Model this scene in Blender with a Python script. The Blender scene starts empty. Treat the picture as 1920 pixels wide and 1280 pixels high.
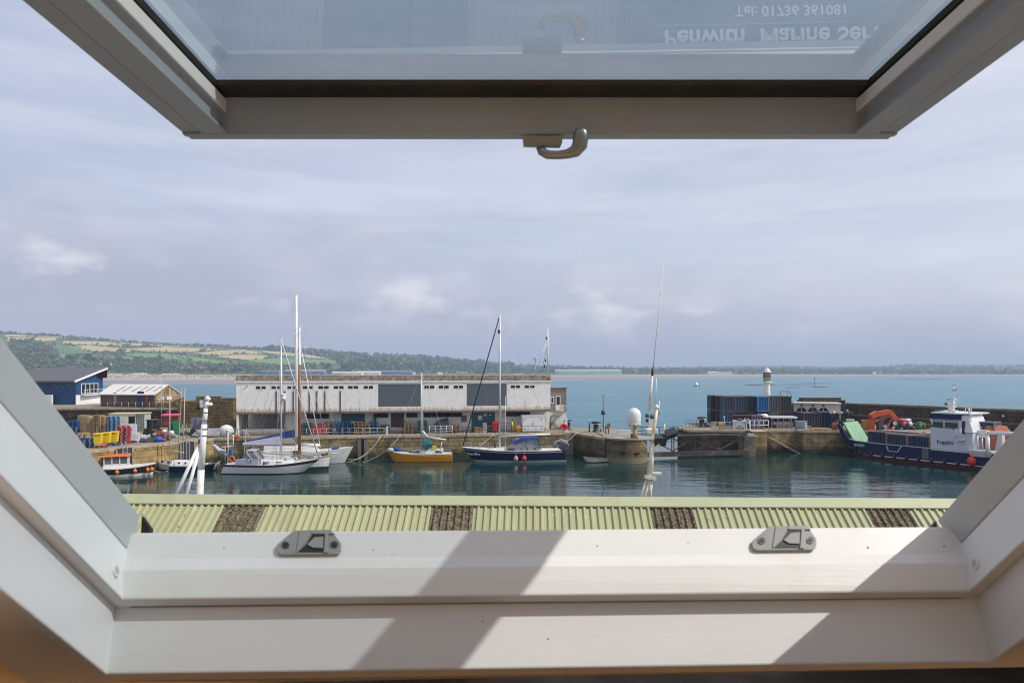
import bpy, bmesh, math, random
from mathutils import Vector, Matrix, noise as mnoise
random.seed(7)
R = math.radians
scene = bpy.context.scene
COL = scene.collection
F, HZ, H = 1280.0, 697.0, 11.5          # focal length in photo pixels, horizon row, eye height over the water

def at(px, py, Y):                       # photo pixel at depth Y -> world point
    return Vector(((px - 960) / F * Y, Y, H - (py - HZ) / F * Y))
def atz(px, py, z):                      # photo pixel on the level z -> world point
    Y = F * (H - z) / (py - HZ)
    return Vector(((px - 960) / F * Y, Y, z))
def zat(py, Y): return H - (py - HZ) / F * Y

class Line:                              # a vertical plane over a plan line
    def __init__(s, A, B):
        s.A = Vector(A); d = Vector(B) - s.A; s.len = d.length; s.u = d.normalized()
        s.n = Vector((-s.u.y, s.u.x)); s.rz = math.atan2(s.u.y, s.u.x)
    def hit(s, px, off=0.0):
        k = (px - 960) / F; P = s.A + s.n * off
        t = (k * P.y - P.x) / (s.u.x - k * s.u.y)
        return P + s.u * t
    def x(s, px, off=0.0): return (s.hit(px, off) - s.A).dot(s.u)
    def z(s, px, py, off=0.0): return zat(py, s.hit(px, off).y)
    def w(s, x, off, z): p = s.A + s.u * x + s.n * off; return Vector((p.x, p.y, z))

# ------------------------------------------------------------------ materials
def lin(c):
    if isinstance(c, str):
        c = c.lstrip('#'); v = [int(c[i:i+2], 16) / 255 for i in (0, 2, 4)]
        return tuple(x / 12.92 if x <= .04045 else ((x + .055) / 1.055) ** 2.4 for x in v)
    return tuple(c)
class NT:
    def __init__(s, nt): s.nt = nt; s.x = 0
    def n(s, t, **kw):
        o = s.nt.nodes.new(t); s.x += 40; o.location = (s.x, 0)
        for k, v in kw.items():
            if k.startswith('i_'): o.inputs[k[2:].replace('_', ' ')].default_value = v
            else: setattr(o, k, v)
        return o
    def l(s, a, b): s.nt.links.new(a, b)
    def mix(s, fac, a, b, blend='MIX'):
        m = s.n('ShaderNodeMix'); m.data_type = 'RGBA'; m.blend_type = blend
        for idx, v in ((0, fac), (6, a), (7, b)):
            if hasattr(v, 'is_linked'): s.l(v, m.inputs[idx])
            else: m.inputs[idx].default_value = v if idx == 0 else (*lin(v), 1)
        return m.outputs[2]
    def math(s, op, a, b=None, clamp=False):
        m = s.n('ShaderNodeMath'); m.operation = op; m.use_clamp = clamp
        for i, v in ((0, a), (1, b)):
            if v is None: continue
            if hasattr(v, 'is_linked'): s.l(v, m.inputs[i])
            else: m.inputs[i].default_value = v
        return m.outputs[0]
    def ramp(s, fac, a, b, ca=(0, 0, 0), cb=(1, 1, 1)):
        r = s.n('ShaderNodeValToRGB'); e = r.color_ramp.elements
        e[0].position = a; e[1].position = b; e[0].color = (*ca, 1); e[1].color = (*cb, 1)
        s.l(fac, r.inputs[0]); return r.outputs[0]
    def noise(s, vec, scale, detail=4, rough=.55):
        t = s.n('ShaderNodeTexNoise'); t.inputs['Scale'].default_value = scale
        t.inputs['Detail'].default_value = detail; t.inputs['Roughness'].default_value = rough
        if vec is not None: s.l(vec, t.inputs['Vector'])
        return t.outputs['Fac']
    def scaled(s, vec, sc):
        m = s.n('ShaderNodeMapping'); m.inputs['Scale'].default_value = sc; s.l(vec, m.inputs['Vector']); return m.outputs[0]

MATS = {}
def newmat(name):
    m = bpy.data.materials.new(name); m.use_nodes = True
    t = NT(m.node_tree); b = m.node_tree.nodes['Principled BSDF']
    return m, t, b
def mat(name, col, rough=.55, var=.18, scale=1.5, metal=0.0, dirt=None, dirt_amt=.5, dirt_scale=.8, streak=False, bump=0.0, bscale=30, spec=.5):
    if name in MATS: return MATS[name]
    m, t, b = newmat(name)
    c = lin(col); tc = t.n('ShaderNodeTexCoord').outputs['Object']
    nz = t.noise(tc, scale, 5)
    f = t.ramp(nz, .3, .7)
    out = t.mix(f, tuple(x * (1 - var) for x in c), tuple(min(1, x * (1 + var * .6)) for x in c))
    if dirt is not None:
        v = t.scaled(tc, (1, 1, .12)) if streak else tc
        d = t.ramp(t.noise(v, dirt_scale, 8, .65), .62 - dirt_amt * .25, .75)
        out = t.mix(d, out, dirt)
    t.l(out, b.inputs['Base Color'])
    rr = t.ramp(t.noise(tc, scale * 3, 3), .2, .8, (max(0, rough - .1),) * 3, (min(1, rough + .12),) * 3)
    t.l(rr, b.inputs['Roughness'])
    b.inputs['Metallic'].default_value = metal
    b.inputs['Specular IOR Level'].default_value = spec
    if bump:
        bp = t.n('ShaderNodeBump'); bp.inputs['Strength'].default_value = bump; bp.inputs['Distance'].default_value = .02
        t.l(t.noise(tc, bscale, 4), bp.inputs['Height']); t.l(bp.outputs[0], b.inputs['Normal'])
    MATS[name] = m; return m

def stone(name, c1, c2, mortar, bw=.9, bh=.4, tide=None, moss=None, bump=.6, msize=.045, weed=.95):
    if name in MATS: return MATS[name]
    m, t, b = newmat(name)
    uv = t.n('ShaderNodeTexCoord').outputs['UV']; ob = t.n('ShaderNodeNewGeometry').outputs['Position']
    wob = t.n('ShaderNodeVectorMath'); wob.operation = 'MULTIPLY_ADD'
    nn = t.n('ShaderNodeTexNoise'); nn.inputs['Scale'].default_value = .9; nn.inputs['Detail'].default_value = 3
    t.l(uv, nn.inputs['Vector']); t.l(nn.outputs['Color'], wob.inputs[0]); wob.inputs[1].default_value = (.22, .16, 0); t.l(uv, wob.inputs[2])
    br = t.n('ShaderNodeTexBrick'); t.l(wob.outputs[0], br.inputs['Vector'])
    br.inputs['Scale'].default_value = 1; br.inputs['Brick Width'].default_value = bw; br.inputs['Row Height'].default_value = bh
    br.inputs['Mortar Size'].default_value = msize; br.inputs['Mortar Smooth'].default_value = .4
    br.inputs['Color1'].default_value = (*[x * .7 for x in lin(c1)], 1); br.inputs['Color2'].default_value = (*[min(1, x * 1.2) for x in lin(c2)], 1); br.inputs['Mortar'].default_value = (*[x * .45 for x in lin(mortar)], 1)
    br.offset = .5; br.squash = .7; br.squash_frequency = 3
    n1 = t.noise(ob, 1.3, 8, .7)
    out = t.mix(t.ramp(n1, .3, .72), br.outputs['Color'], tuple(x * .45 for x in lin(c1)))
    out = t.mix(t.ramp(t.noise(ob, .35, 5), .35, .65), out, tuple(min(1, x * 1.25) for x in lin(c2)), 'MIX') if False else out
    n2 = t.noise(ob, .5, 6, .6)
    out = t.mix(t.math('MULTIPLY', t.ramp(n2, .45, .7), .55), out, tuple(x * 1.35 for x in lin(c2)))
    stv = t.scaled(ob, (1.2, 1.2, .1))
    out = t.mix(t.math('MULTIPLY', t.ramp(t.noise(stv, 1.0, 6, .6), .5, .72), .6), out, tuple(x * .3 for x in lin(c1)))
    if moss:
        out = t.mix(t.math('MULTIPLY', t.ramp(t.noise(ob, .9, 6, .7), .52, .66), .7), out, moss)
    if tide:
        z = t.n('ShaderNodeSeparateXYZ'); t.l(ob, z.inputs[0])
        zz = t.math('ADD', z.outputs[2], t.math('MULTIPLY', t.noise(stv, 1.6, 4), .9))
        f = t.ramp(t.math('DIVIDE', zz, 2.0), .50, .50 + .3 * weed, (1, 1, 1), (0, 0, 0))
        out = t.mix(t.math('MULTIPLY', f, .88), out, tide)
    t.l(out, b.inputs['Base Color']); b.inputs['Roughness'].default_value = .9; b.inputs['Specular IOR Level'].default_value = .25
    bp = t.n('ShaderNodeBump'); bp.inputs['Strength'].default_value = bump; bp.inputs['Distance'].default_value = .08
    h = t.math('ADD', t.math('MULTIPLY', br.outputs['Fac'], -1.0), t.math('MULTIPLY', t.noise(ob, 3, 6), 1.2))
    t.l(h, bp.inputs['Height']); t.l(bp.outputs[0], b.inputs['Normal'])
    MATS[name] = m; return m

def wmat(o):
    M = Matrix.Translation(o.location) @ Matrix.Rotation(o.rotation_euler.z, 4, 'Z')
    return M if o.parent is None else wmat(o.parent) @ M
# ------------------------------------------------------------------ mesh builder
class MB:
    def __init__(s, default=None): s.v = []; s.f = []; s.m = []; s.s = []; s.d = default
    def add(s, verts, faces, m=None, smooth=False):
        o = len(s.v); s.v += [Vector(p) for p in verts]
        for f in faces: s.f.append(tuple(i + o for i in f)); s.m.append(m or s.d); s.s.append(smooth)
        return s
    def bb(s, x0, x1, y0, y1, z0, z1, m=None):
        v = [(x, y, z) for z in (z0, z1) for y in (y0, y1) for x in (x0, x1)]
        return s.add(v, [(0, 2, 3, 1), (4, 5, 7, 6), (0, 1, 5, 4), (2, 6, 7, 3), (0, 4, 6, 2), (1, 3, 7, 5)], m)
    def box(s, c, size, m=None, rot=None):
        x, y, z = (a / 2 for a in size)
        v = [Vector(p) for p in ((-x,-y,-z),(x,-y,-z),(-x,y,-z),(x,y,-z),(-x,-y,z),(x,-y,z),(-x,y,z),(x,y,z))]
        if rot is not None: v = [rot @ p for p in v]
        c = Vector(c)
        return s.add([p + c for p in v], [(0, 2, 3, 1), (4, 5, 7, 6), (0, 1, 5, 4), (2, 6, 7, 3), (0, 4, 6, 2), (1, 3, 7, 5)], m)
    def beam(s, p0, p1, w, h, m=None):
        p0, p1 = Vector(p0), Vector(p1); d = p1 - p0; q = d.to_track_quat('X', 'Z').to_matrix()
        return s.box((p0 + p1) / 2, (d.length, w, h), m, q)
    def cyl(s, p0, p1, r0, r1=None, n=8, m=None, smooth=True):
        p0, p1 = Vector(p0), Vector(p1); r1 = r0 if r1 is None else r1
        d = p1 - p0; q = d.to_track_quat('Z', 'Y').to_matrix(); v = []
        for c, r in ((p0, r0), (p1, r1)):
            for i in range(n):
                a = 2 * math.pi * i / n; v.append(c + q @ Vector((r * math.cos(a), r * math.sin(a), 0)))
        s.add(v, [(i, (i + 1) % n, n + (i + 1) % n, n + i) for i in range(n)], m, smooth)
        o = len(s.v) - 2 * n
        for f in (tuple(range(n - 1, -1, -1)), tuple(range(n, 2 * n))):
            s.f.append(tuple(i + o for i in f)); s.m.append(m or s.d); s.s.append(False)
        return s
    def tube(s, pts, r, n=6, m=None):
        pts = [Vector(p) for p in pts]; v = []
        for i, p in enumerate(pts):
            d = (pts[min(i + 1, len(pts) - 1)] - pts[max(i - 1, 0)]); q = d.to_track_quat('Z', 'Y').to_matrix()
            for k in range(n):
                a = 2 * math.pi * k / n; v.append(p + q @ Vector((r * math.cos(a), r * math.sin(a), 0)))
        f = [(i * n + k, i * n + (k + 1) % n, (i + 1) * n + (k + 1) % n, (i + 1) * n + k) for i in range(len(pts) - 1) for k in range(n)]
        f += [tuple(range(n - 1, -1, -1)), tuple(range((len(pts) - 1) * n, len(pts) * n))]
        return s.add(v, f, m, True)
    def lathe(s, prof, c=(0, 0, 0), n=16, m=None, smooth=True):
        c = Vector(c); v = []
        for r, z in prof:
            for i in range(n):
                a = 2 * math.pi * i / n; v.append(c + Vector((r * math.cos(a), r * math.sin(a), z)))
        k = len(prof)
        s.add(v, [(j * n + i, j * n + (i + 1) % n, (j + 1) * n + (i + 1) % n, (j + 1) * n + i) for j in range(k - 1) for i in range(n)], m, smooth)
        o = len(s.v) - n * k
        for f in (tuple(range(n - 1, -1, -1)), tuple(range((k - 1) * n, k * n))):
            s.f.append(tuple(i + o for i in f)); s.m.append(m or s.d); s.s.append(False)
        return s
    def ball(s, c, r, m=None, n=12, sz=1.0, sx=1.0, sy=1.0):
        prof = [(r * math.sin(math.pi * j / (n // 2 + 2)), -r * sz * math.cos(math.pi * j / (n // 2 + 2))) for j in range(n // 2 + 3)]
        o = len(s.v); s.lathe([(max(a, 1e-3), b) for a, b in prof], (0, 0, 0), n, m)
        for i in range(o, len(s.v)): p = s.v[i]; s.v[i] = Vector((p.x * sx, p.y * sy, p.z)) + Vector(c)
        return s
    def loft(s, A, B, m=None, caps=True, smooth=False):
        n = len(A); f = [(i, (i + 1) % n, n + (i + 1) % n, n + i) for i in range(n)]
        if caps: f += [tuple(range(n - 1, -1, -1)), tuple(range(n, 2 * n))]
        return s.add(list(A) + list(B), f, m, smooth)
    def strip(s, A, B, m=None, smooth=False):        # open skin between two polylines
        n = len(A); return s.add(list(A) + list(B), [(i, i + 1, n + i + 1, n + i) for i in range(n - 1)], m, smooth)
    def prism(s, poly, z0, z1, m=None):
        return s.loft([(p[0], p[1], z0) for p in poly], [(p[0], p[1], z1) for p in poly], m)
    def wallx(s, poly, y0, y1, m=None):               # polygon in x,z given thickness in y
        return s.loft([(p[0], y0, p[1]) for p in poly], [(p[0], y1, p[1]) for p in poly], m)
    def xform(s, M, start=0):
        for i in range(start, len(s.v)): s.v[i] = M @ s.v[i]
        return s
    def build(s, name, m=None, parent=None, loc=None, rz=0.0, world=False, bevel=0.0, seg=2, fix=True):
        vs = s.v
        if world and parent is not None:
            Mi = wmat(parent).inverted()
            vs = [Mi @ p for p in vs]
        me = bpy.data.meshes.new(name)
        me.from_pydata([tuple(p) for p in vs], [], s.f)
        mats = []
        for x in s.m:
            x = x or m
            if x not in mats: mats.append(x)
        for x in mats: me.materials.append(x)
        for p, x, sm in zip(me.polygons, s.m, s.s):
            p.material_index = mats.index(x or m); p.use_smooth = sm
        if fix:
            bm = bmesh.new(); bm.from_mesh(me); bmesh.ops.recalc_face_normals(bm, faces=bm.faces); bm.to_mesh(me); bm.free()
        uv = me.uv_layers.new(name='UVMap')
        for p in me.polygons:
            n = p.normal
            flat = abs(n.z) > .75; h = math.hypot(n.x, n.y) or 1; tx, ty = -n.y / h, n.x / h
            for li in p.loop_indices:
                c = me.vertices[me.loops[li].vertex_index].co
                uv.data[li].uv = (c.x, c.y) if flat else (c.x * tx + c.y * ty, c.z if not (parent or loc) else c.z)
        o = bpy.data.objects.new(name, me); COL.objects.link(o)
        if parent is not None: o.parent = parent
        if loc is not None: o.location = loc
        if rz: o.rotation_euler.z = rz
        if bevel:
            bv = o.modifiers.new('bevel', 'BEVEL'); bv.width = bevel; bv.segments = seg; bv.limit_method = 'ANGLE'; bv.angle_limit = R(35)
        return o

def tag(o, label=None, cat=None, group=None, kind=None):
    if label: o['label'] = label
    if cat: o['category'] = cat
    if group: o['group'] = group
    if kind: o['kind'] = kind
    return o
def thing(name, label, cat, loc=(0, 0, 0), rz=0.0, group=None):
    o = bpy.data.objects.new(name, None); COL.objects.link(o); o.empty_display_size = .3
    o.location = loc; o.rotation_euler = (0, 0, rz)
    return tag(o, label, cat, group)
def dup(root, loc, rz=None, label=None, group=None):
    def cp(o, par):
        c = o.copy(); COL.objects.link(c)
        if par is not None: c.parent = par
        for ch in list(o.children): cp(ch, c)
        return c
    r = cp(root, None); r.location = loc
    if rz is not None: r.rotation_euler.z = rz
    if label: r['label'] = label
    if group: r['group'] = group
    return r
def struct(name, mb, m, **kw): return tag(mb.build(name, m, **kw), kind='structure')
def text_mesh(name, body, size, m, parent, loc, rx=90, rzdeg=0, depth=.01, bold=0.0, align='LEFT', sx=1.0):
    cu = bpy.data.curves.new(name, 'FONT'); cu.body = body; cu.size = size; cu.extrude = depth; cu.offset = bold; cu.align_x = align
    tmp = bpy.data.objects.new(name, cu); COL.objects.link(tmp)
    dg = bpy.context.evaluated_depsgraph_get()
    me = bpy.data.meshes.new_from_object(tmp.evaluated_get(dg)); bpy.data.objects.remove(tmp)
    me.materials.clear(); me.materials.append(m)
    o = bpy.data.objects.new(name, me); COL.objects.link(o); o.parent = parent
    o.location = loc; o.rotation_euler = (R(rx), 0, R(rzdeg)); o.scale = (sx, 1, 1)
    return o

# ------------------------------------------------------------------ camera, world, sun
cam = bpy.data.objects.new('camera', bpy.data.cameras.new('camera')); COL.objects.link(cam); scene.camera = cam
cam.location = (0, 0, H); cam.rotation_euler = (R(90), 0, 0)
cd = cam.data; cd.lens = 24; cd.sensor_width = 36; cd.shift_y = (HZ - 640) / 1920; cd.clip_start = .02; cd.clip_end = 20000
cd.dof.use_dof = True; cd.dof.focus_distance = 60; cd.dof.aperture_fstop = 13

SUN = Vector((.665, -.115, .74)).normalized()
sl = bpy.data.lights.new('sun', 'SUN'); sl.energy = 3.25; sl.angle = R(.5); sl.color = (1, .965, .91)
so = bpy.data.objects.new('sun', sl); COL.objects.link(so); so.rotation_euler = (-SUN).to_track_quat('-Z', 'Y').to_euler()
so.location = SUN * 60

w = bpy.data.worlds.new('World'); scene.world = w; w.use_nodes = True
wt = NT(w.node_tree); bg = w.node_tree.nodes['Background']; wo = w.node_tree.nodes['World Output']
sky = wt.n('ShaderNodeTexSky'); sky.sky_type = 'NISHITA'; sky.sun_disc = False
sky.sun_elevation = math.asin(SUN.z); sky.sun_rotation = math.atan2(SUN.x, SUN.y); sky.dust_density = 2.0; sky.altitude = 10
gen = wt.n('ShaderNodeTexCoord').outputs['Generated']
sep = wt.n('ShaderNodeSeparateXYZ'); wt.l(gen, sep.inputs[0]); dz = sep.outputs[2]
skyc = wt.n('ShaderNodeVectorMath'); skyc.operation = 'SCALE'; wt.l(sky.outputs[0], skyc.inputs[0]); skyc.inputs['Scale'].default_value = .10
# thin high veil: streaky, over most of the sky
veil_n = wt.noise(wt.scaled(gen, (1.1, 1.1, 7)), 1.6, 6, .6)
veil_f = wt.ramp(veil_n, .28, .72, (.5,) * 3, (.95,) * 3)
right = wt.ramp(sep.outputs[0], -.7, .75) if False else wt.math('MULTIPLY_ADD', sep.outputs[0], .5)
right.node.inputs[2].default_value = .5
veil_c = wt.mix(right, (.49, .535, .70), (.74, .755, .83))
c1 = wt.mix(veil_f, skyc.outputs[0], veil_c)
st_n = wt.noise(wt.scaled(gen, (.9, .9, 11)), 2.6, 6, .62)
c1 = wt.mix(wt.math('MULTIPLY', wt.ramp(st_n, .46, .68), .30), c1, (.77, .78, .84))
# grey-lavender haze bank towards the horizon
hb = wt.ramp(wt.math('ADD', wt.math('ADD', dz, wt.math('MULTIPLY', sep.outputs[0], .10)), wt.math('MULTIPLY', wt.math('SUBTRACT', wt.noise(wt.scaled(gen, (2.2, 2.2, 5)), 2.2, 5), .5), .16)), .07, .19, (1, 1, 1), (0, 0, 0))
c2 = wt.mix(wt.math('MULTIPLY', hb, .9), c1, (.415, .43, .53))
eg = wt.math('MULTIPLY', wt.math('MULTIPLY', hb, wt.math('SUBTRACT', 1.0, hb)), 3.2, True)
c2 = wt.mix(wt.math('MULTIPLY', wt.math('MULTIPLY', eg, wt.ramp(wt.noise(wt.scaled(gen, (1, 1, 1.8)), 6.0, 6, .55), .46, .64)), .55), c2, (.68, .67, .73))
# small soft cumulus tops riding on the bank
cn = wt.noise(wt.scaled(gen, (1.0, 1.0, 1.9)), 8.5, 7, .55)
bump_el = wt.ramp(wt.math('ABSOLUTE', wt.math('SUBTRACT', wt.math('ADD', dz, wt.math('MULTIPLY', sep.outputs[0], .06)), .10)), .0, .06, (1, 1, 1), (0, 0, 0))
cf = wt.math('MULTIPLY', wt.ramp(cn, .535, .68), bump_el)
c3 = wt.mix(wt.math('MULTIPLY', cf, .75), c2, (.80, .78, .82))
wt.l(c3, bg.inputs['Color']); bg.inputs['Strength'].default_value = 1.0

vs_ = scene.view_settings; vs_.view_transform = 'Standard'; vs_.look = 'None'; vs_.exposure = .2; vs_.gamma = 1
scene.cycles.use_denoising = True; scene.cycles.filter_width = 1.05
scene.cycles.max_bounces = 10; scene.cycles.diffuse_bounces = 5; scene.cycles.transparent_max_bounces = 12; scene.cycles.volume_bounces = 0
# ------------------------------------------------------------------ palette
def glassmat(name, tint, f0, gp=4.0):
    m = bpy.data.materials.new(name); m.use_nodes = True; t = NT(m.node_tree)
    for n in list(m.node_tree.nodes): m.node_tree.nodes.remove(n)
    o = t.n('ShaderNodeOutputMaterial'); g = t.n('ShaderNodeNewGeometry')
    d = t.n('ShaderNodeVectorMath'); d.operation = 'DOT_PRODUCT'; t.l(g.outputs['Incoming'], d.inputs[0]); t.l(g.outputs['Normal'], d.inputs[1])
    c = t.math('ABSOLUTE', d.outputs['Value']); p = t.math('POWER', t.math('SUBTRACT', 1.0, c), gp)
    fr = t.math('ADD', t.math('MULTIPLY', p, 1 - f0), f0)
    tr = t.n('ShaderNodeBsdfTransparent'); tr.inputs[0].default_value = (*tint, 1)
    gl = t.n('ShaderNodeBsdfGlossy'); gl.inputs['Roughness'].default_value = 0.0; gl.inputs['Color'].default_value = (.93, .98, 1, 1)
    mx = t.n('ShaderNodeMixShader'); t.l(fr, mx.inputs[0]); t.l(tr.outputs[0], mx.inputs[1]); t.l(gl.outputs[0], mx.inputs[2]); t.l(mx.outputs[0], o.inputs[0])
    return m
sash_glass = glassmat('sash_glass', (.58, .65, .68), .12, 1.9)
clear_top = glassmat('pane_outer', (.96, .98, .97), .02)
dark_glass = mat('dark_glass', (.012, .016, .02), .08, .3, 2)
white_win = mat('white_window_paint', (.74, .735, .715), .42, .02, 5, bump=.03, bscale=90, dirt=(.70, .68, .62), dirt_amt=.1, dirt_scale=6)
white_board = mat('white_board_paint', (.69, .685, .68), .4, .015, 4, bump=.035, bscale=22, dirt=(.72, .71, .69), dirt_amt=.1, dirt_scale=10)
grey_casing = mat('grey_casing', (.44, .45, .44), .4, .05, 6)
sash_shaded_white = mat('sash_shaded_white', (.32, .35, .375), .42, .03, 5)  # white paint made darker in the colour, for the sash's shaded underside
plastic_grey = mat('grey_plastic', (.27, .28, .265), .42, .05, 20)
dark_rubber = mat('black_rubber', (.022, .022, .021), .55, .2, 10)
satin_metal = mat('satin_metal', (.5, .5, .5), .3, .05, 10, metal=.9)
plaster = mat('warm_plaster', (.86, .68, .44), .85, .06, 2, bump=.1, bscale=40)
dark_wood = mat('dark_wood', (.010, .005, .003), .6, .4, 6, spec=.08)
floor_wood = mat('floor_wood', (.72, .50, .27), .45, .25, 3)
slate = mat('roof_slate', (.13, .085, .05), .8, .3, 2, bump=.2)
render_wall = mat('house_render', (.5, .47, .42), .9, .1, 1)

# ------------------------------------------------------------------ fixed frame of the roof window
dvec = Vector((.0156, 1, -.932))
def rowpt(pL, pR, px):
    k = (px - 960) / F; d = pR - pL
    s = (k * pL.y - pL.x) / (d.x - k * d.y); return pL + d * s
aL, aR = at(263, 998, .840), at(1760, 987, .862)
a2L, a2R = at(251, 1047, .811), at(1789, 1037, .831)
bL, bR = at(247, 1068, .795), at(1800, 1055, .815)
cL, cR = at(230, 1123, .775), at(1817, 1108, .793)
c2L, c2R = at(224, 1137, .786), at(1823, 1120, .804)
dL, dR = at(217, 1139, .789), at(1828, 1121, .807)
eL, eR = at(200, 1263, .748), at(1861, 1240, .766)
e2L, e2R = at(199, 1277, .759), at(1863, 1251, .777)
win = thing('roof_window', 'open white roof window with its sash swung up overhead', 'roof window', (.04, .80, H - .33))
def span(ptsL, ptsR, ext=.06):
    out = []
    for l, r in zip(ptsL, ptsR):
        u = (r - l).normalized(); out.append((l - u * ext, r + u * ext))
    return [o[0] for o in out], [o[1] for o in out]
Yb = Vector((0, .05, 0))
A, B = span([aL, a2L, bL, cL, c2L, c2L + Yb, aL + Vector((0, .05, -.022))], [aR, a2R, bR, cR, c2R, c2R + Yb, aR + Vector((0, .05, -.022))], .05)
MB().loft(A, B).build('sill', white_win, win, world=True, bevel=.0022)
A, B = span([dL, eL, e2L, e2L + Yb * .4, dL + Yb * .4], [dR, eR, e2R, e2R + Yb * .4, dR + Yb * .4], .05)
MB().loft(A, B).build('bottom_lining', white_board, win, world=True, bevel=.002)
def jamb(pts, back, name, m, t0=-.02, t1=.71, bev=.002):
    P = pts + [q + Vector((back, 0, 0)) for q in (pts[-1], pts[0])]
    MB().loft([p - dvec * t0 for p in P], [p - dvec * t1 for p in P]).build(name, m, win, world=True, bevel=bev)
jamb([at(262, 966, .866), at(249, 1040, .834)], -.07, 'jamb_casing', grey_casing, 0)
jamb([at(248.6, 1041, .8335), cL, c2L], -.10, 'jamb', white_win)
jamb([dL, eL, e2L], -.09, 'side_lining', white_board)
jamb([at(1757, 975, .884), at(1792, 1027, .853)], .07, 'jamb_casing', grey_casing, 0)
jamb([at(1792.6, 1028, .8525), cR, c2R], .10, 'jamb', white_win)
jamb([dR, eR, e2R], .09, 'side_lining', white_board)
# head of the frame (behind the eye) and rubber corner blocks
hp = Vector((.04, .17, H + .36))
MB().box(hp, (1.25, .08, .16), white_win, Matrix.Rotation(R(-43), 3, 'X')).build('head', white_win, win, world=True, bevel=.003)
for px0, py0, sgn, yy in ((266, 966, 1, .868), (1756, 976, -1, .886)):
    p = [at(px0, py0, yy), at(px0 + sgn * 15, py0 + 22, yy), at(px0 + sgn * 15, py0 + 34, yy), at(px0 - sgn * 2, py0 + 36, yy)]
    MB().loft(p, [q + Vector((0, .008, -.004)) for q in p]).build('corner_block', dark_rubber, win, world=True)
for m_ in (white_board, white_win):            # faint brush strokes along the boards
    t = NT(m_.node_tree); bp = [n for n in m_.node_tree.nodes if n.type == 'BUMP'][0]; tc = t.n('ShaderNodeTexCoord').outputs['Object']
    h = t.math('ADD', t.math('MULTIPLY', t.noise(t.scaled(tc, (.06, 1, 1)), 260, 4, .6), .8), t.math('MULTIPLY', t.ramp(t.noise(tc, 38, 2), .70, .74), -2.5))
    t.l(h, bp.inputs['Height']); bp.inputs['Strength'].default_value = .05; bp.inputs['Distance'].default_value = .01
# catch plates on the sill
def plate(dx, dy):
    def sp(px, py, lift):
        a = rowpt(aL, aR, px); b = rowpt(a2L, a2R, px)
        n = (aR - aL).cross(b - a).normalized(); n = n if n.z > 0 else -n
        k = (py - HZ) / F; d = b - a
        s = (H - a.z - k * a.y) / (d.z + k * d.y)
        return a + d * s + n * lift
    def poly(pts, l0, l1, m, mb): return mb.loft([sp(x + dx, y + dy, l0) for x, y in pts], [sp(x + dx, y + dy, l1) for x, y in pts], m)
    mb = MB()
    poly([(519, 1032), (522, 1040), (530, 1043), (634, 1042), (640, 1034), (640, 1022), (622, 997), (552, 998), (521, 1024)], 0, .0045, plastic_grey, mb)
    poly([(563, 999), (587, 998), (586, 1004), (566, 1030), (559, 1040), (557, 1040)], .0045, .0058, plastic_grey, mb)
    poly([(585, 999), (620, 998), (629, 1006), (587, 1006)], .0045, .0065, plastic_grey, mb)
    poly([(611, 1004), (617, 1004), (616, 1041), (608, 1041)], .0045, .0065, plastic_grey, mb)
    o = mb.build('catch_plate', plastic_grey, win, world=True, bevel=.0008)
    s = MB(); poly([(587, 1006), (610, 1006), (608, 1039), (560, 1039), (575, 1025), (583, 1012)], .0046, .0052, dark_rubber, s)  # dark patch proud of the plate, in place of a shaded hole
    q = s.build('catch_slot_shade', dark_rubber, win, world=True); q.parent = o; q.matrix_parent_inverse = Matrix()
    s = MB(); poly([(578, 1026), (592, 1013), (608, 1012), (607, 1033), (588, 1032)], .0053, .007, plastic_grey, s)
    q = s.build('catch_hook', plastic_grey, win, world=True); q.parent = o
    for cx, cy in ((537, 1026), (628, 1025)):
        s = MB(); ring = lambda r: [(cx + r * math.cos(a * math.pi / 6), cy + r * .95 * math.sin(a * math.pi / 6)) for a in range(12)]
        poly(ring(7), .0046, .0055, mat('screw_metal', (.12, .12, .12), .35, .2, 30, metal=.8), s); poly(ring(3.2), .0056, .006, dark_rubber, s)
        q = s.build('screw', dark_rubber, win, world=True); q.parent = o
plate(0, 0); plate(889, -8)
def speck(px, py, r, lift=.0006):
    u_ = (aR - aL).normalized(); k = (py - HZ) / F
    lo_, hi_ = ((aL, aR), (a2L, a2R)) if py < 1045 else (((a2L, a2R), (bL, bR)) if py < 1062 else (((bL, bR), (cL, cR)) if py < 1115 else ((dL, dR), (eL, eR))))
    p0, p1 = rowpt(*lo_, px), rowpt(*hi_, px); d = p1 - p0; s = (H - p0.z - k * p0.y) / (d.z + k * d.y); c = p0 + d * s
    n = u_.cross(d).normalized(); n = n if n.z > 0 else -n; v_ = d.normalized()
    pts = [c + u_ * r * math.cos(q) * random.uniform(.6, 1.3) + v_ * r * .8 * math.sin(q) * random.uniform(.6, 1.3) for q in [i * math.pi / 4 for i in range(8)]]
    MB().loft([q for q in pts], [c + (q - c) * .6 + n * lift for q in pts]).build('dirt_speck', mat('dirt_speck', (.10, .085, .06), .9, .3, 30), win, world=True)
for px, py, r in ((1627, 1026, .0022), (1770, 1024, .0016), (1120, 1023, .0012), (700, 1030, .0009), (905, 1164, .0010), (1028, 1197, .0013), (735, 1040, .0008), (1290, 1018, .0009), (420, 1026, .0011), (1500, 1090, .0009)): speck(px, py, r)
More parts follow.
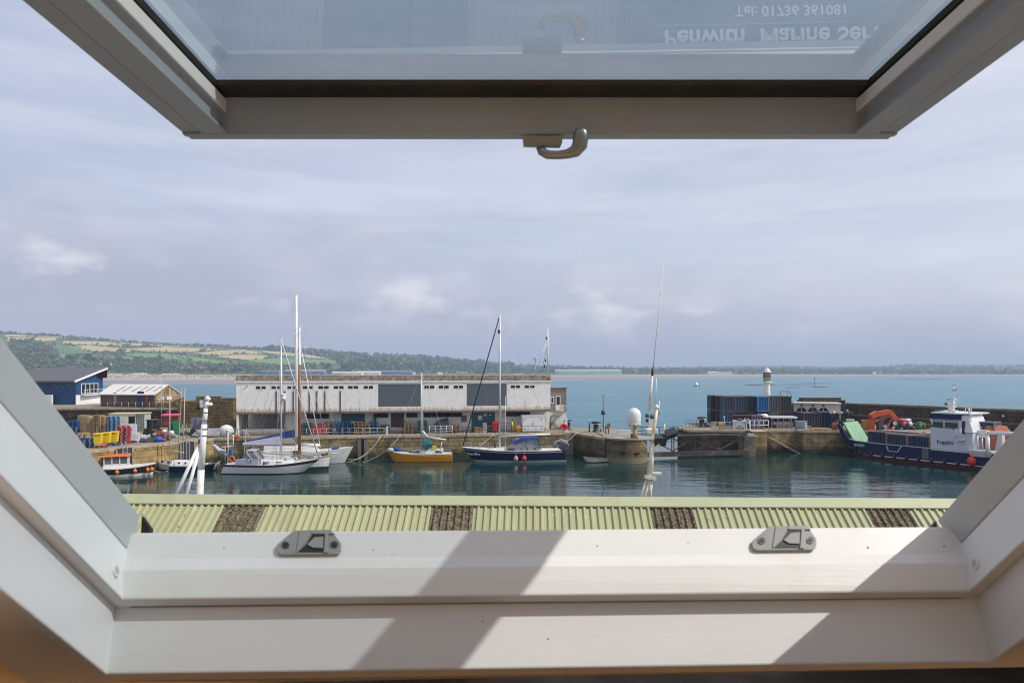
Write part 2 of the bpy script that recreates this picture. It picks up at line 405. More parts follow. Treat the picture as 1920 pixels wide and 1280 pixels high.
for px, py, y, side in ((215, 1069, .80, 1), (1831, 1056, .818, -1)):
    c = at(px, py, y); 
    # plane of the jamb face
    q0 = at(248.6, 1041, .8335) if side == 1 else at(1792.6, 1028, .8525); q1 = cL if side == 1 else cR
    n = (q1 - q0).cross(dvec).normalized(); n = n if n.x * side > 0 else -n
    ray = (c - Vector((0, 0, H))); k = (q0 - Vector((0, 0, H))).dot(n) / ray.dot(n); c = Vector((0, 0, H)) + ray * k
    MB().cyl(c - n * .004, c + n * .0025, .0085, .0078, 16, white_win).cyl(c + n * .0025, c + n * .003, .0048, .0046, 12, grey_casing).build('screw_cap', white_win, win, world=True)

# ------------------------------------------------------------------ the opened sash overhead
sash = bpy.data.objects.new('sash', None); COL.objects.link(sash); sash.parent = win; sash.empty_display_size = .2; sash.location = (0, -.6, .75)
sash['label'] = 'open sash tilted overhead with glass pane and grey handle'
def SP(x, t, h): return Vector((x + .0078 * (t - 1.077), t, H + .363 + .0539 * (1.077 - t) + h))
T0 = .17
def along(prof, t0, t1): return [SP(x, t0, h) for x, h in prof], [SP(x, t1, h) for x, h in prof]
XL, XR, XLi, XRi = -.5065, .593, -.437, .527
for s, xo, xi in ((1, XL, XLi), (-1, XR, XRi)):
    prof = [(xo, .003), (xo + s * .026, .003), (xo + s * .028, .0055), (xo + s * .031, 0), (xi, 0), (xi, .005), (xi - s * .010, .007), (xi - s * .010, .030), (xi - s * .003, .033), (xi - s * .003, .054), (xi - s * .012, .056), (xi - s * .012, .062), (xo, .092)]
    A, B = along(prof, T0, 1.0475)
    MB().loft(A, B).build('stile', sash_shaded_white, sash, world=True, bevel=.001)
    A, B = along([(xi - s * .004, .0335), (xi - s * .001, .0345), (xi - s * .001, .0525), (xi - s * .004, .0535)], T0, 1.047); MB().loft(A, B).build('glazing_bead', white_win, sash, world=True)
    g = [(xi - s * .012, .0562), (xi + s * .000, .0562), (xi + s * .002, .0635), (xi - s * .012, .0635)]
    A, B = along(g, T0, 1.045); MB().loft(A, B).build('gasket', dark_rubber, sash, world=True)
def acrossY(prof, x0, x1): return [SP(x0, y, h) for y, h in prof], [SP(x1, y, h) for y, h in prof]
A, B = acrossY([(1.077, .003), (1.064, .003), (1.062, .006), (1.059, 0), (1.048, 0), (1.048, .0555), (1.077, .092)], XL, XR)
MB().loft(A, B).build('bottom_rail', sash_shaded_white, sash, world=True, bevel=.0015)
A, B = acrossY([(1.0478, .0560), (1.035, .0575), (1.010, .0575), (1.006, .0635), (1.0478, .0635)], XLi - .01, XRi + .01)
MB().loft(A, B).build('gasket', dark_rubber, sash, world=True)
A, B = acrossY([(T0, .0), (T0 + .06, .0), (T0 + .06, .0555), (T0, .092)], XLi, XRi); MB().loft(A, B).build('top_rail', sash_shaded_white, sash, world=True)
g = MB()
g.add([SP(XLi - .012, T0, .0637), SP(XRi + .012, T0, .0637), SP(XRi + .012, 1.048, .0637), SP(XLi - .012, 1.048, .0637)], [(3, 2, 1, 0)], sash_glass)
g.add([SP(XLi - .012, T0, .088), SP(XRi + .012, T0, .088), SP(XRi + .012, 1.048, .088), SP(XLi - .012, 1.048, .088)], [(0, 1, 2, 3)], clear_top)
g.build('glass_pane', sash_glass, sash, world=True, fix=False)
hd = MB(); p = lambda px, py, y: at(px, py, y)
q = [p(980, 258, 1.035), p(1055, 256, 1.035), p(1054, 268, 1.035), p(1050, 277, 1.042), p(982, 275, 1.042)]
lv = MB().loft(q, [v + Vector((0, .022, .006)) for v in q], plastic_grey)
path = [(1014, 276), (1016, 284), (1026, 290), (1045, 291), (1063, 289), (1078, 284), (1087, 272), (1089, 258), (1088, 248), (1085.5, 241)]
rad = [.0072, .0072, .007, .0065, .0072, .0095, .0115, .0118, .0105, .0055]
rings = []
for i, (x, y) in enumerate(path):
    c = p(x, y, 1.028 - .010 * min(1, i / 5)); a = path[max(i - 1, 0)]; b = path[min(i + 1, len(path) - 1)]
    d = Vector((b[0] - a[0], 0, a[1] - b[1])).normalized(); side = Vector((-d.z, 0, d.x))
    rings.append([c + side * rad[i] * math.cos(k * math.pi / 6) + Vector((0, 1, 0)) * min(rad[i], .0075) * .8 * math.sin(k * math.pi / 6) for k in range(12)])
v = [q for r in rings for q in r]; n = len(rings)
lv.add(v, [(i * 12 + k, i * 12 + (k + 1) % 12, (i + 1) * 12 + (k + 1) % 12, (i + 1) * 12 + k) for i in range(n - 1) for k in range(12)] + [tuple(range(11, -1, -1)), tuple(range((n - 1) * 12, n * 12))], mat('grey_metal', (.30, .30, .30), .32, .05, 10, metal=.75), True)
lv.build('handle', plastic_grey, sash, world=True)

# ------------------------------------------------------------------ the attic room and roof round the window
ex = Vector((1, 0, 0)); ed = Vector((0, .7314, -.682)); en = Vector((0, .682, .7314)); O = (e2L + e2R) / 2 + Vector((0, .002, -.002))
def RP(x, t, n): return O + ex * x + ed * t + en * n
def slab(mb, x0, x1, t0, t1, n0, n1, m): return mb.loft([RP(x0, t0, n0), RP(x1, t0, n0), RP(x1, t1, n0), RP(x0, t1, n0)], [RP(x0, t0, n1), RP(x1, t0, n1), RP(x1, t1, n1), RP(x0, t1, n1)], m)
hx0, hx1 = -.545, .535
cl, rf = MB(plaster), MB(slate)
for mb, n0, n1 in ((cl, 0.0, .02), (rf, .03, .13)):
    slab(mb, -3, hx0, -2.6, 1.3, n0, n1, None); slab(mb, hx1 + .02, 3, -2.6, 1.3, n0, n1, None)
    slab(mb, hx0 + .001, hx1 + .019, -2.6, -.94, n0, n1, None); slab(mb, hx0 + .001, hx1 + .019, .02, 1.3, n0, n1, None)
struct('ceiling', cl, mat('ceiling_paint', (.95, .72, .38), .85, .04, 2, bump=.08, bscale=40)); struct('roof', rf, slate)
zf = H - 1.45
struct('floor', MB().bb(-3, 3, -3, 1.75, zf - .1, zf), floor_wood)
mbw = MB(plaster)
def zc_(y): return O.z - .9325 * (y - O.y) + .02
def sidewall(x0, x1, ya, yb, z0=None, z1=None):
    P = [(ya, zf if z0 is None else z0), (yb, zf if z0 is None else z0), (yb, min(zc_(yb), z1 or 99)), (ya, min(zc_(ya), z1 or 99))]
    mbw.loft([(x0, *p) for p in P], [(x1, *p) for p in P])
sidewall(-1.0, -.9, -3, 1.34)  # unseen left wall, set close in to bounce warm sun onto the ceiling
sidewall(1.6, 1.7, -3, -2.6); sidewall(1.6, 1.7, 1.2, 1.34); sidewall(1.6, 1.7, -2.6, 1.2, z1=zf + .1)  # right wall left mostly open, an added gap that lets sun onto the floor
mbw.bb(-3, 2.3, -3.1, -3, zf, zc_(-3)); mbw.bb(-3, 2.3, 1.35, 1.5, zf, zc_(1.5))
struct('wall', mbw, plaster)
struct('house_wall', MB().bb(-5, 5, 1.76, 1.96, 3.0, H - 1.2), render_wall)
lg = thing('window_ledge', 'dark brown wooden ledge in shade under the roof window', 'ledge', (0, .6, zf))
MB().loft([at(-200, 1290, .70), at(2150, 1243, .72), at(2150, 1340, .50), at(-200, 1410, .48)], [q - Vector((0, 0, .08)) for q in (at(-200, 1290, .70), at(2150, 1243, .72), at(2150, 1340, .50), at(-200, 1410, .48))]).build('ledge_top', dark_wood, lg, world=True, bevel=.006)
MB().bb(-.55, -.50, .52, .62, zf, H - .45).bb(.60, .65, .52, .62, zf, H - .45).build('ledge_leg', dark_wood, lg, world=True)

# ------------------------------------------------------------------ green workshop in front of the window
SL = Line((-6.9, 12.47), (7.7, 12.02))
shed = thing('workshop', 'long workshop with pale green ribbed roof and mossy rooflight strips', 'workshop', (-6.9, 12.47, 3.1), SL.rz)
shed_green = mat('green_roof_sheet', (.385, .385, .205), .48, .10, .5, dirt=(.27, .26, .16), dirt_amt=.4, dirt_scale=1.2, streak=False)
def sheetmat():
    m, t, b = newmat('green_roof_sheet_weathered'); tc = t.n('ShaderNodeTexCoord').outputs['Object']
    o = t.mix(t.ramp(t.noise(t.scaled(tc, (1.1, .12, .12)), 2.2, 3), .3, .7), (.345, .345, .185), (.415, .412, .225))
    o = t.mix(t.math('MULTIPLY', t.ramp(t.noise(t.scaled(tc, (5, .5, .5)), 1.6, 7, .7), .5, .7), .5), o, (.27, .265, .15))
    o = t.mix(t.ramp(t.noise(tc, 7, 3, .6), .685, .71), o, (.55, .54, .46)); o = t.mix(t.ramp(t.noise(tc, 9.3, 3, .6), .69, .71), o, (.13, .11, .06))
    t.l(o, b.inputs['Base Color']); b.inputs['Roughness'].default_value = .5; return m
shed_green = sheetmat()
cap_green = mat('green_ridge_cap', (.40, .415, .24), .5, .06, .6, dirt=(.3, .3, .2), dirt_amt=.25, dirt_scale=2)
def mossmat():
    m, t, b = newmat('mossy_rooflight'); tc = t.n('ShaderNodeTexCoord').outputs['Object']
    n1 = t.noise(tc, 9, 8, .75); n2 = t.noise(tc, 26, 6, .7)
    o = t.mix(t.ramp(n1, .38, .6), (.035, .026, .02), (.16, .13, .10))
    o = t.mix(t.ramp(n2, .5, .62), o, (.33, .27, .10)); o = t.mix(t.ramp(t.noise(tc, 14, 8, .8), .58, .68), o, (.42, .38, .27))
    t.l(o, b.inputs['Base Color']); b.inputs['Roughness'].default_value = .95
    bp = t.n('ShaderNodeBump'); bp.inputs['Strength'].default_value = 1; bp.inputs['Distance'].default_value = .03; t.l(n2, bp.inputs['Height']); t.l(bp.outputs[0], b.inputs['Normal'])
    return m
moss = mossmat()
zr, ye, ze = 6.10, -3.10, 3.93            # ridge height, eave offset, eave height (local)
P_ = .1245
def ribs(x0, x1, y0, z0, y1, z1, m, name, par, jitter=0):
    nrm = Vector((0, -(z0 - z1), abs(y1 - y0))).normalized() if y1 < y0 else Vector((0, (z0 - z1), abs(y1 - y0))).normalized()
    prof = []; x = x0
    while x < x1 - 1e-4:
        j = random.uniform(-jitter, jitter)
        prof += [(x, 0), (x + P_ * .50, 0), (x + P_ * .62, .032 + j), (x + P_ * .86, .032 + j), (x + P_ * .985, 0)]; x += P_
    prof.append((x1, 0))
    A = [Vector((a, y0, z0)) + nrm * b for a, b in prof]; B = [Vector((a, y1, z1)) + nrm * b for a, b in prof]
    if jitter:
        rows = [A]
        for k in range(1, 25):
            f = k / 24; rows.append([p.lerp(q, f) + nrm * random.uniform(0, jitter) for p, q in zip(A, B)])
        mb = MB()
        for r0, r1 in zip(rows, rows[1:]): mb.strip(r0, r1)
    else: mb = MB().strip(A, B)
    return mb.build(name, m, par, fix=True)
xs0, xs1 = -30 * P_, 160 * P_
lights = [SL.x(p) for p in (430, 813, 1211, 1610)]
cuts = []; 
for a in lights:
    k = round(a / P_) * P_; cuts.append((k, k + 6 * P_))
x = xs0
for a, b in cuts:
    ribs(x, a, 0, zr, ye, ze, shed_green, 'roof_sheet', shed); ribs(a, b, 0, zr, ye, ze, moss, 'rooflight_strip', shed, .006); x = b
ribs(x, xs1, 0, zr, ye, ze, shed_green, 'roof_sheet', shed)
ribs(xs0, xs1, .02, zr, 4.1, ze, shed_green, 'roof_sheet', shed)
W_ = .17; rc = MB(); sl_ = (zr - ze) / -ye
x = xs0
while x < xs1:
    x2 = min(x + 3.0, xs1); h = .06 + random.uniform(-.002, .002)
    rc.loft([(x, -W_, zr - W_ * sl_ + h), (x, 0, zr + h + .015), (x, W_, zr - W_ * sl_ + h), (x, W_, zr - W_ * sl_ + h - .012), (x, 0, zr + h), (x, -W_, zr - W_ * sl_ + h - .02)],
            [(x2 + .01, -W_, zr - W_ * sl_ + h), (x2 + .01, 0, zr + h + .015), (x2 + .01, W_, zr - W_ * sl_ + h), (x2 + .01, W_, zr - W_ * sl_ + h - .012), (x2 + .01, 0, zr + h), (x2 + .01, -W_, zr - W_ * sl_ + h - .02)]); x = x2
rc.build('ridge_cap', cap_green, shed)
clad = mat('pale_cladding', (.30, .33, .36), .5, .08, .7, dirt=(.2, .21, .2), dirt_amt=.3, streak=True)
panel_blue = mat('blue_panel', (.10, .15, .20), .4, .1, .5)
def X8(px): return SL.x(px, ye)
yw = ye + .16
prof = []; x = xs0
while x < xs1: prof += [(x, 0), (x + .06, 0), (x + .075, -.02), (x + .11, -.02), (x + .125, 0)]; x += .125
MB().strip([(a, yw + b, ze - .04) for a, b in prof], [(a, yw + b, 0) for a, b in prof]).build('wall_cladding', clad, shed)
MB().bb(xs0, xs1, ye - .10, ye + .02, ze - .12, ze - .02).loft([(xs0, ye - .06, ze + .01), (xs0, ye + .40, ze + .36), (xs0, ye + .40, ze + .31), (xs0, ye - .06, ze - .02)], [(xs1, ye - .06, ze + .01), (xs1, ye + .40, ze + .36), (xs1, ye + .40, ze + .31), (xs1, ye - .06, ze - .02)]).build('gutter', mat('grey_gutter', (.33, .36, .38), .5, .1, 2), shed)
MB().bb(xs0, xs1, 4.0, 4.1, 0, ze - .05).bb(xs0, xs0 + .1, yw, 4, 0, ze - .05).bb(xs1 - .1, xs1, yw, 4, 0, ze - .05).add([(xs0, ye, ze - .05), (xs0, 4.1, ze - .05), (xs0, 0, zr - .02)], [(0, 1, 2)]).add([(xs1, ye, ze - .05), (xs1, 4.1, ze - .05), (xs1, 0, zr - .02)], [(0, 1, 2)]).build('wall', clad, shed)
for a, b in ((585, 757), (758, 870)): MB().bb(X8(a), X8(b) - .02, yw - .08, yw - .025, 0, ze - .16).build('sliding_door', panel_blue, shed)
sb = MB().bb(X8(1185), X8(1185) + 4.4, yw - .09, yw - .03, ze - 1.05, ze - .08).build('sign', mat('sign_board', (.13, .19, .25), .4, .06, 2), shed)
wl = mat('sign_white', (.85, .86, .86), .5, .03, 3)
text_mesh('sign_lettering', 'Penwith  Marine Services', .37, wl, sb, (X8(1262), yw - .095, ze - .40), bold=.008, sx=.95)
text_mesh('sign_lettering', 'Tel: 01736 361081', .21, wl, sb, (X8(1405), yw - .095, ze - .74), bold=.003)
MB().bb(X8(1256), X8(1256) + 2.6, yw - .098, yw - .092, ze - .49, ze - .475).build('sign_line', mat('sign_cyan', (.2, .5, .6), .5, .05, 2), shed).parent = sb
# ------------------------------------------------------------------ water
def watermat(name, base, rough, scales, strength, spec=.5):
    m, t, b = newmat(name); pos = t.n('ShaderNodeNewGeometry').outputs['Position']
    b.inputs['Base Color'].default_value = (*base, 1); b.inputs['Roughness'].default_value = rough; b.inputs['IOR'].default_value = 1.33
    prev = None; hs = None
    for sc, st, an in scales:
        h = t.math('MULTIPLY', t.noise(t.scaled(pos, (1 * an, 1, 1)), sc, 4, .6), st); hs = h if hs is None else t.math('ADD', hs, h)
    # calm lanes and ruffled patches
    patch = t.ramp(t.noise(t.scaled(pos, (.5, 1.2, 1)), .06, 4), .38, .62, (.35,) * 3, (1, 1, 1))
    hs = t.math('MULTIPLY', hs, patch)
    bp = t.n('ShaderNodeBump'); bp.inputs['Strength'].default_value = strength; bp.inputs['Distance'].default_value = 1
    t.l(hs, bp.inputs['Height']); t.l(bp.outputs[0], b.inputs['Normal'])
    return m, t, b
basin_m, _, _ = watermat('basin_water', (.007, .032, .028), .02, ((.32, .11, .3), (1.1, .035, .4), (3.2, .010, .5)), 1.0)
sea_m, t, b = watermat('sea_water', (.03, .15, .19), .16, ((.35, .22, .5), (1.6, .10, .5)), 1.0)
pos = t.n('ShaderNodeNewGeometry'); P = pos.outputs['Position']; nodes_ = sea_m.node_tree.nodes
nrm = [n for n in nodes_ if n.type == 'BUMP'][0].outputs[0]; outn = [n for n in nodes_ if n.type == 'OUTPUT_MATERIAL'][0]
df = t.n('ShaderNodeBsdfDiffuse'); gl = t.n('ShaderNodeBsdfGlossy'); gl.inputs['Roughness'].default_value = .22; gl.inputs['Color'].default_value = (.80, .95, 1, 1)
t.l(t.mix(t.ramp(t.noise(t.scaled(P, (.35, 1.3, 1)), .03, 5), .35, .65), (.038, .112, .148), (.048, .138, .175)), df.inputs['Color'])
t.l(nrm, df.inputs['Normal']); t.l(nrm, gl.inputs['Normal'])
lw_ = t.n('ShaderNodeFresnel'); lw_.inputs['IOR'].default_value = 1.33; t.l(nrm, lw_.inputs['Normal'])
mx = t.n('ShaderNodeMixShader'); t.l(t.math('MULTIPLY', lw_.outputs[0], .55), mx.inputs[0]); t.l(df.outputs[0], mx.inputs[1]); t.l(gl.outputs[0], mx.inputs[2]); t.l(mx.outputs[0], outn.inputs[0])
# plan lines of the quays
QL = Line((-38.0, 87.0), (7.4, 94.6))        # middle quay edge
QW = Line((-56.0, 53.3), (-37.8, 87.0))      # left quay edge
ZQ = 3.0
struct('basin_water', MB().add([(-90, 14, 0), (95, 14, 0), (95, 112, 0), (-90, 112, 0)], [(0, 1, 2, 3)]), basin_m)
# open sea as one sheet reaching the far shore, its near edge under the piers
seav = [(-6000, 112, -.02), (6000, 112, -.02), (6000, 9000, -.02), (-6000, 9000, -.02)]
struct('sea', MB().add(seav, [(0, 1, 2, 3)]), sea_m)

# ------------------------------------------------------------------ stone
gold = stone('golden_quay_stone', '#a98a58', '#b99d6c', '#7d6a45', 1.5, .75, tide=(.030, .028, .018), moss=(.20, .17, .06))
mid = stone('brown_quay_stone', '#8d7a58', '#a59068', '#5e5138', 1.2, .6, tide=(.028, .030, .017), moss=(.16, .15, .05))
dark = stone('dark_pier_stone', '#41372f', '#54483c', '#b5a894', 1.25, .5, moss=(.09, .085, .04), msize=.03)
brownw = stone('old_pier_stone', '#3d3225', '#4b3e2f', '#2c241a', 1.1, .5, moss=(.13, .11, .05))
conc = mat('quay_concrete', (.25, .215, .165), .9, .15, .8, dirt=(.16, .13, .09), dirt_amt=.5, dirt_scale=.5, bump=.2)
conc_grey = mat('grey_concrete', (.30, .29, .26), .9, .2, .8, dirt=(.12, .11, .09), dirt_amt=.5, dirt_scale=.6)
coping = mat('coping_stone', (.42, .34, .24), .9, .25, 1.2, dirt=(.2, .16, .1), dirt_amt=.5, dirt_scale=1.5)
hull_white = mat('white_gelcoat', (.72, .72, .70), .25, .03, 2)

def wallrun(name, pts, z0, z1, m, cope=None, lab=None, cat=None, batter=0.0, thick=1.2):
    """stone wall along plan points (open run), facing left of travel reversed, with a coping course"""
    r = thing(name, lab, cat, (pts[0][0], pts[0][1], z0)) if lab else None
    mb = MB(); cp = MB(); P = [Vector(p) for p in pts]
    for a, b in zip(P, P[1:]):
        u = (b - a).normalized(); n = Vector((-u.y, u.x)) * thick; o = Vector((u.y, -u.x)) * batter
        mb.loft([(*(a + o), z0), (*(b + o), z0), (*(b + n), z0), (*(a + n), z0)], [(*a, z1), (*b, z1), (*(b + n), z1), (*(a + n), z1)])
        if cope:
            e = Vector((u.y, -u.x)) * .06; k = 0; L = (b - a).length
            while k < L:
                w_ = min(random.uniform(.9, 1.7), L - k); a1, b1 = a + u * k + e, a + u * (k + w_ - .02) + e; dz = random.uniform(-.015, .015)
                q = [(*a1, z1), (*b1, z1), (*(b1 + n * .5), z1), (*(a1 + n * .5), z1)]
                cp.loft([(x, y, z - .26 + dz) for x, y, z in q], [(x, y, z + .05 + dz) for x, y, z in q]); k += w_
    o = mb.build('stone_face' if r else name, m, r, world=True)
    if cope: cp.build('coping', cope, r, world=True)
    return r or o
# quay tops (ground)
Le = QL.w(45.8, 0, 0)
far_l, far_r = QL.w(-3, 26, 0), QL.w(52, 22, 0)
struct('quay_top', MB().prism([(-80, 45), (-60, 46), (-56.3, 53.3), (-38.1, 87.2), (7.6, 94.9), (8.6, 95.1), (11.6, 88.6), (12.4, 88.4), (17.0, 90), (17.6, 97), (16.5, 101.5), (9.6, 104.5), (8.5, 108.5), (-34.5, 107), (-37.5, 106), (-46, 112), (-110, 112)], -2, ZQ), conc)
wallrun('left_quay_wall', [(-60, 46), (-56, 53.3), (-38.0, 87.0)], -2, ZQ + .003, gold, coping, 'golden stone quay wall with two ladder recesses along the left side of the harbour', 'quay wall')
wallrun('middle_quay_wall', [(-38.0, 87.0), (7.4, 94.6)], -2, ZQ + .003, mid, coping, 'brown stone quay wall below the long white warehouse', 'quay wall')
wallrun('lock_approach_wall', [(7.7, 95.6), (8.4, 95.4), (11.9, 87.6)], -2, ZQ + .003, stone('approach_stone', '#6a5a42', '#79684e', '#443826', 1.4, .7, tide=(.03, .03, .018), moss=(.12, .11, .04)), coping, 'dark brown concrete quay wall between the blue yacht and the rounded pier head', 'quay wall')
# rounded pier head
ph = thing('rounded_pier', 'rounded stone pier head streaked with rust and weed beside the lock gate', 'pier head', (14.7, 88.6, 0))
pc = stone('pier_head_stone', '#6d6044', '#7e7050', '#574c36', 1.6, .8, tide=(.20, .18, .11), moss=(.26, .15, .05))
arc = [(14.7 + 2.75 * math.cos(a), 88.4 + 2.75 * math.sin(a)) for a in [R(200 + 160 * k / 16) for k in range(17)]]
poly = [(12.0, 97)] + arc + [(17.5, 97)]
MB().loft([(p[0] + (p[0] - 14.7) * .03, p[1] + (p[1] - 89) * .03, -2) for p in poly], [(p[0], p[1], 2.86) for p in poly]).build('stone_body', pc, ph, world=True)
MB().loft([(p[0] + (p[0] - 14.7) * .035, p[1] + (p[1] - 89) * .035, 2.863) for p in poly], [(p[0] + (p[0] - 14.7) * .035, p[1] + (p[1] - 89) * .035, 3.1) for p in poly]).build('coping', conc, ph, world=True, bevel=.04)
MB().beam((13.6, 85.72, 1.25), (16.0, 85.75, 1.25), .14, .16).build('rubbing_strip', dark_wood, ph, world=True)

# right pier beyond the lock
ZR = 3.2
RQ = Line((33.6, 97.0), (53, 97.0))
SHu = Vector((.55, -.835)); SHn = Vector((.835, .55))
qc = Vector((52.3, 97.0))
rp_poly = [(24.6, 101.5), (25.4, 97.6), (33.6, 98.2), (52.3, 98.2), tuple(qc + SHu * 42), tuple(qc + SHu * 42 + SHn * 12), tuple(qc + SHn * 12 - SHu * 26), (40, 130), (36, 114), (29.0, 110.5)]
struct('pier_top', MB().prism(rp_poly, -2, ZR), conc)
wallrun('lock_side_wall', [(24.6, 101.5), (25.3, 97.05), (33.6, 97.0)], -2, ZR + .003, brownw, coping, 'dark weedy stone wall behind the timber lock gate', 'quay wall')
wallrun('right_quay_wall', [(33.6, 97.0), (40.5, 97.4), (41.0, 96.0), (52.3, 96.0)], -2, ZR + .003, stone('right_quay_stone', '#8a744e', '#9c8560', '#5a4c34', 1.2, .6, tide=(.030, .030, .018), moss=(.2, .15, .06)), coping, 'brown stone quay wall with steps running down to the water left of the freight ship', 'quay wall')
wallrun('berth_wall', [tuple(qc + Vector((0, -.2))), tuple(qc + SHu * 42)], -2, ZR + .003, brownw, coping, 'shadowed quay wall behind the moored freight ship', 'quay wall')
# gate pier: two lit stone pillars at the hinge of the gate
gp = thing('gate_pillar', 'pale weathered stone pillar with a flat cap at the right end of the lock gate', 'pillar', (33.0, 93.5, 0))
MB().loft([(31.4, 93.0, -2), (33.3, 93.0, -2), (33.3, 95, -2), (31.4, 95, -2)], [(31.55, 93.1, 2.62), (33.2, 93.1, 2.62), (33.2, 95, 2.62), (31.55, 95, 2.62)]).build('shaft', stone('pillar_stone', '#9a8d72', '#a89b80', '#7c7058', 2.2, 1.1, tide=(.16, .14, .09)), gp, world=True)
MB().bb(31.3, 33.4, 92.85, 95.1, 2.625, 2.78).bb(31.45, 33.3, 92.95, 95.1, 2.782, 2.95).build('cap', conc_grey, gp, world=True, bevel=.02)
gp2 = thing('gate_buttress', 'golden lit stone buttress between gate pillar and harbour steps', 'buttress', (34.4, 95, 0))
MB().bb(33.42, 35.35, 94.6, 97.0, -2, ZR - .02).build('stone_block', stone('buttress_stone', '#b89a62', '#c2a673', '#8d7648', 1.2, .6, tide=(.09, .08, .045)), gp2, world=True)
MB().bb(33.36, 35.41, 94.5, 97.0, ZR - .017, ZR + .06).build('coping', coping, gp2, world=True)
# steps let into the right quay
st = thing('harbour_steps', 'worn stone steps with a handrail slanting down the quay wall to the water', 'steps', (38, 96.6, 0))
mb = MB(coping); n = 13
for k in range(n):
    x = 36.4 + k * .36; z = 2.2 - k * .19
    mb.bb(x, x + .34, 96.35, 97.1, z - .2, z)
mb.build('treads', mat('step_stone', (.40, .34, .22), .9, .3, 2), st, world=True)
MB().tube([(36.0, 96.5, 3.2), (36.6, 96.45, 2.9), (40.6, 96.45, .55)], .03).build('handrail', mat('old_rope', (.42, .33, .22), .8, .2, 5), st, world=True)

# upper pier on the left (carries the blue building and the stone shed)
ZU = 5.9
UL = Line((-110, 105.5), (-36.8, 105.5))
struct('upper_pier_top', MB().prism([(-110, 105.8), (-46, 105.8), (-46, 135), (-110, 135)], -2, ZU), conc)
wallrun('upper_pier_wall', [(-110, 105.5), (-46.2, 105.5)], 2.9, ZU + .003, brownw, coping, 'long dark retaining wall under the blue building and the stone shed', 'retaining wall')
# round bastion at the end of the old pier
bs = thing('bastion', 'battered stone bastion of the old pier standing left of the white warehouse', 'bastion', (-43.5, 107, 0))
bt = stone('bastion_stone', '#7d6a48', '#8c7853', '#5c4c33', 1.0, .45, tide=(.05, .045, .025), moss=(.19, .14, .05))
def ring(z, f): return [(-51.2, 104.6), (-42.5 + f, 103.9 - f), (-40.2 + f, 105.2 - f), (-39.6 + f, 110), (-42, 114), (-51.2, 114)]
rg0, rg1 = ring(0, 1.0), ring(1, 0.0)
MB().loft([(x, y, -2) for x, y in rg0], [(x, y, 7.0) for x, y in rg1]).build('stone_body', bt, bs, world=True)
MB().bb(-44.5, -39.7, 104.9, 105.4, 7.003, 7.5).bb(-40.2, -39.7, 105.4, 113.5, 7.003, 7.5).bb(-48.5, -44.6, 104.7, 105.2, 7.003, 7.75).build('parapet', bt, bs, world=True)
bs2 = thing('pier_slope', 'sloping stone ramp wall between the stone shed and the bastion', 'ramp wall', (-52, 106.5, ZU))
MB().wallx([(-56, ZU - .1), (-51.5, ZU - .1), (-51.5, 7.5), (-52.6, 7.0), (-54, 6.7), (-56, 6.65)], 106.3, 107.2).build('stone_wall', bt, bs2, world=True)

# ------------------------------------------------------------------ far shore and hills
def prof(tab, x):
    for (a, b), (c, d) in zip(tab, tab[1:]):
        if x <= c: return b + (d - b) * max(0, min(1, (x - a) / (c - a)))
    return tab[-1][1]
CREST = [(-900, 610), (-300, 612), (0, 622), (60, 625), (120, 628), (200, 636), (260, 640), (330, 644), (420, 647), (500, 653), (560, 657), (640, 662), (720, 666), (800, 669), (850, 674), (900, 680), (960, 684), (1060, 686), (1120, 688), (1200, 690.5), (1300, 690), (1400, 687.5), (1480, 687), (1560, 690), (1640, 686), (1720, 681), (1800, 683), (1920, 684), (2400, 684), (3200, 688)]
Y0T = [(-900, 800), (0, 1000), (300, 1150), (500, 1250), (700, 1400), (1000, 1700), (1200, 1900), (1500, 2100), (1920, 2200), (3200, 2300)]
def Y0_(px): return prof(Y0T, px)
def Z0_(px): return H - (prof([(-900, 703), (1000, 703), (1300, 702), (3200, 701.5)], px) - HZ) / F * Y0_(px)
def Yc(px): return Y0_(px) * 1.75
def terr(px, s):
    y0, yc = Y0_(px), Yc(px); zc = H + (HZ - prof(CREST, px) - 4) / F * yc; z0 = Z0_(px)
    Y = y0 + (yc - y0) * s; z = z0 + (zc - z0) * max(0, min(s, 1)) - max(0, s - 1) * 60
    return Vector(((px - 960) / F * Y, Y, z))
def terr_at(px, py):
    y0, yc = Y0_(px), Yc(px); zc = H + (HZ - prof(CREST, px) - 4) / F * yc; k = (py - HZ) / F; z0 = Z0_(px)
    return terr(px, (H - z0 - k * y0) / ((zc - z0) + k * (yc - y0)))
pxs = list(range(-900, 3201, 25)); ss = [k / 24 for k in range(25)] + [1.3, 2.0]
mb = MB(); rows = [[terr(p, s) for p in pxs] for s in ss]
for r0, r1 in zip(rows, rows[1:]): mb.strip(r0, r1, None, True)
def groundmat(name, a, b_, sc=.02, c=None):
    m, t, b = newmat(name); p = t.n('ShaderNodeNewGeometry').outputs['Position']
    o = t.mix(t.ramp(t.noise(p, sc, 8, .65), .35, .65), a, b_)
    if c: o = t.mix(t.ramp(t.noise(p, sc * 3, 6, .7), .5, .62), o, c)
    t.l(o, b.inputs['Base Color']); b.inputs['Roughness'].default_value = .95; b.inputs['Specular IOR Level'].default_value = .1; return m
hill_mb = mb
struct('hills', mb, groundmat('hill_grass', (.085, .13, .05), (.12, .16, .06), .012, (.07, .10, .04)))
R2 = [(860, 690), (1000, 687.5), (1100, 688), (1200, 689), (1290, 687.5), (1380, 685.5), (1470, 684.5), (1540, 686.5), (1620, 687), (1700, 684.5), (1800, 683), (1960, 682), (2300, 684), (2700, 690)]
mb = MB(); ra_, rb_, rc2 = [], [], []
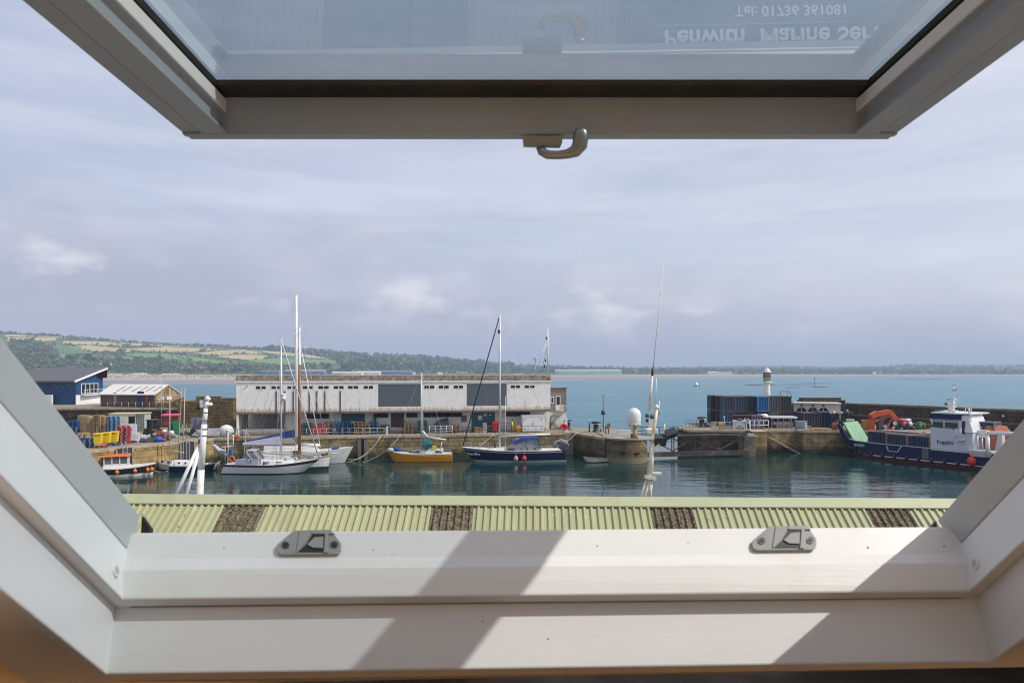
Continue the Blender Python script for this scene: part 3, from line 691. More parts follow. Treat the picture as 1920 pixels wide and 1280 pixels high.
for p in range(860, 2701, 12):
    y_ = prof(R2, p) + mnoise.noise((p * .03, 0, 1)) * .5 + mnoise.noise((p * .11, 0, 4)) * .35
    ra_.append(at(p, 702, 4600)); rb_.append(at(p, y_, 5300)); rc2.append(at(p, 700, 5500))
mb.strip(ra_, rb_).strip(rb_, rc2)
struct('hills', mb, groundmat('far_ridge', (.06, .085, .05), (.09, .11, .06), .004))
# foreshore: sand from the hills' foot down to the water
SH = [(-900, 760), (60, 726), (250, 721), (440, 720), (700, 716), (1000, 714.5), (1100, 713), (1250, 710.5), (1330, 708.5), (1480, 707), (1920, 705), (3200, 704)]
mb = MB(); rows = []
for f in (0, .35, .7, 1):
    row = []
    for p in pxs:
        w_ = atz(p, prof(SH, p), -.02); t_ = terr(p, 0); q = w_.lerp(t_, f); q.z = -.05 + (Z0_(p) + .1) * f; row.append(q)
    rows.append(row)
for r0, r1 in zip(rows, rows[1:]): mb.strip(r0, r1, None, True)
m, t, b = newmat('beach_sand'); p = t.n('ShaderNodeNewGeometry').outputs['Position']; z = t.n('ShaderNodeSeparateXYZ'); t.l(p, z.inputs[0])
o = t.mix(t.ramp(t.math('ADD', z.outputs[2], t.math('MULTIPLY', t.noise(t.scaled(p, (.3, 1, 1)), .02, 4), 1.6)), 1.0, 2.0) if False else t.ramp(t.math('DIVIDE', t.math('ADD', z.outputs[2], t.math('MULTIPLY', t.noise(t.scaled(p, (.3, 1, 1)), .02, 4), 2.0)), 8.0), .3, .55), (.23, .205, .19), (.43, .35, .27))
t.l(o, b.inputs['Base Color']); b.inputs['Roughness'].default_value = .6
struct('beach', mb, m)
# fields laid on the slope
straw = groundmat('straw_field', (.43, .335, .15), (.50, .40, .20), .01); straw2 = groundmat('pale_field', (.40, .37, .18), (.46, .41, .22), .01)
green = groundmat('green_field', (.13, .23, .055), (.17, .27, .075), .012); green2 = groundmat('soft_green_field', (.095, .165, .055), (.12, .19, .06), .012); soil = groundmat('bare_field', (.14, .12, .085), (.17, .14, .10), .02)
FIELDS = [
 (straw2, [(10, 623, 626.5), (140, 629, 634)]), (straw, [(10, 627.5, 633), (70, 628, 632.5), (143, 635, 636.5)]), (straw, [(14, 634, 641), (70, 633.5, 641), (105, 634, 639)]),
 (straw2, [(145, 632, 636), (215, 637.5, 640)]), (straw, [(118, 640, 646), (190, 640.5, 649), (228, 645, 650)]), (straw, [(130, 648.5, 651), (175, 648.5, 660), (245, 655, 661)]),
 (green2, [(100, 647, 662), (125, 648, 663), (172, 661, 664)]), (straw, [(198, 640, 641), (240, 642, 648.5), (320, 645, 650), (418, 651, 652)]),
 (straw, [(238, 654.5, 655), (300, 651.5, 662), (360, 655, 657)]), (straw, [(305, 650, 661.5), (345, 652.5, 663), (420, 654, 655)]), (straw, [(362, 662.5, 663), (420, 657, 668), (455, 656, 667), (490, 659, 664)]),
 (straw, [(405, 669, 670), (470, 665, 676), (510, 668, 672)]), (green, [(230, 664, 668), (320, 662.5, 674)]), (green, [(322, 665, 673), (390, 673, 682), (470, 684, 686)]), (green, [(318, 673.5, 680), (365, 680, 682)]),
 (green, [(462, 676, 677), (520, 672.5, 684), (640, 676, 684)]), (straw2, [(492, 658, 661), (560, 662, 670), (630, 675, 676)]), (green2, [(425, 648.5, 650), (500, 656.5, 658)]), (soil, [(318, 682, 692), (400, 684, 694), (500, 687, 694)]),
 (green2, [(640, 661, 664), (720, 669, 671.5)]), (green2, [(660, 668, 670), (740, 673, 676)]), (green, [(638, 679, 683), (655, 681, 683.5)]), (green, [(100, 664.5, 674), (150, 665, 677)]), (green, [(205, 669, 678), (250, 671, 676)]),
 (green2, [(1660, 690, 693), (1740, 688, 692)]), (green2, [(1745, 687.5, 690.5), (1850, 687.5, 692)]), (green2, [(1860, 687, 692), (1960, 687, 693)]), (straw2, [(1640, 694, 696), (1760, 693.5, 696)]),
]
for fm, tab in FIELDS:
    top = [(a, b_) for a, b_, c_ in tab]; bot = [(a, c_) for a, b_, c_ in tab]; x0, x1 = tab[0][0], tab[-1][0]
    n = max(3, int((x1 - x0) / 8)); R0, R1 = [], []
    grid = []
    for j in range(6):
        row = []
        for k in range(n + 1):
            p_ = x0 + (x1 - x0) * k / n; yy = prof(top, p_) + (prof(bot, p_) - prof(top, p_)) * j / 5
            q = terr_at(p_, yy); row.append(q + Vector((0, 0, 1.2)))
        grid.append(row)
    mb = MB()
    for r0, r1 in zip(grid, grid[1:]): mb.strip(r0, r1, None, True)
    struct('field', mb, fm)
# foliage: clumps of small leaf-cluster faces
def leafmat(name, a, b_, c):
    m, t, b = newmat(name); p = t.n('ShaderNodeNewGeometry').outputs['Position']
    o = t.mix(t.ramp(t.noise(p, .05, 5, .6), .35, .65), a, b_); o = t.mix(t.ramp(t.noise(p, .35, 4, .7), .5, .7), o, c)
    t.l(o, b.inputs['Base Color']); b.inputs['Roughness'].default_value = .9; b.inputs['Specular IOR Level'].default_value = .1; return m
leaf_far = leafmat('far_leaves', (.062, .092, .036), (.10, .135, .05), (.14, .16, .06))
leaf_dark = leafmat('dark_leaves', (.024, .042, .022), (.04, .062, .03), (.07, .09, .035))
bark = mat('bark', (.09, .07, .05), .9, .3, 2)
def clump(mb, c, r, n, h=1.0, fs=.42):
    for _ in range(n):
        while True:
            d = Vector((random.uniform(-1, 1), random.uniform(-1, 1), random.uniform(-.75, 1)))
            if .25 < d.length < 1: break
        p_ = c + Vector((d.x * r, d.y * r, d.z * r * h)); s = r * fs * random.uniform(.6, 1.3)
        a = Vector((random.gauss(0, 1), random.gauss(0, 1), random.gauss(0, 1))).normalized(); b_ = a.orthogonal().normalized() * s; c_ = a.cross(b_).normalized() * s
        mb.add([p_ - b_, p_ + c_ * .8, p_ + b_, p_ - c_ * .9], [(0, 1, 2, 3)])
hedge, wood = MB(), MB()
def hedge_line(pts, step=4, r=2.2):
    for (a, b_), (c, d) in zip(pts, pts[1:]):
        n = max(1, int(math.hypot(c - a, (d - b_) * 4) / step))
        for k in range(n):
            f = k / n; q = terr_at(a + (c - a) * f, b_ + (d - b_) * f)
            rr = r * q.y / 1300 * random.choice((.6, .8, 1, 1, 1.2, 2.0)); clump(hedge, q + Vector((random.uniform(-2, 2), 0, rr * .6)), rr, 9, 1.0, .55)
for pts in ([(8, 627), (70, 627.5), (143, 635)], [(8, 633.5), (70, 633), (105, 634), (145, 637)], [(143, 630), (145, 637), (198, 640), (232, 647), (240, 649.5), (330, 649), (420, 653)], [(118, 639), (150, 638)], [(118, 647), (190, 649), (232, 652), (240, 655)],
            [(125, 647), (172, 660), (200, 662), (245, 661)], [(232, 652), (300, 651)], [(200, 664), (245, 662), (322, 663), (400, 675), (480, 686)], [(318, 665), (365, 680), (400, 685), (520, 686), (640, 685)], [(300, 663), (345, 664), (362, 662), (405, 656), (455, 655), (500, 664), (520, 669), (560, 671), (640, 676.5)],
            [(395, 669), (440, 666), (490, 664.5)], [(405, 672), (462, 677), (520, 671)], [(430, 648), (500, 657), (560, 661), (630, 674)], [(455, 655), (490, 657)], [(640, 666), (740, 673)], [(650, 672), (745, 677)], [(175, 664), (250, 668)], [(1650, 692), (1850, 692)], [(1742, 688), (1745, 693)], [(1855, 687), (1858, 693)], [(1640, 697), (1900, 695)]):
    hedge_line(pts)
tag(hedge.build('hedgerows', leaf_far, fix=False), 'dark hedgerows dividing the straw and green fields', 'hedgerow', kind='stuff')
def woods(px0, px1, top, bot, n, r0=6, r1=11, mb=wood, k=16):
    for _ in range(n):
        p_ = random.uniform(px0, px1); t_, b_ = prof(top, p_), prof(bot, p_); y = random.uniform(t_, b_)
        q = terr_at(p_, y); sc = q.y / 900; r = random.uniform(r0, r1) * sc
        clump(mb, q + Vector((0, 0, r * .5)), r, k, .85)
crest_t = [(x, y + 3.5) for x, y in CREST]
woods(-60, 520, crest_t, [(-60, 621), (0, 623), (140, 628), (215, 637), (300, 642), (420, 647), (520, 657)], 700, 2.2, 4.2)
woods(500, 900, crest_t, [(500, 657), (600, 668), (650, 683), (700, 693), (900, 697)], 1100, 3, 5.5)
woods(640, 960, [(640, 676), (740, 679), (960, 688)], [(640, 692), (960, 698)], 380, 4, 7)
woods(20, 105, [(20, 643), (50, 641), (100, 648)], [(20, 690), (105, 690)], 190, 3.5, 6)
woods(60, 330, [(60, 672), (330, 677)], [(60, 695), (330, 695)], 130, 3, 6)
woods(200, 620, [(200, 676), (330, 682), (480, 688), (620, 688)], [(200, 696), (620, 696)], 200, 2.5, 5)
woods(900, 1330, [(900, 685), (1000, 688), (1060, 688), (1200, 692), (1330, 691.5)], [(900, 698), (1330, 699)], 800, 2, 4)
woods(1330, 1640, [(1330, 690.5), (1400, 689), (1480, 688.5), (1560, 692), (1640, 690)], [(1330, 699), (1640, 700)], 700, 1.6, 3.2)
woods(1600, 1980, [(1600, 693), (1720, 684), (1980, 687)], [(1600, 696), (1980, 697)], 380, 1.4, 2.8)
woods(-120, 2100, [(-120, 690), (700, 696), (2100, 699)], [(-120, 700), (700, 701), (2100, 701.5)], 900, 2, 4)
tag(wood.build('far_woods', leaf_far, fix=False), 'far woods covering the ridge and the foot of the hills', 'woods', kind='stuff')
# trees one can tell apart along the foot of the hill
def far_tree(px, base, wpx, hpx, label, m=leaf_dark):
    q = terr_at(px, base); k = q.y / F; w_, h_ = wpx * k, hpx * k
    r = thing('far_tree', label, 'tree', q, 0, 'trees along the far shore')
    MB().cyl((0, 0, -1), (w_ * .03, 0, h_ * .5), w_ * .06, w_ * .03, 6).cyl((0, 0, h_ * .3), (w_ * .22, 0, h_ * .6), w_ * .03, w_ * .015, 5).cyl((0, 0, h_ * .3), (-w_ * .22, 0, h_ * .55), w_ * .03, w_ * .015, 5).build('trunk', bark, r)
    mb = MB()
    for _ in range(9):
        a = random.uniform(0, 6.28); d = random.uniform(0, .34) * w_
        clump(mb, Vector((d * math.cos(a), d * math.sin(a), h_ * random.uniform(.35, .78))), w_ * random.uniform(.15, .24), 26, h_ / w_ * .9)
    mb.build('crown', m, r, fix=False)
for px, b_, w_, h_, lb in ((168, 680, 24, 18, 'round dark tree beyond the blue building, larger of the pair on the slope'), (203, 694, 18, 20, 'dark tree with visible trunks above the white-roofed shed'), (296, 697, 20, 11, 'low round dark tree left of the twin masts on the far shore'), (352, 699, 18, 9, 'first of three low dark trees above the rock armour, left one'), (378, 699, 15, 9, 'middle one of three low dark trees above the rock armour'), (400, 699, 20, 10, 'right one of three low dark trees above the rock armour'), (443, 699, 22, 11, 'broad dark tree above the left corner of the white warehouse'), (131, 678, 20, 14, 'mid-green tree beside the green field beyond the blue roof'), (222, 681, 18, 13, 'pale green loose tree below the straw fields'), (298, 678, 12, 10, 'small upright dark tree at the field edge on the hill'), (646, 696, 17, 12, 'dark tree beside the long white shed on the far shore'), (826, 692, 11, 9, 'single dark tree on the wooded far slope above the warehouse'), (885, 695, 20, 9, 'broad dark tree right of the leaning forestay on the far shore'), (228, 661, 16, 8, 'round dark tree alone among the straw fields'), (857, 671, 5, 6, 'tiny lone tree standing on the skyline right of the hilltop'), (1242, 699, 26, 9, 'wide dark tree group right of the tall whip aerial')):
    far_tree(px, b_, w_, h_, lb)
# shingle and boulders under the far sea front
m, t, b = newmat('rock_armour'); p = t.n('ShaderNodeNewGeometry').outputs['Position']
t.l(t.mix(t.ramp(t.noise(p, .25, 3), .45, .6), (.20, .165, .135), (.64, .56, .48)), b.inputs['Base Color']); b.inputs['Roughness'].default_value = .9
mb = MB()
for px in range(150, 470):
    for _ in range(5):
        f = random.uniform(.55, .99); t_ = terr(px, 0); w_ = atz(px, prof(SH, px), 0); q = w_.lerp(t_, f); q.z = (Z0_(px) + .1) * f + .1
        s = q.y / F * random.uniform(.9, 2.1); q.x += random.uniform(-.5, .5) * q.y / F
        mb.box(q, (s * 1.3, s, s), None, Matrix.Rotation(random.uniform(0, 3), 3, (random.random(), random.random(), .5)))
tag(mb.build('rock_armour', m), 'band of pale boulders along the far sea front', 'rocks', kind='stuff')
# low black reefs out in the bay
reef_m = mat('reef_rock', (.045, .045, .05), .9, .3, .3)
for px, py, wpx, hpx, lb in ((1425, 722, 62, 2.6, 'low dark reef in the bay left of the lighthouse top'), (1490, 722.5, 70, 1.6, 'thin dark reef line in the bay right of the lighthouse'), (1530, 719, 110, 1.6, 'long thin reef farther out behind the other reefs'), (1538, 725.5, 36, 2.0, 'small reef carrying a beacon pole in the bay'), (1730, 711.5, 130, 2.4, 'broad distant reef off the far beach on the right side'), (1485, 727, 30, 1.0, 'nearest small rock skerry right of the lighthouse')):
    q = atz(px, py, 0); k = q.y / F; mb = MB(); n = 26; ra, rb = [], []
    for i in range(n + 1):
        f = i / n; x = (f - .5) * wpx * k; e = math.sin(math.pi * f) ** .6; zz = hpx * k * e * (.35 + .65 * abs(mnoise.noise((f * 7, px, 0))) * 1.6) + .05
        ra.append((x, -6 * k * e - .5, -.5)); rb.append((x, random.uniform(-1, 1) * k, zz))
    rc_ = [(a[0], 8 * k, -.5) for a in ra]; mb.strip(ra, rb).strip(rb, rc_)
    o = mb.build('reef', reef_m, loc=q); tag(o, lb, 'reef', 'reefs in the bay')
bp_ = atz(1527, 724, 0); k = bp_.y / F
bb_ = MB().cyl((0, 0, 0), (0, 0, 16 * k), .35 * k, n=6).ball((0, 0, 16 * k), .9 * k, n=6).build('beacon_pole', reef_m, loc=bp_); tag(bb_, 'thin beacon pole standing on a reef in the bay', 'beacon')
# buildings on the far shore
far_white = mat('far_white_wall', (.62, .61, .58), .7, .05, .1); far_roof = mat('far_grey_roof', (.26, .25, .24), .8, .1, .1); far_blue = mat('far_blue_wall', (.10, .15, .22), .6, .1, .1); glasshouse = mat('glasshouse_glass', (.36, .50, .43), .35, .12, .02); far_brown = mat('far_brown_wall', (.30, .22, .17), .8, .1, .1)
def far_house(px, base, wpx, hpx, wall, roof, label, cat='building', kind='gable', name='far_building', dep=.6):
    y0 = Y0_(px) - 3; hpx = hpx * .8; k = y0 / F; q = Vector(((px - 960) * k, y0, H - (base - HZ) * k)); w_, h_ = wpx * k, hpx * k; d = max(6, w_ * dep * .5)
    if base < 699: q = terr_at(px, base); k = q.y / F; w_, h_ = wpx * k, hpx * k; d = max(6, w_ * dep * .5)
    r = thing(name, label, cat, q)
    MB().bb(-w_ / 2, w_ / 2, 0, d, -4, h_ * .6).build('wall', wall, r)
    mb = MB()
    if kind == 'gable': mb.loft([(-w_ / 2 - .3, -.4, h_ * .6), (-w_ / 2 - .3, d / 2, h_), (-w_ / 2 - .3, d + .4, h_ * .6)], [(w_ / 2 + .3, -.4, h_ * .6), (w_ / 2 + .3, d / 2, h_), (w_ / 2 + .3, d + .4, h_ * .6)])
    else:
        pts = [(-w_ / 2 + w_ * i / 8, h_ * (.6 + .4 * math.sin(math.pi * i / 8))) for i in range(9)]
        mb.loft([(x, -.3, z) for x, z in pts], [(x, d, z) for x, z in pts])
    mb.build('roof', roof, r)
    return r
for a in ((205, 705, 38, 5, far_white, far_white, 'long low white shed above the rock armour on the far shore'), (262, 704, 22, 6, far_white, far_white, 'white pitched-roof chalet beside the far beach'), (246, 704, 8, 4, far_brown, far_white, 'tiny chalet with white roof next to the larger beach chalet'), (312, 703, 16, 4, far_white, far_white, 'small white caravan-like building above the boulders'), (330, 703, 10, 3.5, far_white, far_white, 'smallest white box building above the boulders left of the warehouse'), (92, 702, 8, 6, far_brown, far_white, 'little house with white gable at the left edge of the far town'), (106, 702, 9, 6, far_brown, far_white, 'second white-gabled house of the far town beside the window frame'), (150, 702, 40, 6, far_white, far_roof, 'grey-roofed hall peeking over the blue building'), (172, 703, 14, 7, far_white, far_white, 'white pitched tent-like roof peeking over the blue building'), (196, 686, 20, 7, far_white, far_white, 'white house among trees on the lower hillside'), (505, 701, 36, 9, far_blue, far_blue, 'long blue shed on the far shore behind the twin masts'), (570, 701, 74, 11, far_blue, far_roof, 'wide blue-fronted store behind the brown mast on the far shore'), (650, 702, 56, 7, far_white, far_white, 'long white shed behind the warehouse roof'), (690, 702, 44, 8, far_white, far_white, 'bright white hall left of the dark far shed'), (742, 702, 60, 10, far_blue, far_blue, 'dark blue industrial shed on the far shore'), (771, 703, 14, 7, far_white, far_white, 'small white block right of the dark far shed'), (825, 703, 8, 6, far_white, far_white, 'lone small white block above the warehouse parapet'), (866, 702, 20, 6, far_brown, far_roof, 'row of brown houses with grey roof on the far shore'), (970, 703, 16, 4, far_white, far_roof, 'small pale houses left of the rooftop mast'), (1072, 699, 62, 8, glasshouse, glasshouse, 'left long pale green glasshouse by the far beach'), (1118, 699.5, 96, 9, glasshouse, glasshouse, 'main long pale green glasshouse by the far beach'), (1197, 698, 18, 5, far_white, far_roof, 'pale house near the whip aerial on the far shore'), (1225, 698, 10, 5, far_white, far_white, 'small white house right of the whip aerial on the far shore'), (1338, 700.5, 20, 5, far_white, far_white, 'white beach house left of the lighthouse on the far shore'), (1352, 700.5, 10, 5, far_white, far_roof, 'grey-roofed beach house beside the white one left of the lighthouse'), (1365, 701, 16, 5, far_white, glasshouse, 'greenish roofed shed nearest the lighthouse on the far shore'), (1640, 702, 5, 6, far_white, far_white, 'tiny white tower on the far beach to the right'), (1400, 702, 12, 4, far_brown, far_roof, 'low brown house just left of the lighthouse lantern')):
    far_house(*a)
# ------------------------------------------------------------------ the white warehouse on the middle quay
def peel(name, base, stain, under, streak=True, zb=0.0):
    m, t, b = newmat(name); tc = t.n('ShaderNodeTexCoord').outputs['Object']
    o = t.mix(t.ramp(t.noise(tc, 1.2, 8, .7), .35, .7), base, tuple(x * .86 for x in lin(base)))
    o = t.mix(t.math('MULTIPLY', t.ramp(t.noise(t.scaled(tc, (.9, .9, .16)), 1.3, 8, .65), .54, .72), .42), o, stain)
    vo = t.n('ShaderNodeTexVoronoi'); vo.feature = 'DISTANCE_TO_EDGE'; vo.inputs['Scale'].default_value = .8; t.l(tc, vo.inputs['Vector'])
    o = t.mix(t.math('MULTIPLY', t.ramp(vo.outputs['Distance'], .004, .02, (1, 1, 1), (0, 0, 0)), .13), o, tuple(x * .45 for x in lin(base)))
    o = t.mix(t.ramp(t.noise(tc, 2.3, 10, .8), .60, .68), o, under)
    z = t.n('ShaderNodeSeparateXYZ'); t.l(tc, z.inputs[0])
    fz = t.math('SUBTRACT', t.math('SUBTRACT', z.outputs[2], zb), t.math('MULTIPLY', t.noise(t.scaled(tc, (2.2, 2.2, .12)), 1.4, 6, .7), 1.7))
    o = t.mix(t.math('MULTIPLY', t.ramp(t.math('ADD', fz, .75), .0, .45, (1, 1, 1), (0, 0, 0)), .75), o, (.40, .26, .15))
    o = t.mix(t.math('MULTIPLY', t.ramp(t.noise(t.scaled(tc, (1, 1, .7)), 5.5, 10, .8), .585, .64), .55), o, (.27, .25, .23))
    t.l(o, b.inputs['Base Color']); b.inputs['Roughness'].default_value = .85
    bp = t.n('ShaderNodeBump'); bp.inputs['Strength'].default_value = .3; bp.inputs['Distance'].default_value = .03; t.l(t.noise(tc, 4, 8, .7), bp.inputs['Height']); t.l(bp.outputs[0], b.inputs['Normal'])
    return m
ww = peel('warehouse_white', (.90, .875, .82), (.34, .31, .27), (.36, .32, .28), zb=3.12)
wl_ = peel('warehouse_lower_white', (.86, .84, .78), (.36, .32, .25), (.30, .27, .22))
fascia_m = peel('lichen_fascia', (.46, .42, .36), (.24, .18, .12), (.33, .17, .06))
def lichen():
    m, t, b = newmat('lichen_parapet'); tc = t.n('ShaderNodeTexCoord').outputs['Object']
    o = t.mix(t.ramp(t.noise(tc, 1.8, 8, .75), .40, .58), (.42, .37, .31), (.19, .15, .11)); o = t.mix(t.ramp(t.noise(t.scaled(tc, (1, 1, 1.6)), 2.6, 9, .8), .52, .60), o, (.36, .19, .07)); o = t.mix(t.ramp(t.noise(tc, 5, 8, .8), .56, .63), o, (.07, .055, .045))
    t.l(o, b.inputs['Base Color']); b.inputs['Roughness'].default_value = .95; return m
lich = lichen()
rust = mat('rust_stain', (.26, .13, .06), .9, .4, 3)
slate_panel = mat('slate_grey_panel', (.095, .115, .13), .5, .08, .5, dirt=(.13, .14, .15), dirt_amt=.3, streak=True)
teal = mat('teal_door', (.028, .12, .155), .5, .15, 1, dirt=(.02, .07, .09), dirt_amt=.4, streak=True)
brown_door = mat('brown_door', (.085, .045, .04), .6, .2, 1)
void = mat('dark_interior', (.035, .033, .033), .9, .3, 1)
dark_metal = mat('dark_metal', (.05, .05, .055), .5, .2, 3)
galv = mat('galvanised_steel', (.42, .44, .45), .45, .12, 3, metal=.3)
white_metal = mat('white_metal', (.74, .74, .73), .4, .05, 3, dirt=(.45, .36, .26), dirt_amt=.2, dirt_scale=3)
wh = thing('warehouse', 'long flat-roofed white warehouse with peeling paint and two grey panels', 'warehouse', (*QL.hit(443, 3), ZQ), QL.rz)
def hx(px, off=3.0): return (QL.hit(px, off) - QL.hit(443, 3)).dot(QL.u)
D3 = 0.0                                   # local y of the upper wall face
zt, zf_, zw0, zw1 = 8.0, 7.15, 6.6, 3.12   # local heights above the quay: parapet top, fascia foot, window top, upper wall foot
XR_ = hx(1032); LW = 2.0                   # lower wall set back
# upper storey wall panels between windows (strip above, strip below, piers), openings left free
wins = [(479, 499), (508, 528), (538, 556), (567, 587), (596, 617), (625, 645), (652, 672), (681, 700), (795, 815), (822, 842), (850, 869), (957, 976), (983, 1003)]
panels = [(709, 789), (875, 950)]
cuts = sorted([(hx(a), hx(b), 'w') for a, b in wins] + [(hx(a), hx(b), 'p') for a, b in panels])
zwb = 6.22
mb = MB(ww); x = 0
slots = [518, 534, 550, 580, 594, 609, 638]
for a, b, k in cuts:
    mb.bb(x, a, D3, D3 + .3, zw1, zf_); 
    if k == 'w': mb.bb(a, b, D3, D3 + .3, zw1, zwb); mb.bb(a, b, D3, D3 + .3, zw0, zf_)
    else: mb.bb(a, b, D3 + .02, D3 + .3, zw1, zw1 + .62); mb.bb(a, b, D3, D3 + .3, 6.83, zf_)
    x = b
mb.bb(x, XR_, D3, D3 + .3, zw1, zf_); mb.bb(0, .3, D3 + .3, 12, zw1, zf_); mb.bb(XR_ - .3, XR_, D3 + .3, 12, zw1, zf_); mb.bb(0, XR_, 11.7, 12, 0, zf_)
mb.build('upper_wall', ww, wh)
MB().bb(-.06, XR_ + .06, D3 - .06, 12.06, zf_ + .003, zt).build('parapet', lich, wh)
MB().bb(-.10, XR_ + .10, D3 - .10, D3 + .1, zf_ - .06, zf_ + .12).build('string_course', ww, wh)
MB().bb(.1, XR_ - .1, .3, 11.6, zt - .5, zt + .02).build('roof', conc_grey, wh)
MB().bb(.02, XR_ - .02, D3 + .01, 11.7, zw1 - .24, zw1 - .003).build('floor_slab', mat('slab_edge', (.16, .13, .11), .9, .3, 2), wh)
for a, b, k in cuts:
    if k == 'w':
        m_ = (a + b) / 2; f = MB(white_metal)
        f.bb(a, b, D3 - .02, D3 + .06, zwb - .06, zwb); f.bb(m_ - .06, m_ + .06, D3 - .015, D3 + .12, zwb, zw0); f.bb(a, a + .05, D3 - .01, D3 + .1, zwb, zw0); f.bb(b - .05, b, D3 - .01, D3 + .1, zwb, zw0)
        fr = f.build('window', white_metal, wh)
        MB().bb(a, b, D3 + .1, D3 + .14, zwb, zw0).build('pane', dark_glass, fr)
    else:
        MB().bb(a, b, D3 + .03, D3 + .1, zw1 + .62, 6.83).build('wall_panel', slate_panel, wh)
for px in slots:
    MB().bb(hx(px) - .09, hx(px) + .09, D3 - .05, D3 + .0, zw1 - .2, 5.95).build('downpipe', mat('old_downpipe', (.11, .085, .065), .8, .3, 4, dirt=(.2, .1, .05), dirt_amt=.4), wh)
# rust streaks: thin crusts of iron stain at the slab edge
# lower storey, set back
lo = 5.0
def lx(px): return hx(px, lo)
mb = MB(wl_)
def lw(p0, p1, z0=0, z1=zw1 - .24, y=LW): mb.bb(lx(p0), lx(p1), y, y + .3, z0, z1)
mb.bb(.02, lx(453), .05, 6, 0, zw1 - .24)
lw(533, 537); lw(537, 575); vents = [(575, 598), (598, 617), (705, 728), (762, 783), (795, 815), (818, 838), (842, 862), (948, 968), (972, 994)]
lw(575, 617, 0, 2.1); lw(617, 640); lw(684, 705, 0); lw(705, 733, 0, 2.1); lw(733, 758, 0, .75); lw(758, 866, 0, 2.1); lw(866, 884); lw(928, 948); lw(948, 994, 0, 2.1); lw(994, 1030); lw(783, 795, 2.1); lw(758, 762, 2.1); lw(728, 733, 2.1)
mb.bb(lx(453), lx(533), LW - .4, LW - .2, 0, .78); mb.bb(lx(453), lx(533), 7, 7.2, 0, zw1 - .24)
mb.bb(lx(1030) - .3, lx(1030), LW + .3, 11.7, 0, zw1 - .24)
mb.build('lower_wall', wl_, wh)
for a, b in vents: MB().bb(lx(a) + .06, lx(b) - .06, LW + .12, LW + .2, 2.1, zw1 - .25).build('vent_window', void, wh)
MB().bb(lx(640), lx(684), LW - .02, LW + .1, 0, zw1 - .3).build('sliding_door', teal, wh)
d2 = MB().bb(lx(884), lx(928), LW - .02, LW + .1, 0, zw1 - .3).build('sliding_door', teal, wh)
for px, z, w_, h_ in ((657, 1.35, .5, .35), ): MB().bb(lx(px), lx(px) + w_, LW - .05, LW - .025, z, z + h_).build('notice', white_metal, wh)
for px, z, w_, h_ in ((896, 1.65, .62, .62), (907, 2.2, .42, .3), (917, 2.25, .32, .18)):
    n_ = MB().bb(lx(px), lx(px) + w_, LW - .05, LW - .025, z, z + h_).build('notice', white_metal, d2)
MB().bb(lx(733), lx(757), LW - .02, LW + .1, .75, zw1 - .32).build('door', brown_door, wh)
MB().bb(lx(865), lx(875), LW - .12, LW - .01, 1.4, 2.3).build('grey_box', slate_panel, wh)
for px in (531, 703): MB().bb(lx(px) - .17, lx(px) + .17, LW - .35, LW - .01, 0, zw1 - .25).build('post', mat('rusty_post', (.085, .065, .055), .8, .4, 3, dirt=(.3, .2, .12), dirt_amt=.4), wh)
MB().tube([(lx(560) , LW - .05, 0.2), (lx(560), LW - .05, 2.0)], .03).box((lx(560), LW - .12, 2.0), (.35, .12, .4)).build('switch_box', dark_metal, wh)
for px in (464, 560, 690, 900): MB().cyl((hx(px), -.14, 6.7), (hx(px), -.02, 6.78), .12, .06, 8).build('wall_lamp', white_metal, wh) if px == 464 else None
# roof mast with aerials at the right end
rm = thing('roof_mast', 'white pole mast with crossbar and stays on the warehouse roof corner', 'mast', (*QL.hit(1027, 3.4), ZQ + zt), QL.rz)
hm = (703 - 616) / F * QL.hit(1027, 3.4).y
MB().cyl((0, 0, -.3), (0, 0, hm), .12, .09, 8).build('pole', white_metal, rm)
MB().beam((-.5, 0, hm), (.45, 0, hm), .07, .07).cyl((-.35, 0, hm), (-.35, 0, hm + .25), .03).cyl((.3, 0, hm), (.3, 0, hm + .2), .03).build('crossbar', white_metal, rm)
MB().cyl((-.05, 0, hm * .78), (-1.75, .2, 0), .05, n=6).build('stay', white_metal, rm)
MB().cyl((-.05, 0, hm * .62), (-.9, .3, hm * .05), .025, n=5).build('stay', dark_metal, rm)
for z_, dx_ in ((hm * .80, -.2), (hm * .32, -.35), (hm * .2, -.45)): MB().cyl((dx_, -.05, z_ - .2), (dx_, -.05, z_ + .2), .10, n=8).build('lantern', dark_metal, rm)
MB().lathe([(.05, -.7), (.32, -.62), (.38, -.3), (.33, -.05), (.05, 0)], (.05, -.2, -.05), 12).build('float', mat('copper_float', (.42, .20, .08), .6, .4, 3), rm)
rm2 = thing('roof_aerial', 'short white aerial with a flat disc beside the roof mast', 'aerial', (*QL.hit(1004, 4), ZQ + zt), QL.rz)
h2 = (703 - 672) / F * 98
MB().cyl((0, 0, -.2), (0, 0, h2), .06, n=6).build('pole', white_metal, rm2); MB().cyl((0, 0, h2), (0, 0, h2 + .12), .42, .5, 12).cyl((0, 0, h2 - .4), (0, 0, h2 - .3), .2, n=10).build('disc', white_metal, rm2)
MB().cyl((0, 0, h2 * .1), (-.9, -.2, .1), .03, n=5).build('stay', white_metal, rm2)
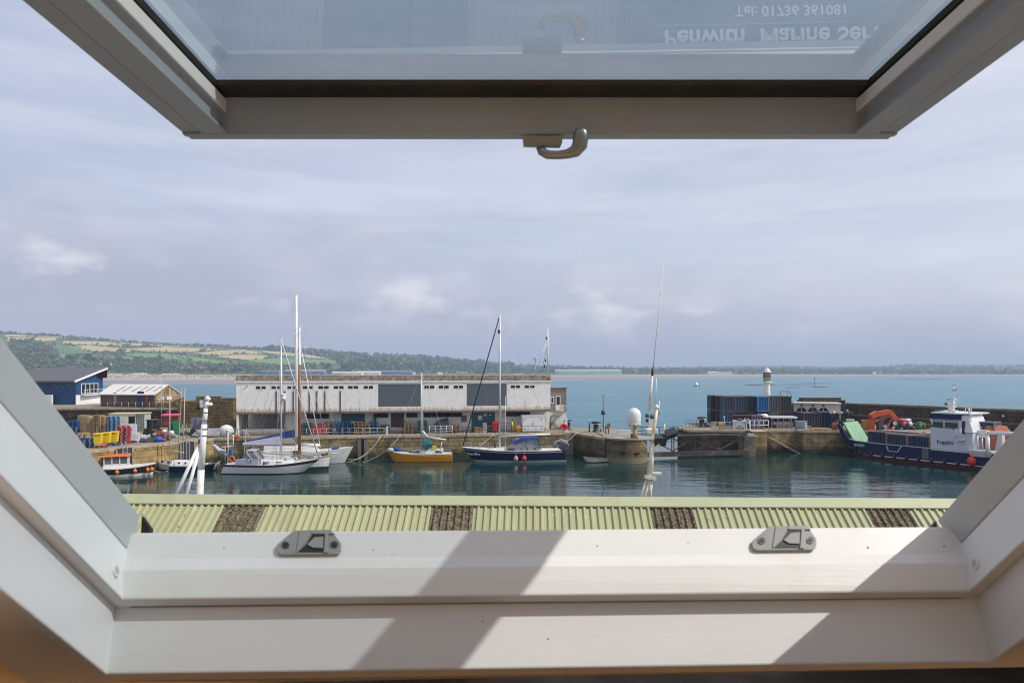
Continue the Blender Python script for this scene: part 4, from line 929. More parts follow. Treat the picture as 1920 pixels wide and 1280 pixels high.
# grey lean-to with outside stair
an = thing('stair_annex', 'grey clad annex with white door and outside stair at the warehouse end', 'annex', (*QL.hit(1032, 7), ZQ), QL.rz)
ax = lambda px, off=7.0: (QL.hit(px, off) - QL.hit(1032, 7)).dot(QL.u)
clad_g = mat('annex_cladding', (.22, .20, .175), .75, .12, 2, dirt=(.13, .11, .09), dirt_amt=.4, streak=True)
za = QL.z(1045, 727, 7) - ZQ; zb = QL.z(1045, 771, 7) - ZQ
MB().bb(-.3, ax(1062), 0, 4, zb, za).build('upper_wall', clad_g, an)
MB().bb(-.3, ax(1061), .1, 4, 0, zb - .003).build('lower_wall', wl_, an)
MB().bb(-.4, ax(1062) + .15, -.2, 4.2, za + .003, za + .12).build('roof', conc_grey, an)
f = MB(white_metal); f.bb(ax(1042), ax(1043.2), -.06, 0, zb + .1, zb + 2.2).bb(ax(1049.5), ax(1050.7), -.06, 0, zb + .1, zb + 2.2).bb(ax(1042), ax(1050.7), -.06, 0, zb + 2.2, zb + 2.32).bb(ax(1043.2), ax(1049.5), -.05, 0, zb + .1, zb + 1.0)
dd = f.build('door', white_metal, an); MB().bb(ax(1043.2), ax(1049.5), -.04, -.01, zb + 1.0, zb + 2.2).build('pane', dark_glass, dd)
f = MB(white_metal); f.bb(ax(1032.5), ax(1033.6), -.06, 0, zb + 1.2, zb + 2.2).bb(ax(1037.5), ax(1038.6), -.06, 0, zb + 1.2, zb + 2.2).bb(ax(1033.6), ax(1037.5), -.06, 0, zb + 2.1, zb + 2.2).bb(ax(1033.6), ax(1037.5), -.06, 0, zb + 1.2, zb + 1.3)
dd = f.build('window', white_metal, an); MB().bb(ax(1033.6), ax(1037.5), -.03, -.01, zb + 1.3, zb + 2.1).build('pane', dark_glass, dd)
MB().bb(ax(1038), ax(1056), -1.3, -.05, zb - .1, zb).build('landing', conc_grey, an)
mb = MB()
for k in range(14):
    zz = zb - .1 - (k + 1) * (zb - .1) / 15; xx = ax(1046) - (k if k < 7 else 13 - k) * .17; yy = -1.35 if k < 7 else -.55
    mb.bb(xx - .45, xx + .45, yy - .4, yy + .3, zz - .06, zz)
mb.build('stair', galv, an)
mb = MB(); 
for k in range(9): x_ = ax(1038) + k * (ax(1056) - ax(1038)) / 8; mb.cyl((x_, -1.28, zb), (x_, -1.28, zb + 1.0), .025, n=5)
mb.tube([(ax(1038), -1.28, zb + 1), (ax(1056), -1.28, zb + 1)], .03).bb(ax(1047), ax(1054), -1.32, -1.29, zb + .05, zb + .95)
mb.build('railing', mat('cream_rail', (.55, .50, .40), .6, .1, 3), an)
MB().tube([(ax(1031), -.5, 0.1), (ax(1031), -.5, 1.7), (ax(1033), -.5, 2.05), (ax(1040), -.5, 2.05)], .07, 8).build('pipe', dark_metal, an)

# ------------------------------------------------------------------ blue building on the upper pier
UB = Line((-90, 117), (-70, 117))
blue = mat('blue_cladding', (.004, .048, .145), .5, .12, 1.2); blue_d = mat('blue_trim', (.02, .16, .42), .5, .1, 1)
bb_x = lambda px, Y=117.0: (px - 960) / F * Y
bl = thing('blue_building', 'blue clad building with round portholes and dark overhanging roof', 'building', (bb_x(143), 117, ZU))
x1 = 0.0; x0 = bb_x(20) - bb_x(143); xe = bb_x(177, 121) - bb_x(143); zE, zP = zat(716, 117) - ZU, zat(699, 120.5) - ZU
poly = [(x0, 0), (0, 0), (xe, 6.5), (x0, 6.5)]
MB().loft([(x, y, 0) for x, y in poly], [(x0, 0, zE), (0, 0, zE), (xe, 6.5, zP + .3), (x0, 6.5, zP + .3)]).build('wall', blue, bl)
rp = [(x0, -.7, zE - .02), (.15, -.7, zE - .02), (xe + .75, 6.6, zP + .75), (x0, 6.6, zP + .75)]
MB().loft(rp, [(x, y, z + .22) for x, y, z in rp]).build('roof', mat('dark_slate_roof', (.11, .105, .115), .6, .15, 2, dirt=(.13, .12, .12), dirt_amt=.3), bl)
MB().loft([(.15, -.72, zE - .1), (.22, -.72, zE - .1), (xe + .82, 6.6, zP + .66), (xe + .75, 6.6, zP + .66)], [(.15, -.72, zE + .26), (.22, -.72, zE + .26), (xe + .82, 6.6, zP + 1.0), (xe + .75, 6.6, zP + 1.0)]).build('bargeboard', white_metal, bl)
MB().loft([(xe + .02, 5.2, zP - .9), (xe + .7, 6.6, zP - .9), (xe - .6, 6.6, zP - .9)], [(xe - .2, 4.6, zP + .35), (xe + .75, 6.62, zP + .7), (xe - .6, 6.6, zP + .7)]).build('soffit', dark_wood, bl)
for px in (109, 122, 135):
    c = Vector((bb_x(px) - bb_x(143), 0, zat(721.5, 117) - ZU)); r = 5.3 / F * 117
    mb = MB(); n = 16
    A = [c + Vector((r * math.cos(2 * math.pi * k / n), -.07, r * math.sin(2 * math.pi * k / n))) for k in range(n)]; Bq = [c + (p_ - c) * .78 + Vector((0, -.015, 0)) for p_ in A]
    mb.add(A + Bq, [(k, (k + 1) % n, n + (k + 1) % n, n + k) for k in range(n)]).add([p_ + Vector((0, .07, 0)) for p_ in A] + A, [(k, (k + 1) % n, n + (k + 1) % n, n + k) for k in range(n)])
    o = mb.build('porthole', blue_d, bl); MB().cyl(c + Vector((0, -.02, 0)), c + Vector((0, -.04, 0)), r * .8, n=16).build('pane', dark_glass, o)
MB().bb(bb_x(83) - bb_x(143), bb_x(91) - bb_x(143), -.05, 0, zat(724, 117) - ZU, zat(716.5, 117) - ZU).build('window', dark_glass, bl)
# right-hand wall pieces in its own plane
wu = Vector((xe, 6.5)).normalized(); wn = Vector((wu.y, -wu.x)); Lw = Vector((xe, 6.5)).length
def wp(f, o, z): p_ = wu * (f * Lw) + wn * o; return (p_.x, p_.y, z)
def wbox(mb, f0, f1, o0, o1, z0, z1): return mb.loft([wp(f0, o0, z0), wp(f1, o0, z0), wp(f1, o1, z0), wp(f0, o1, z0)], [wp(f0, o0, z1), wp(f1, o0, z1), wp(f1, o1, z1), wp(f0, o1, z1)])
mb = MB(); z0_, z1_ = zat(737, 119) - ZU, zat(719.5, 119) - ZU
for k in range(5): wbox(mb, .17 + k * .155, .19 + k * .155, 0, .05, z0_, z1_)
wbox(mb, .17, .81, 0, .05, z1_, z1_ + .1); wbox(mb, .17, .81, 0, .05, z0_ - .1, z0_)
o = mb.build('window', white_metal, bl); wbox(MB(), .18, .80, 0.005, .03, z0_, z1_).build('pane', dark_glass, o)
mb = MB(); wbox(mb, .12, .95, 0, .9, z0_ - .35, z0_ - .2)
for k in range(8): wbox(mb, .13 + k * .115, .137 + k * .115, .85, .88, z0_ - .2, z0_ + .65)
wbox(mb, .12, .95, .84, .89, z0_ + .62, z0_ + .68); mb.build('balcony', white_metal, bl)
MB().loft([wp(-.02, .02, 0), wp(.82, .5, 0), wp(.80, .0, 0), wp(-.02, .0, 0)], [wp(-.02, .02, zat(740, 118) - ZU), wp(.96, .5, zat(741, 120) - ZU), wp(.96, 0, zat(741, 120) - ZU), wp(-.02, 0, zat(740, 118) - ZU)]).build('white_base', hull_white, bl)
tag(bl, None)
wb_ = MB().bb(-.6 + bb_x(96), bb_x(104), 116.0, 116.4, ZU, zat(740, 116)).build('screen_wall', hull_white); tag(wb_, 'low white screen wall in front of the blue building', 'wall')
# ------------------------------------------------------------------ stone shed with white roof
sA, sB = at(188, 763, 110), at(291, 763, 107.5)
SHd = Line((sA.x, 110), (sB.x, 107.5)); dS = 5.4
ss_ = thing('stone_shed', 'brown boarded stone shed with white roof and rooflights on the old pier', 'shed', (sA.x, 110, ZU), SHd.rz)
Ls = SHd.len; ze_ = SHd.z(240, 739, 0) - ZU; zr_ = ze_ + 1.45
rub = stone('rubble_gable', '#a58c6a', '#b89c78', '#7d6950', .5, .25)
MB().bb(0, Ls - .3, .02, .3, 0, ze_).bb(0, .3, .3, dS, 0, ze_).bb(.3, Ls - .3, dS - .3, dS, 0, ze_).build('wall', mat('brown_boarding', (.115, .075, .055), .85, .3, 1, dirt=(.22, .15, .1), dirt_amt=.5, streak=True), ss_)
MB().loft([(Ls - .3, 0, 0), (Ls - .3, dS, 0), (Ls - .3, dS, ze_), (Ls - .3, dS / 2, zr_ - .05), (Ls - .3, 0, ze_)], [(Ls, 0, 0), (Ls, dS, 0), (Ls, dS, ze_), (Ls, dS / 2, zr_ - .05), (Ls, 0, ze_)]).build('gable', rub, ss_)
roofw = mat('white_shed_roof', (.66, .645, .61), .7, .06, 1, dirt=(.45, .42, .36), dirt_amt=.3)
MB().loft([(-.2, -.3, ze_ - .12), (-.2, dS / 2, zr_), (-.2, dS / 2, zr_ + .12), (-.2, -.3, ze_)], [(Ls + .15, -.3, ze_ - .12), (Ls + .15, dS / 2, zr_), (Ls + .15, dS / 2, zr_ + .12), (Ls + .15, -.3, ze_)]).loft([(-.2, dS + .3, ze_ - .12), (-.2, dS / 2, zr_), (-.2, dS / 2, zr_ + .12), (-.2, dS + .3, ze_)], [(Ls + .15, dS + .3, ze_ - .12), (Ls + .15, dS / 2, zr_), (Ls + .15, dS / 2, zr_ + .12), (Ls + .15, dS + .3, ze_)]).build('roof', roofw, ss_)
for k, px in enumerate((217, 229, 246, 259, 272, 285)):
    x_ = SHd.x(px - 4, 0) - .0; q = lambda f, dx: (x_ + dx + f * .55, -.3 + (dS / 2 + .3) * f, ze_ + (zr_ + .12 - ze_) * f + .012)
    MB().loft([q(.28, -.2), q(.28, .2), q(.78, .2), q(.78, -.2)], [Vector(v) + Vector((0, 0, .03)) for v in (q(.28, -.2), q(.28, .2), q(.78, .2), q(.78, -.2))]).build('rooflight', mat('old_rooflight', (.36, .33, .24), .5, .1, 2), ss_)
MB().bb(SHd.x(213), SHd.x(219), -.05, .02, .6, 2.3).build('door', mat('grey_shed_door', (.3, .28, .26), .8, .2, 2), ss_)
MB().bb(SHd.x(258), SHd.x(270), -.06, .02, 0, 2.5).build('door', mat('navy_shed_door', (.03, .035, .08), .6, .2, 2), ss_)
MB().bb(SHd.x(273), SHd.x(278), -.06, .02, .9, 1.9).build('notice', mat('red_notice', (.30, .06, .05), .6, .1, 2), ss_)
MB().cyl((Ls - .02, dS / 2, zr_ - .75), (Ls + .05, dS / 2, zr_ - .75), .28, n=12).build('vent', mat('brick_vent', (.20, .10, .06), .8, .2, 3), ss_)
MB().bb(Ls, Ls + .2, dS * .42, dS * .62, ze_ - .9, ze_ - .35).build('meter_box', hull_white, ss_)
# railing on the upper pier edge
rl = thing('pier_railing', 'row of thin railing posts along the edge below the stone shed', 'railing', (-60, 105.8, ZU))
mb = MB()
for px in range(150, 345, 13): mb.cyl((bb_x(px, 105.8), 105.8, ZU), (bb_x(px, 105.8), 105.8, ZU + .9), .03, n=5)
mb.build('posts', galv, rl, world=True)
MB().tube([(bb_x(150, 105.8), 105.8, ZU + .85), (bb_x(345, 105.8), 105.8, ZU + .85)], .012, 4).build('rail', galv, rl, world=True)
pl = thing('floodlight_pole', 'tall thin lamp pole with grey box in front of the stone gable', 'lamp post', (bb_x(303, 104), 104, ZQ))
MB().cyl((0, 0, 0), (0, 0, zat(700, 104) - ZQ), .07, .04, 6).build('pole', galv, pl); MB().bb(-.3, .3, -.1, .15, zat(749, 104) - ZQ, zat(743, 104) - ZQ).build('lamp', hull_white, pl)
# ------------------------------------------------------------------ boats in the basin
navy = mat('navy_gelcoat', (.007, .014, .055), .25, .1, 2, spec=.25); orange_h = mat('orange_gelcoat', (.72, .30, .008), .3, .06, 2, dirt=(.58, .22, .01), dirt_amt=.3); black_h = mat('black_hull', (.014, .014, .016), .25, .2, 2)
deck_m = mat('cream_deck', (.66, .62, .54), .6, .06, 3); teak = mat('teak', (.30, .17, .08), .6, .2, 4); alum = mat('mast_alloy', (.66, .66, .66), .35, .05, 3, metal=.2)
mast_white = mat('mast_white', (.74, .73, .70), .45, .05, 3, dirt=(.5, .42, .3), dirt_amt=.25, dirt_scale=2)
varnish = mat('varnished_spar', (.24, .095, .025), .35, .2, 2); canvas_blue = mat('blue_canvas', (.02, .06, .24), .8, .15, 3); canvas_grey = mat('grey_sailcover', (.50, .49, .55), .85, .08, 2); canvas_green = mat('green_canvas', (.01, .10, .10), .8, .2, 3)
boot_red = mat('red_antifoul', (.20, .03, .03), .6, .2, 2); boot_green = mat('pale_boot_top', (.34, .46, .42), .5, .1, 2); boot_dark = mat('dark_boot_top', (.02, .02, .035), .5, .2, 2)
rope = mat('rope', (.45, .40, .31), .9, .2, 6); wire = mat('rigging_wire', (.38, .38, .39), .5, .1, 6); orange_f = mat('orange_fender', (.75, .16, .02), .5, .1, 3); red_f = mat('red_fender', (.62, .03, .05), .45, .1, 3); pink_f = mat('pink_fender', (.60, .28, .26), .55, .1, 3)
clear_win = mat('spray_window', (.20, .21, .23), .12, .2, 3); pvc_grey = mat('inflatable_grey', (.42, .44, .46), .6, .08, 3)

def hull_mb(L, B, bow, midz, stern, top, stripe, boot, bow_rake=.8, stern_rake=.2, stern_w=.6, stripe_z=(.78, .92), deck=None, ns=18, boot_z=.10, full=.75):
    """hull in its own frame: x forward, z=0 on the waterline"""
    mb = MB(top)
    def half(t):
        if t < .45: return B / 2 * (stern_w + (1 - stern_w) * math.sin(t / .45 * math.pi / 2))
        return B / 2 * max(.012, math.cos((t - .45) / .55 * math.pi / 2) ** full)
    def sheer(t): return stern + (midz - stern) * min(1, t / .45) if t < .45 else midz + (bow - midz) * ((t - .45) / .55) ** 1.6
    rowsz = [-.3, 0.0, None, .42, stripe_z[0], stripe_z[1], 1.0]
    grid = []
    for i in range(ns + 1):
        t = i / ns; b_, s_ = half(t), sheer(t); row = []
        for k, rz_ in enumerate(rowsz):
            z = rz_ if k < 2 else (boot_z * 1.0 if k == 2 else rz_ * s_)
            f = max(0, z) / s_; wf = .62 + .38 * min(1, max(0, (z + .3) / (s_ * .8 + .3))) ** .6
            x = -L / 2 + L * t + bow_rake * (f - 1) * max(0, (t - .55) / .45) ** 1.5 + stern_rake * (1 - f) * max(0, (.3 - t) / .3)
            row.append((x, b_ * wf, z))
        grid.append(row)
    mats = [boot, boot, top, top, stripe, top]
    for sgn in (1, -1):
        for r0, r1 in zip(grid, grid[1:]):
            for k in range(6):
                q = [r0[k], r1[k], r1[k + 1], r0[k + 1]]; q = [(x, y * sgn, z) for x, y, z in q]
                mb.add(q, [(0, 1, 2, 3)], mats[k], True)
        mb.add([(x, y * sgn, z) for x, y, z in grid[0]] + [(x, 0, z) for x, y, z in grid[0]], [(k, k + 1, 8 + k, 7 + k) for k in range(6)], top)
    for r0, r1 in zip(grid, grid[1:]):
        a, b_ = r0[-1], r1[-1]
        mb.add([(a[0], a[1], a[2] - .03), (b_[0], b_[1], b_[2] - .03), (b_[0], -b_[1], b_[2] - .03), (a[0], -a[1], a[2] - .03)], [(0, 1, 2, 3)], deck or deck_m)
    return mb, half, sheer
def rail_mb(half, sheer, L, t0, t1, h=.6, n=9, r=.018, inset=.06):
    mb = MB()
    for s in (1, -1):
        P = []
        for i in range(n + 1):
            t = t0 + (t1 - t0) * i / n; x = -L / 2 + L * t; y = max(.03, half(t) - inset) * s; z = sheer(t)
            mb.cyl((x, y, z - .03), (x, y, z + h), r, n=5); P.append((x, y, z + h))
        mb.tube(P, r * .8, 4); mb.tube([(x, y, z - h * .48) for x, y, z in P], r * .6, 4)
    return mb
def cabin(mb, x0, x1, w0, w1, z0, h, m=None, slope=.35):
    """coachroof from x0 (aft) to x1 (forward)"""
    a = [(x0, -w0 / 2, z0), (x0, w0 / 2, z0), (x1, w1 / 2, z0), (x1, -w1 / 2, z0)]
    b = [(x0 + .05, -w0 / 2 + .12, z0 + h), (x0 + .05, w0 / 2 - .12, z0 + h), (x1 - slope * 2, w1 / 2 - .05, z0 + h * .72), (x1 - slope * 2, -w1 / 2 + .05, z0 + h * .72)]
    return mb.loft(a, b, m)
def sail_mast(root, x, z0, top, r, m, L, half, sheer, spread=(.62,), bow_x=None, stern_x=None, name='mast', fork=True, by=.0, forestay=.03, fore_m=None, stays=True):
    o = MB().cyl((x, 0, z0), (x, 0, top), r, r * .8, 10).build(name, m, root)
    rg = MB(wire)
    for s_ in spread:
        zz = z0 + (top - z0) * s_; w_ = min(1.0, half(.5) * .8)
        MB().tube([(x, -w_, zz - .03), (x, 0, zz + .03), (x, w_, zz - .03)], .035, 6).build('spreader', m, o)
    MB().cyl((x - .2, 0, top + .05), (x + .25, 0, top + .05), .03, n=5).cyl((x + .2, 0, top), (x + .2, 0, top + .45), .012, n=4).build('masthead', m, o)
    if stays:
        for s in (1, -1): rg.tube([(x - .1, half(.5) * s, sheer(.5)), (x, w_ * s, z0 + (top - z0) * spread[0]), (x, 0, top * .98)], .018, 4); rg.tube([(x - .6, half(.45) * s * .95, sheer(.45)), (x, .05 * s, z0 + (top - z0) * spread[0] * .98)], .014, 4)
        if stern_x is not None: rg.tube([(stern_x, 0, sheer(0)), (x, 0, top)], .018, 4)
        rg.tube([(x + .14, .06, z0 + .2), (x + .1, .05, top * .99)], .012, 4).tube([(x - .15, -.06, z0 + .2), (x - .1, -.05, top * .97)], .012, 4); rg.build('rigging', wire, root)
    if bow_x is not None: MB().cyl((bow_x, 0, sheer(1) + .1), (x + .05, 0, top * .985), forestay, forestay, 6).build('forestay', fore_m or wire, root)
    return o
def fender(root, x, y, z, r, m, top): MB().ball((x, y, z), r, m, 12, 1.15).cyl((x, y, z + r), (x, y, z + r * 1.5), r * .25, r * .2, 6, m).tube([(x, y, z + r * 1.4), (x, y * .97, top)], .015, 4, rope).build('fender', m, root)
def wpos(px, py): return atz(px, py, 0)
FW, BW = 0.0, math.pi

# 1 white sloop, bow to the right
c = wpos(514, 886); k = c.y / F; L = 172 * k
y1 = thing('sloop', 'white sloop with dark blue stripe, grey sail cover and grey sprayhood', 'sailing boat', c, R(2))
hb, hf, sh = hull_mb(L, 3.1, 1.62, 1.08, 1.12, hull_white, mat('dark_stripe', (.03, .022, .06), .35, .1, 3), boot_dark, 2.0, -.5, .62, (.74, .97))
hb.build('hull', hull_white, y1)
PX = lambda px: (px - 514) * k
mb = MB(hull_white); cabin(mb, PX(493), PX(566), 2.0, 1.2, 1.05, .55, None, .6); cabin(mb, PX(448), PX(492), 2.3, 2.0, 1.05, .5, None, .05); cb = mb.build('coachroof', hull_white, y1, bevel=.05)
for px in (505, 527): MB().bb(PX(px) - .28, PX(px) + .3, -1.02, -.9, 1.26, 1.36).build('window', dark_glass, cb)
MB().bb(PX(450), PX(492), -1.34, -1.3, 1.08, 1.72).build('dodger_cloth', mat('pale_grey_cloth', (.42, .45, .50), .8, .06, 3), y1)
mb = MB(clear_win); mb.loft([(PX(463), -1.05, 1.6), (PX(493), -1.0, 1.6), (PX(493), 1.0, 1.6), (PX(463), 1.05, 1.6)], [(PX(468), -.9, 2.55), (PX(481), -.8, 2.62), (PX(481), .8, 2.62), (PX(468), .9, 2.55)])
sp = mb.build('sprayhood', clear_win, y1); MB(canvas_grey).bb(PX(467), PX(482), -.92, .92, 2.56, 2.66).beam((PX(468), -1.0, 2.5), (PX(479), -1.06, 1.65), .08, .08).beam((PX(481), -1.0, 2.5), (PX(493), -1.06, 1.65), .08, .08).build('hood_edge', canvas_grey, sp)
m_ = sail_mast(y1, PX(527), 1.5, zat(637, c.y), .10, alum, L, hf, sh, (.5,), PX(597), PX(433), forestay=.07, fore_m=canvas_grey)
MB().ball((PX(532), -.1, zat(740, c.y)), .3, hull_white, 10, .6).cyl((PX(532), -.1, zat(751, c.y)), (PX(532), -.1, zat(742, c.y)), .26, .26, 10).build('radar', hull_white, m_)
MB().cyl((PX(456), 0, zat(834, c.y)), (PX(527), 0, zat(835, c.y)), .08, n=8).loft([(PX(456), -.1, zat(833, c.y)), (PX(456), .1, zat(833, c.y)), (PX(526), .28, zat(833, c.y)), (PX(526), -.28, zat(833, c.y))], [(PX(456), -.03, zat(829, c.y)), (PX(456), .03, zat(829, c.y)), (PX(526), .06, zat(817, c.y)), (PX(526), -.06, zat(817, c.y))], canvas_grey).build('boom', canvas_grey, y1)
rail_mb(hf, sh, L, .08, .97, .62, 9, .016).build('guard_rail', alum, y1)
mb = MB(galv); xs_ = -L / 2 + .1
mb.tube([(xs_, -1.0, 1.1), (xs_, -1.0, 3.0), (xs_, 1.0, 3.0), (xs_, 1.0, 1.1)], .04, 6).bb(xs_ - .5, xs_ + .3, -.9, .9, 3.0, 3.05).build('stern_arch', galv, y1)
mb = MB(hull_white); cx_, cz_ = PX(459), zat(811, c.y); mb.cyl((cx_ - .3, .6, 3.0 - 1.5), (cx_, .5, cz_), .04, n=6)
for i in range(6): a = i * math.pi / 3 + .3; mb.beam((cx_, .45, cz_), (cx_ + .5 * math.cos(a), .45, cz_ + .5 * math.sin(a)), .10, .05)
mb.build('wind_generator', hull_white, y1)
mb = MB(hull_white); mb.cyl((PX(431), -.4, 1.2), (PX(431), -.4, zat(806, c.y)), .06, n=6).ball((PX(431), -.4, zat(806, c.y)), .16, hull_white, 8).cyl((PX(437), .2, 2.9), (PX(437), .2, 4.2), .05, n=6).ball((PX(437), .2, 4.2), .2, hull_white, 8, .5).build('antenna', hull_white, y1)
MB().lathe([(.20, -.07), (.34, -.07), (.34, .07), (.20, .07), (.20, -.07)], (0, 0, 0), 12, orange_f).xform(Matrix.Translation((PX(443), -1.15, 1.75)) @ Matrix.Rotation(R(90), 4, 'X')).build('lifebuoy', orange_f, y1)
MB().bb(PX(435), PX(441), -.9, -.5, 2.0, 2.8).build('blue_bag', mat('blue_bag', (.03, .14, .28), .8, .2, 4), y1); MB().bb(PX(428), PX(430.5), -.6, -.5, 2.3, 3.2).build('ensign', red_f, y1)
mb = MB(galv)
for px in (497, 511, 538, 556, 572): mb.cyl((PX(px), -.3, 1.5), (PX(px), -.3, 1.72), .09, .07, 8)
mb.tube([(PX(556), -.9, 1.3), (PX(560), -.7, 1.62), (PX(577), -.6, 1.55)], .03, 5); mb.build('winches', galv, y1)
MB(teak).bb(PX(487), PX(493), -.35, .35, 1.62, 1.72).bb(PX(533), PX(538), -.3, .3, 1.52, 1.6).build('hatch', teak, y1)
MB(canvas_blue).ball((PX(478), -1.22, 1.5), .17, None, 8, 1.3).ball((PX(502), -1.3, 1.25), .14, None, 8, 1.4).build('fender', canvas_blue, y1)
# 2 inflatable tender hung behind the sloop
t_ = thing('inflatable_tender', 'grey inflatable tender with outboard hung behind the white sloop', 'tender', at(417, 846, c.y + .5), R(20))
MB(pvc_grey).tube([(-1.1, -.5, -.1), (.3, -.5, 0), (.9, -.25, .25), (1.1, 0, .32), (.9, .25, .25), (.3, .5, 0), (-1.1, .5, -.1)], .22, 10).bb(-1.0, .5, -.4, .4, -.2, -.1).xform(Matrix.Rotation(math.pi, 4, 'Z') @ Matrix.Rotation(R(-20), 4, 'Y')).build('tube', pvc_grey, t_)
MB(black_h).loft([(-.15, -.15, .1), (.2, -.15, .1), (.2, .15, .1), (-.15, .15, .1)], [(-.1, -.12, .5), (.18, -.12, .45), (.18, .12, .45), (-.1, .12, .5)]).bb(-.05, .1, -.07, .07, -.75, .1).bb(-.25, .25, -.12, .12, -.5, -.46).xform(Matrix.Translation((.9, -.3, -.2))).build('outboard', black_h, t_)

# 3 old ketch behind it with brown mast
c = wpos(541, 880); k = c.y / F; L = 156 * k
y2 = thing('ketch', 'older white yacht with tall brown and white mast behind the sloop', 'sailing boat', c, R(2))
hb, hf, sh = hull_mb(L, 3.0, 1.75, 1.2, 1.2, mat('old_white_hull', (.62, .62, .60), .4, .06, 2), teak, boot_dark, .25, .2, .55, (.86, .96), boot_z=.4)
hb.build('hull', None, y2); PX = lambda px: (px - 541) * k
mb = MB(hull_white); cabin(mb, PX(478), PX(556), 1.9, 1.5, 1.2, .6); mb.build('coachroof', hull_white, y2, bevel=.04)
sail_mast(y2, PX(561.5), 1.2, zat(614, c.y), .14, mast_white, L, hf, sh, (.80,), PX(617), PX(470), forestay=.035)
MB().cyl((PX(561.5), -.03, 1.2), (PX(561.5), -.03, zat(684, c.y)), .19, .17, 10).build('varnished_mast', varnish, y2)
MB().cyl((PX(560), 0, 3.1), (PX(496), 0, 3.0), .09, n=8).loft([(PX(558), -.15, 3.1), (PX(558), .15, 3.1), (PX(490), .1, 3.0), (PX(490), -.1, 3.0)], [(PX(558), -.02, 3.9), (PX(558), .02, 3.9), (PX(490), .04, 3.25), (PX(490), -.04, 3.25)], mat('furled_sail', (.36, .34, .31), .9, .15, 3)).build('boom', varnish, y2)
MB().cyl((PX(600), 0, 1.7), (PX(634), 0, 1.95), .07, .05, 8).build('bowsprit', mat('pale_spar', (.62, .55, .44), .6, .1, 3), y2)
MB().beam((PX(566), -.8, 1.55), (PX(590), -.5, 1.5), .25, .22).box((PX(557), -.3, 1.9), (.7, .6, .7)).build('deck_gear', mat('deck_gear', (.18, .09, .06), .8, .5, 5), y2)
MB().ball((PX(607), -.2, 1.75), .3, None, 8, .6).ball((PX(612), .1, 1.8), .22, None, 8, .8).build('anchor', dark_metal, y2)
rail_mb(hf, sh, L, .1, .95, .55, 8, .014).build('guard_rail', galv, y2)

# 4 big white ketch nearest the quay
c = wpos(566, 867.5); k = c.y / F; L = 190 * k
y3 = thing('large_yacht', 'largest white yacht alongside the quay, blue sail cover and plumb tall bow', 'sailing boat', c, R(5))
hb, hf, sh = hull_mb(L, 3.9, 2.05, 1.45, 1.5, mat('chalk_white_hull', (.66, .66, .63), .5, .06, 2, dirt=(.5, .48, .4), dirt_amt=.3, streak=True), hull_white, boot_green, 1.1, .1, .6, (.9, .96), boot_z=.07, full=.6)
hb.build('hull', None, y3); PX = lambda px: (px - 566) * k
mb = MB(hull_white); cabin(mb, PX(500), PX(600), 2.4, 1.6, 1.5, .75); mb.build('coachroof', hull_white, y3, bevel=.05)
sail_mast(y3, PX(555.8), 1.6, zat(554, c.y), .19, mast_white, L, hf, sh, (.75,), PX(637), PX(475), forestay=.03)
MB().cyl((PX(600), 0, 2.0), (PX(562), 0, zat(640, c.y)), .055, n=6).build('inner_forestay', mast_white, y3)
zb_ = zat(829, c.y); MB().cyl((PX(465), .4, zb_ - .3), (PX(553), .4, zb_ + .1), .1, n=8, m=mast_white).loft([(PX(465), .2, zb_ - .2), (PX(465), .6, zb_ - .2), (PX(552), .75, zb_ + .3), (PX(552), .05, zb_ + .3)], [(PX(465), .36, zb_ + .25), (PX(465), .44, zb_ + .25), (PX(552), .5, zat(805, c.y)), (PX(552), .3, zat(805, c.y))], canvas_blue).build('boom', canvas_blue, y3)
rail_mb(hf, sh, L, .05, .9, .6, 9, .015).build('guard_rail', galv, y3)
MB().loft([(PX(623), -1.1, 1.72), (PX(636), -.8, 1.78), (PX(636), -.4, 1.78), (PX(623), -.5, 1.72)], [(PX(624), -1.0, 2.0), (PX(635), -.8, 2.08), (PX(635), -.5, 2.08), (PX(624), -.6, 2.0)], canvas_blue).build('blue_cover', canvas_blue, y3)
MB().cyl((PX(566), -.2, 2.3), (PX(600), -.4, 2.25), .26, .2, 10).build('rolled_sail', hull_white, y3)

# 5 orange yacht, bow to the left
c = wpos(787, 864.5); k = c.y / F; L = 121 * k
y4 = thing('orange_yacht', 'small orange sailing yacht with white cabin and green cockpit cover', 'sailing boat', c, math.pi + R(4))
hb, hf, sh = hull_mb(L, 2.7, 1.32, 1.0, 1.05, orange_h, orange_h, boot_red, .9, -.05, .8, (.8, .92), boot_z=.05)
hb.build('hull', None, y4); PX = lambda px: -(px - 787) * k
tr = MB(); 
for i in range(18):
    t0, t1 = i / 18, (i + 1) / 18
    for s in (1, -1): tr.beam((-L / 2 + L * t0, hf(t0) * s, sh(t0)), (-L / 2 + L * t1, hf(t1) * s, sh(t1)), .07, .06)
tr.build('gunwale', hull_white, y4)
mb = MB(hull_white); cabin(mb, PX(831), PX(760), 1.9, 1.3, 1.0, .62, None, .7); cb = mb.build('cabin', hull_white, y4, bevel=.06)
for a, b_, z in ((765, 788, 1.2), (817, 830, 1.2)): MB().wallx([(PX(b_), z), (PX(a), z), (PX(a + 6), z + .18), (PX(b_), z + .26)] if a < 800 else [(PX(b_), z), (PX(a), z), (PX(a), z + .26), (PX(b_ - 3), z + .18)], .84, .93).build('window', dark_glass, cb)
sail_mast(y4, PX(790.5), 1.5, zat(700, c.y), .09, alum, L, hf, sh, (.55,), PX(732), PX(845), forestay=.012)
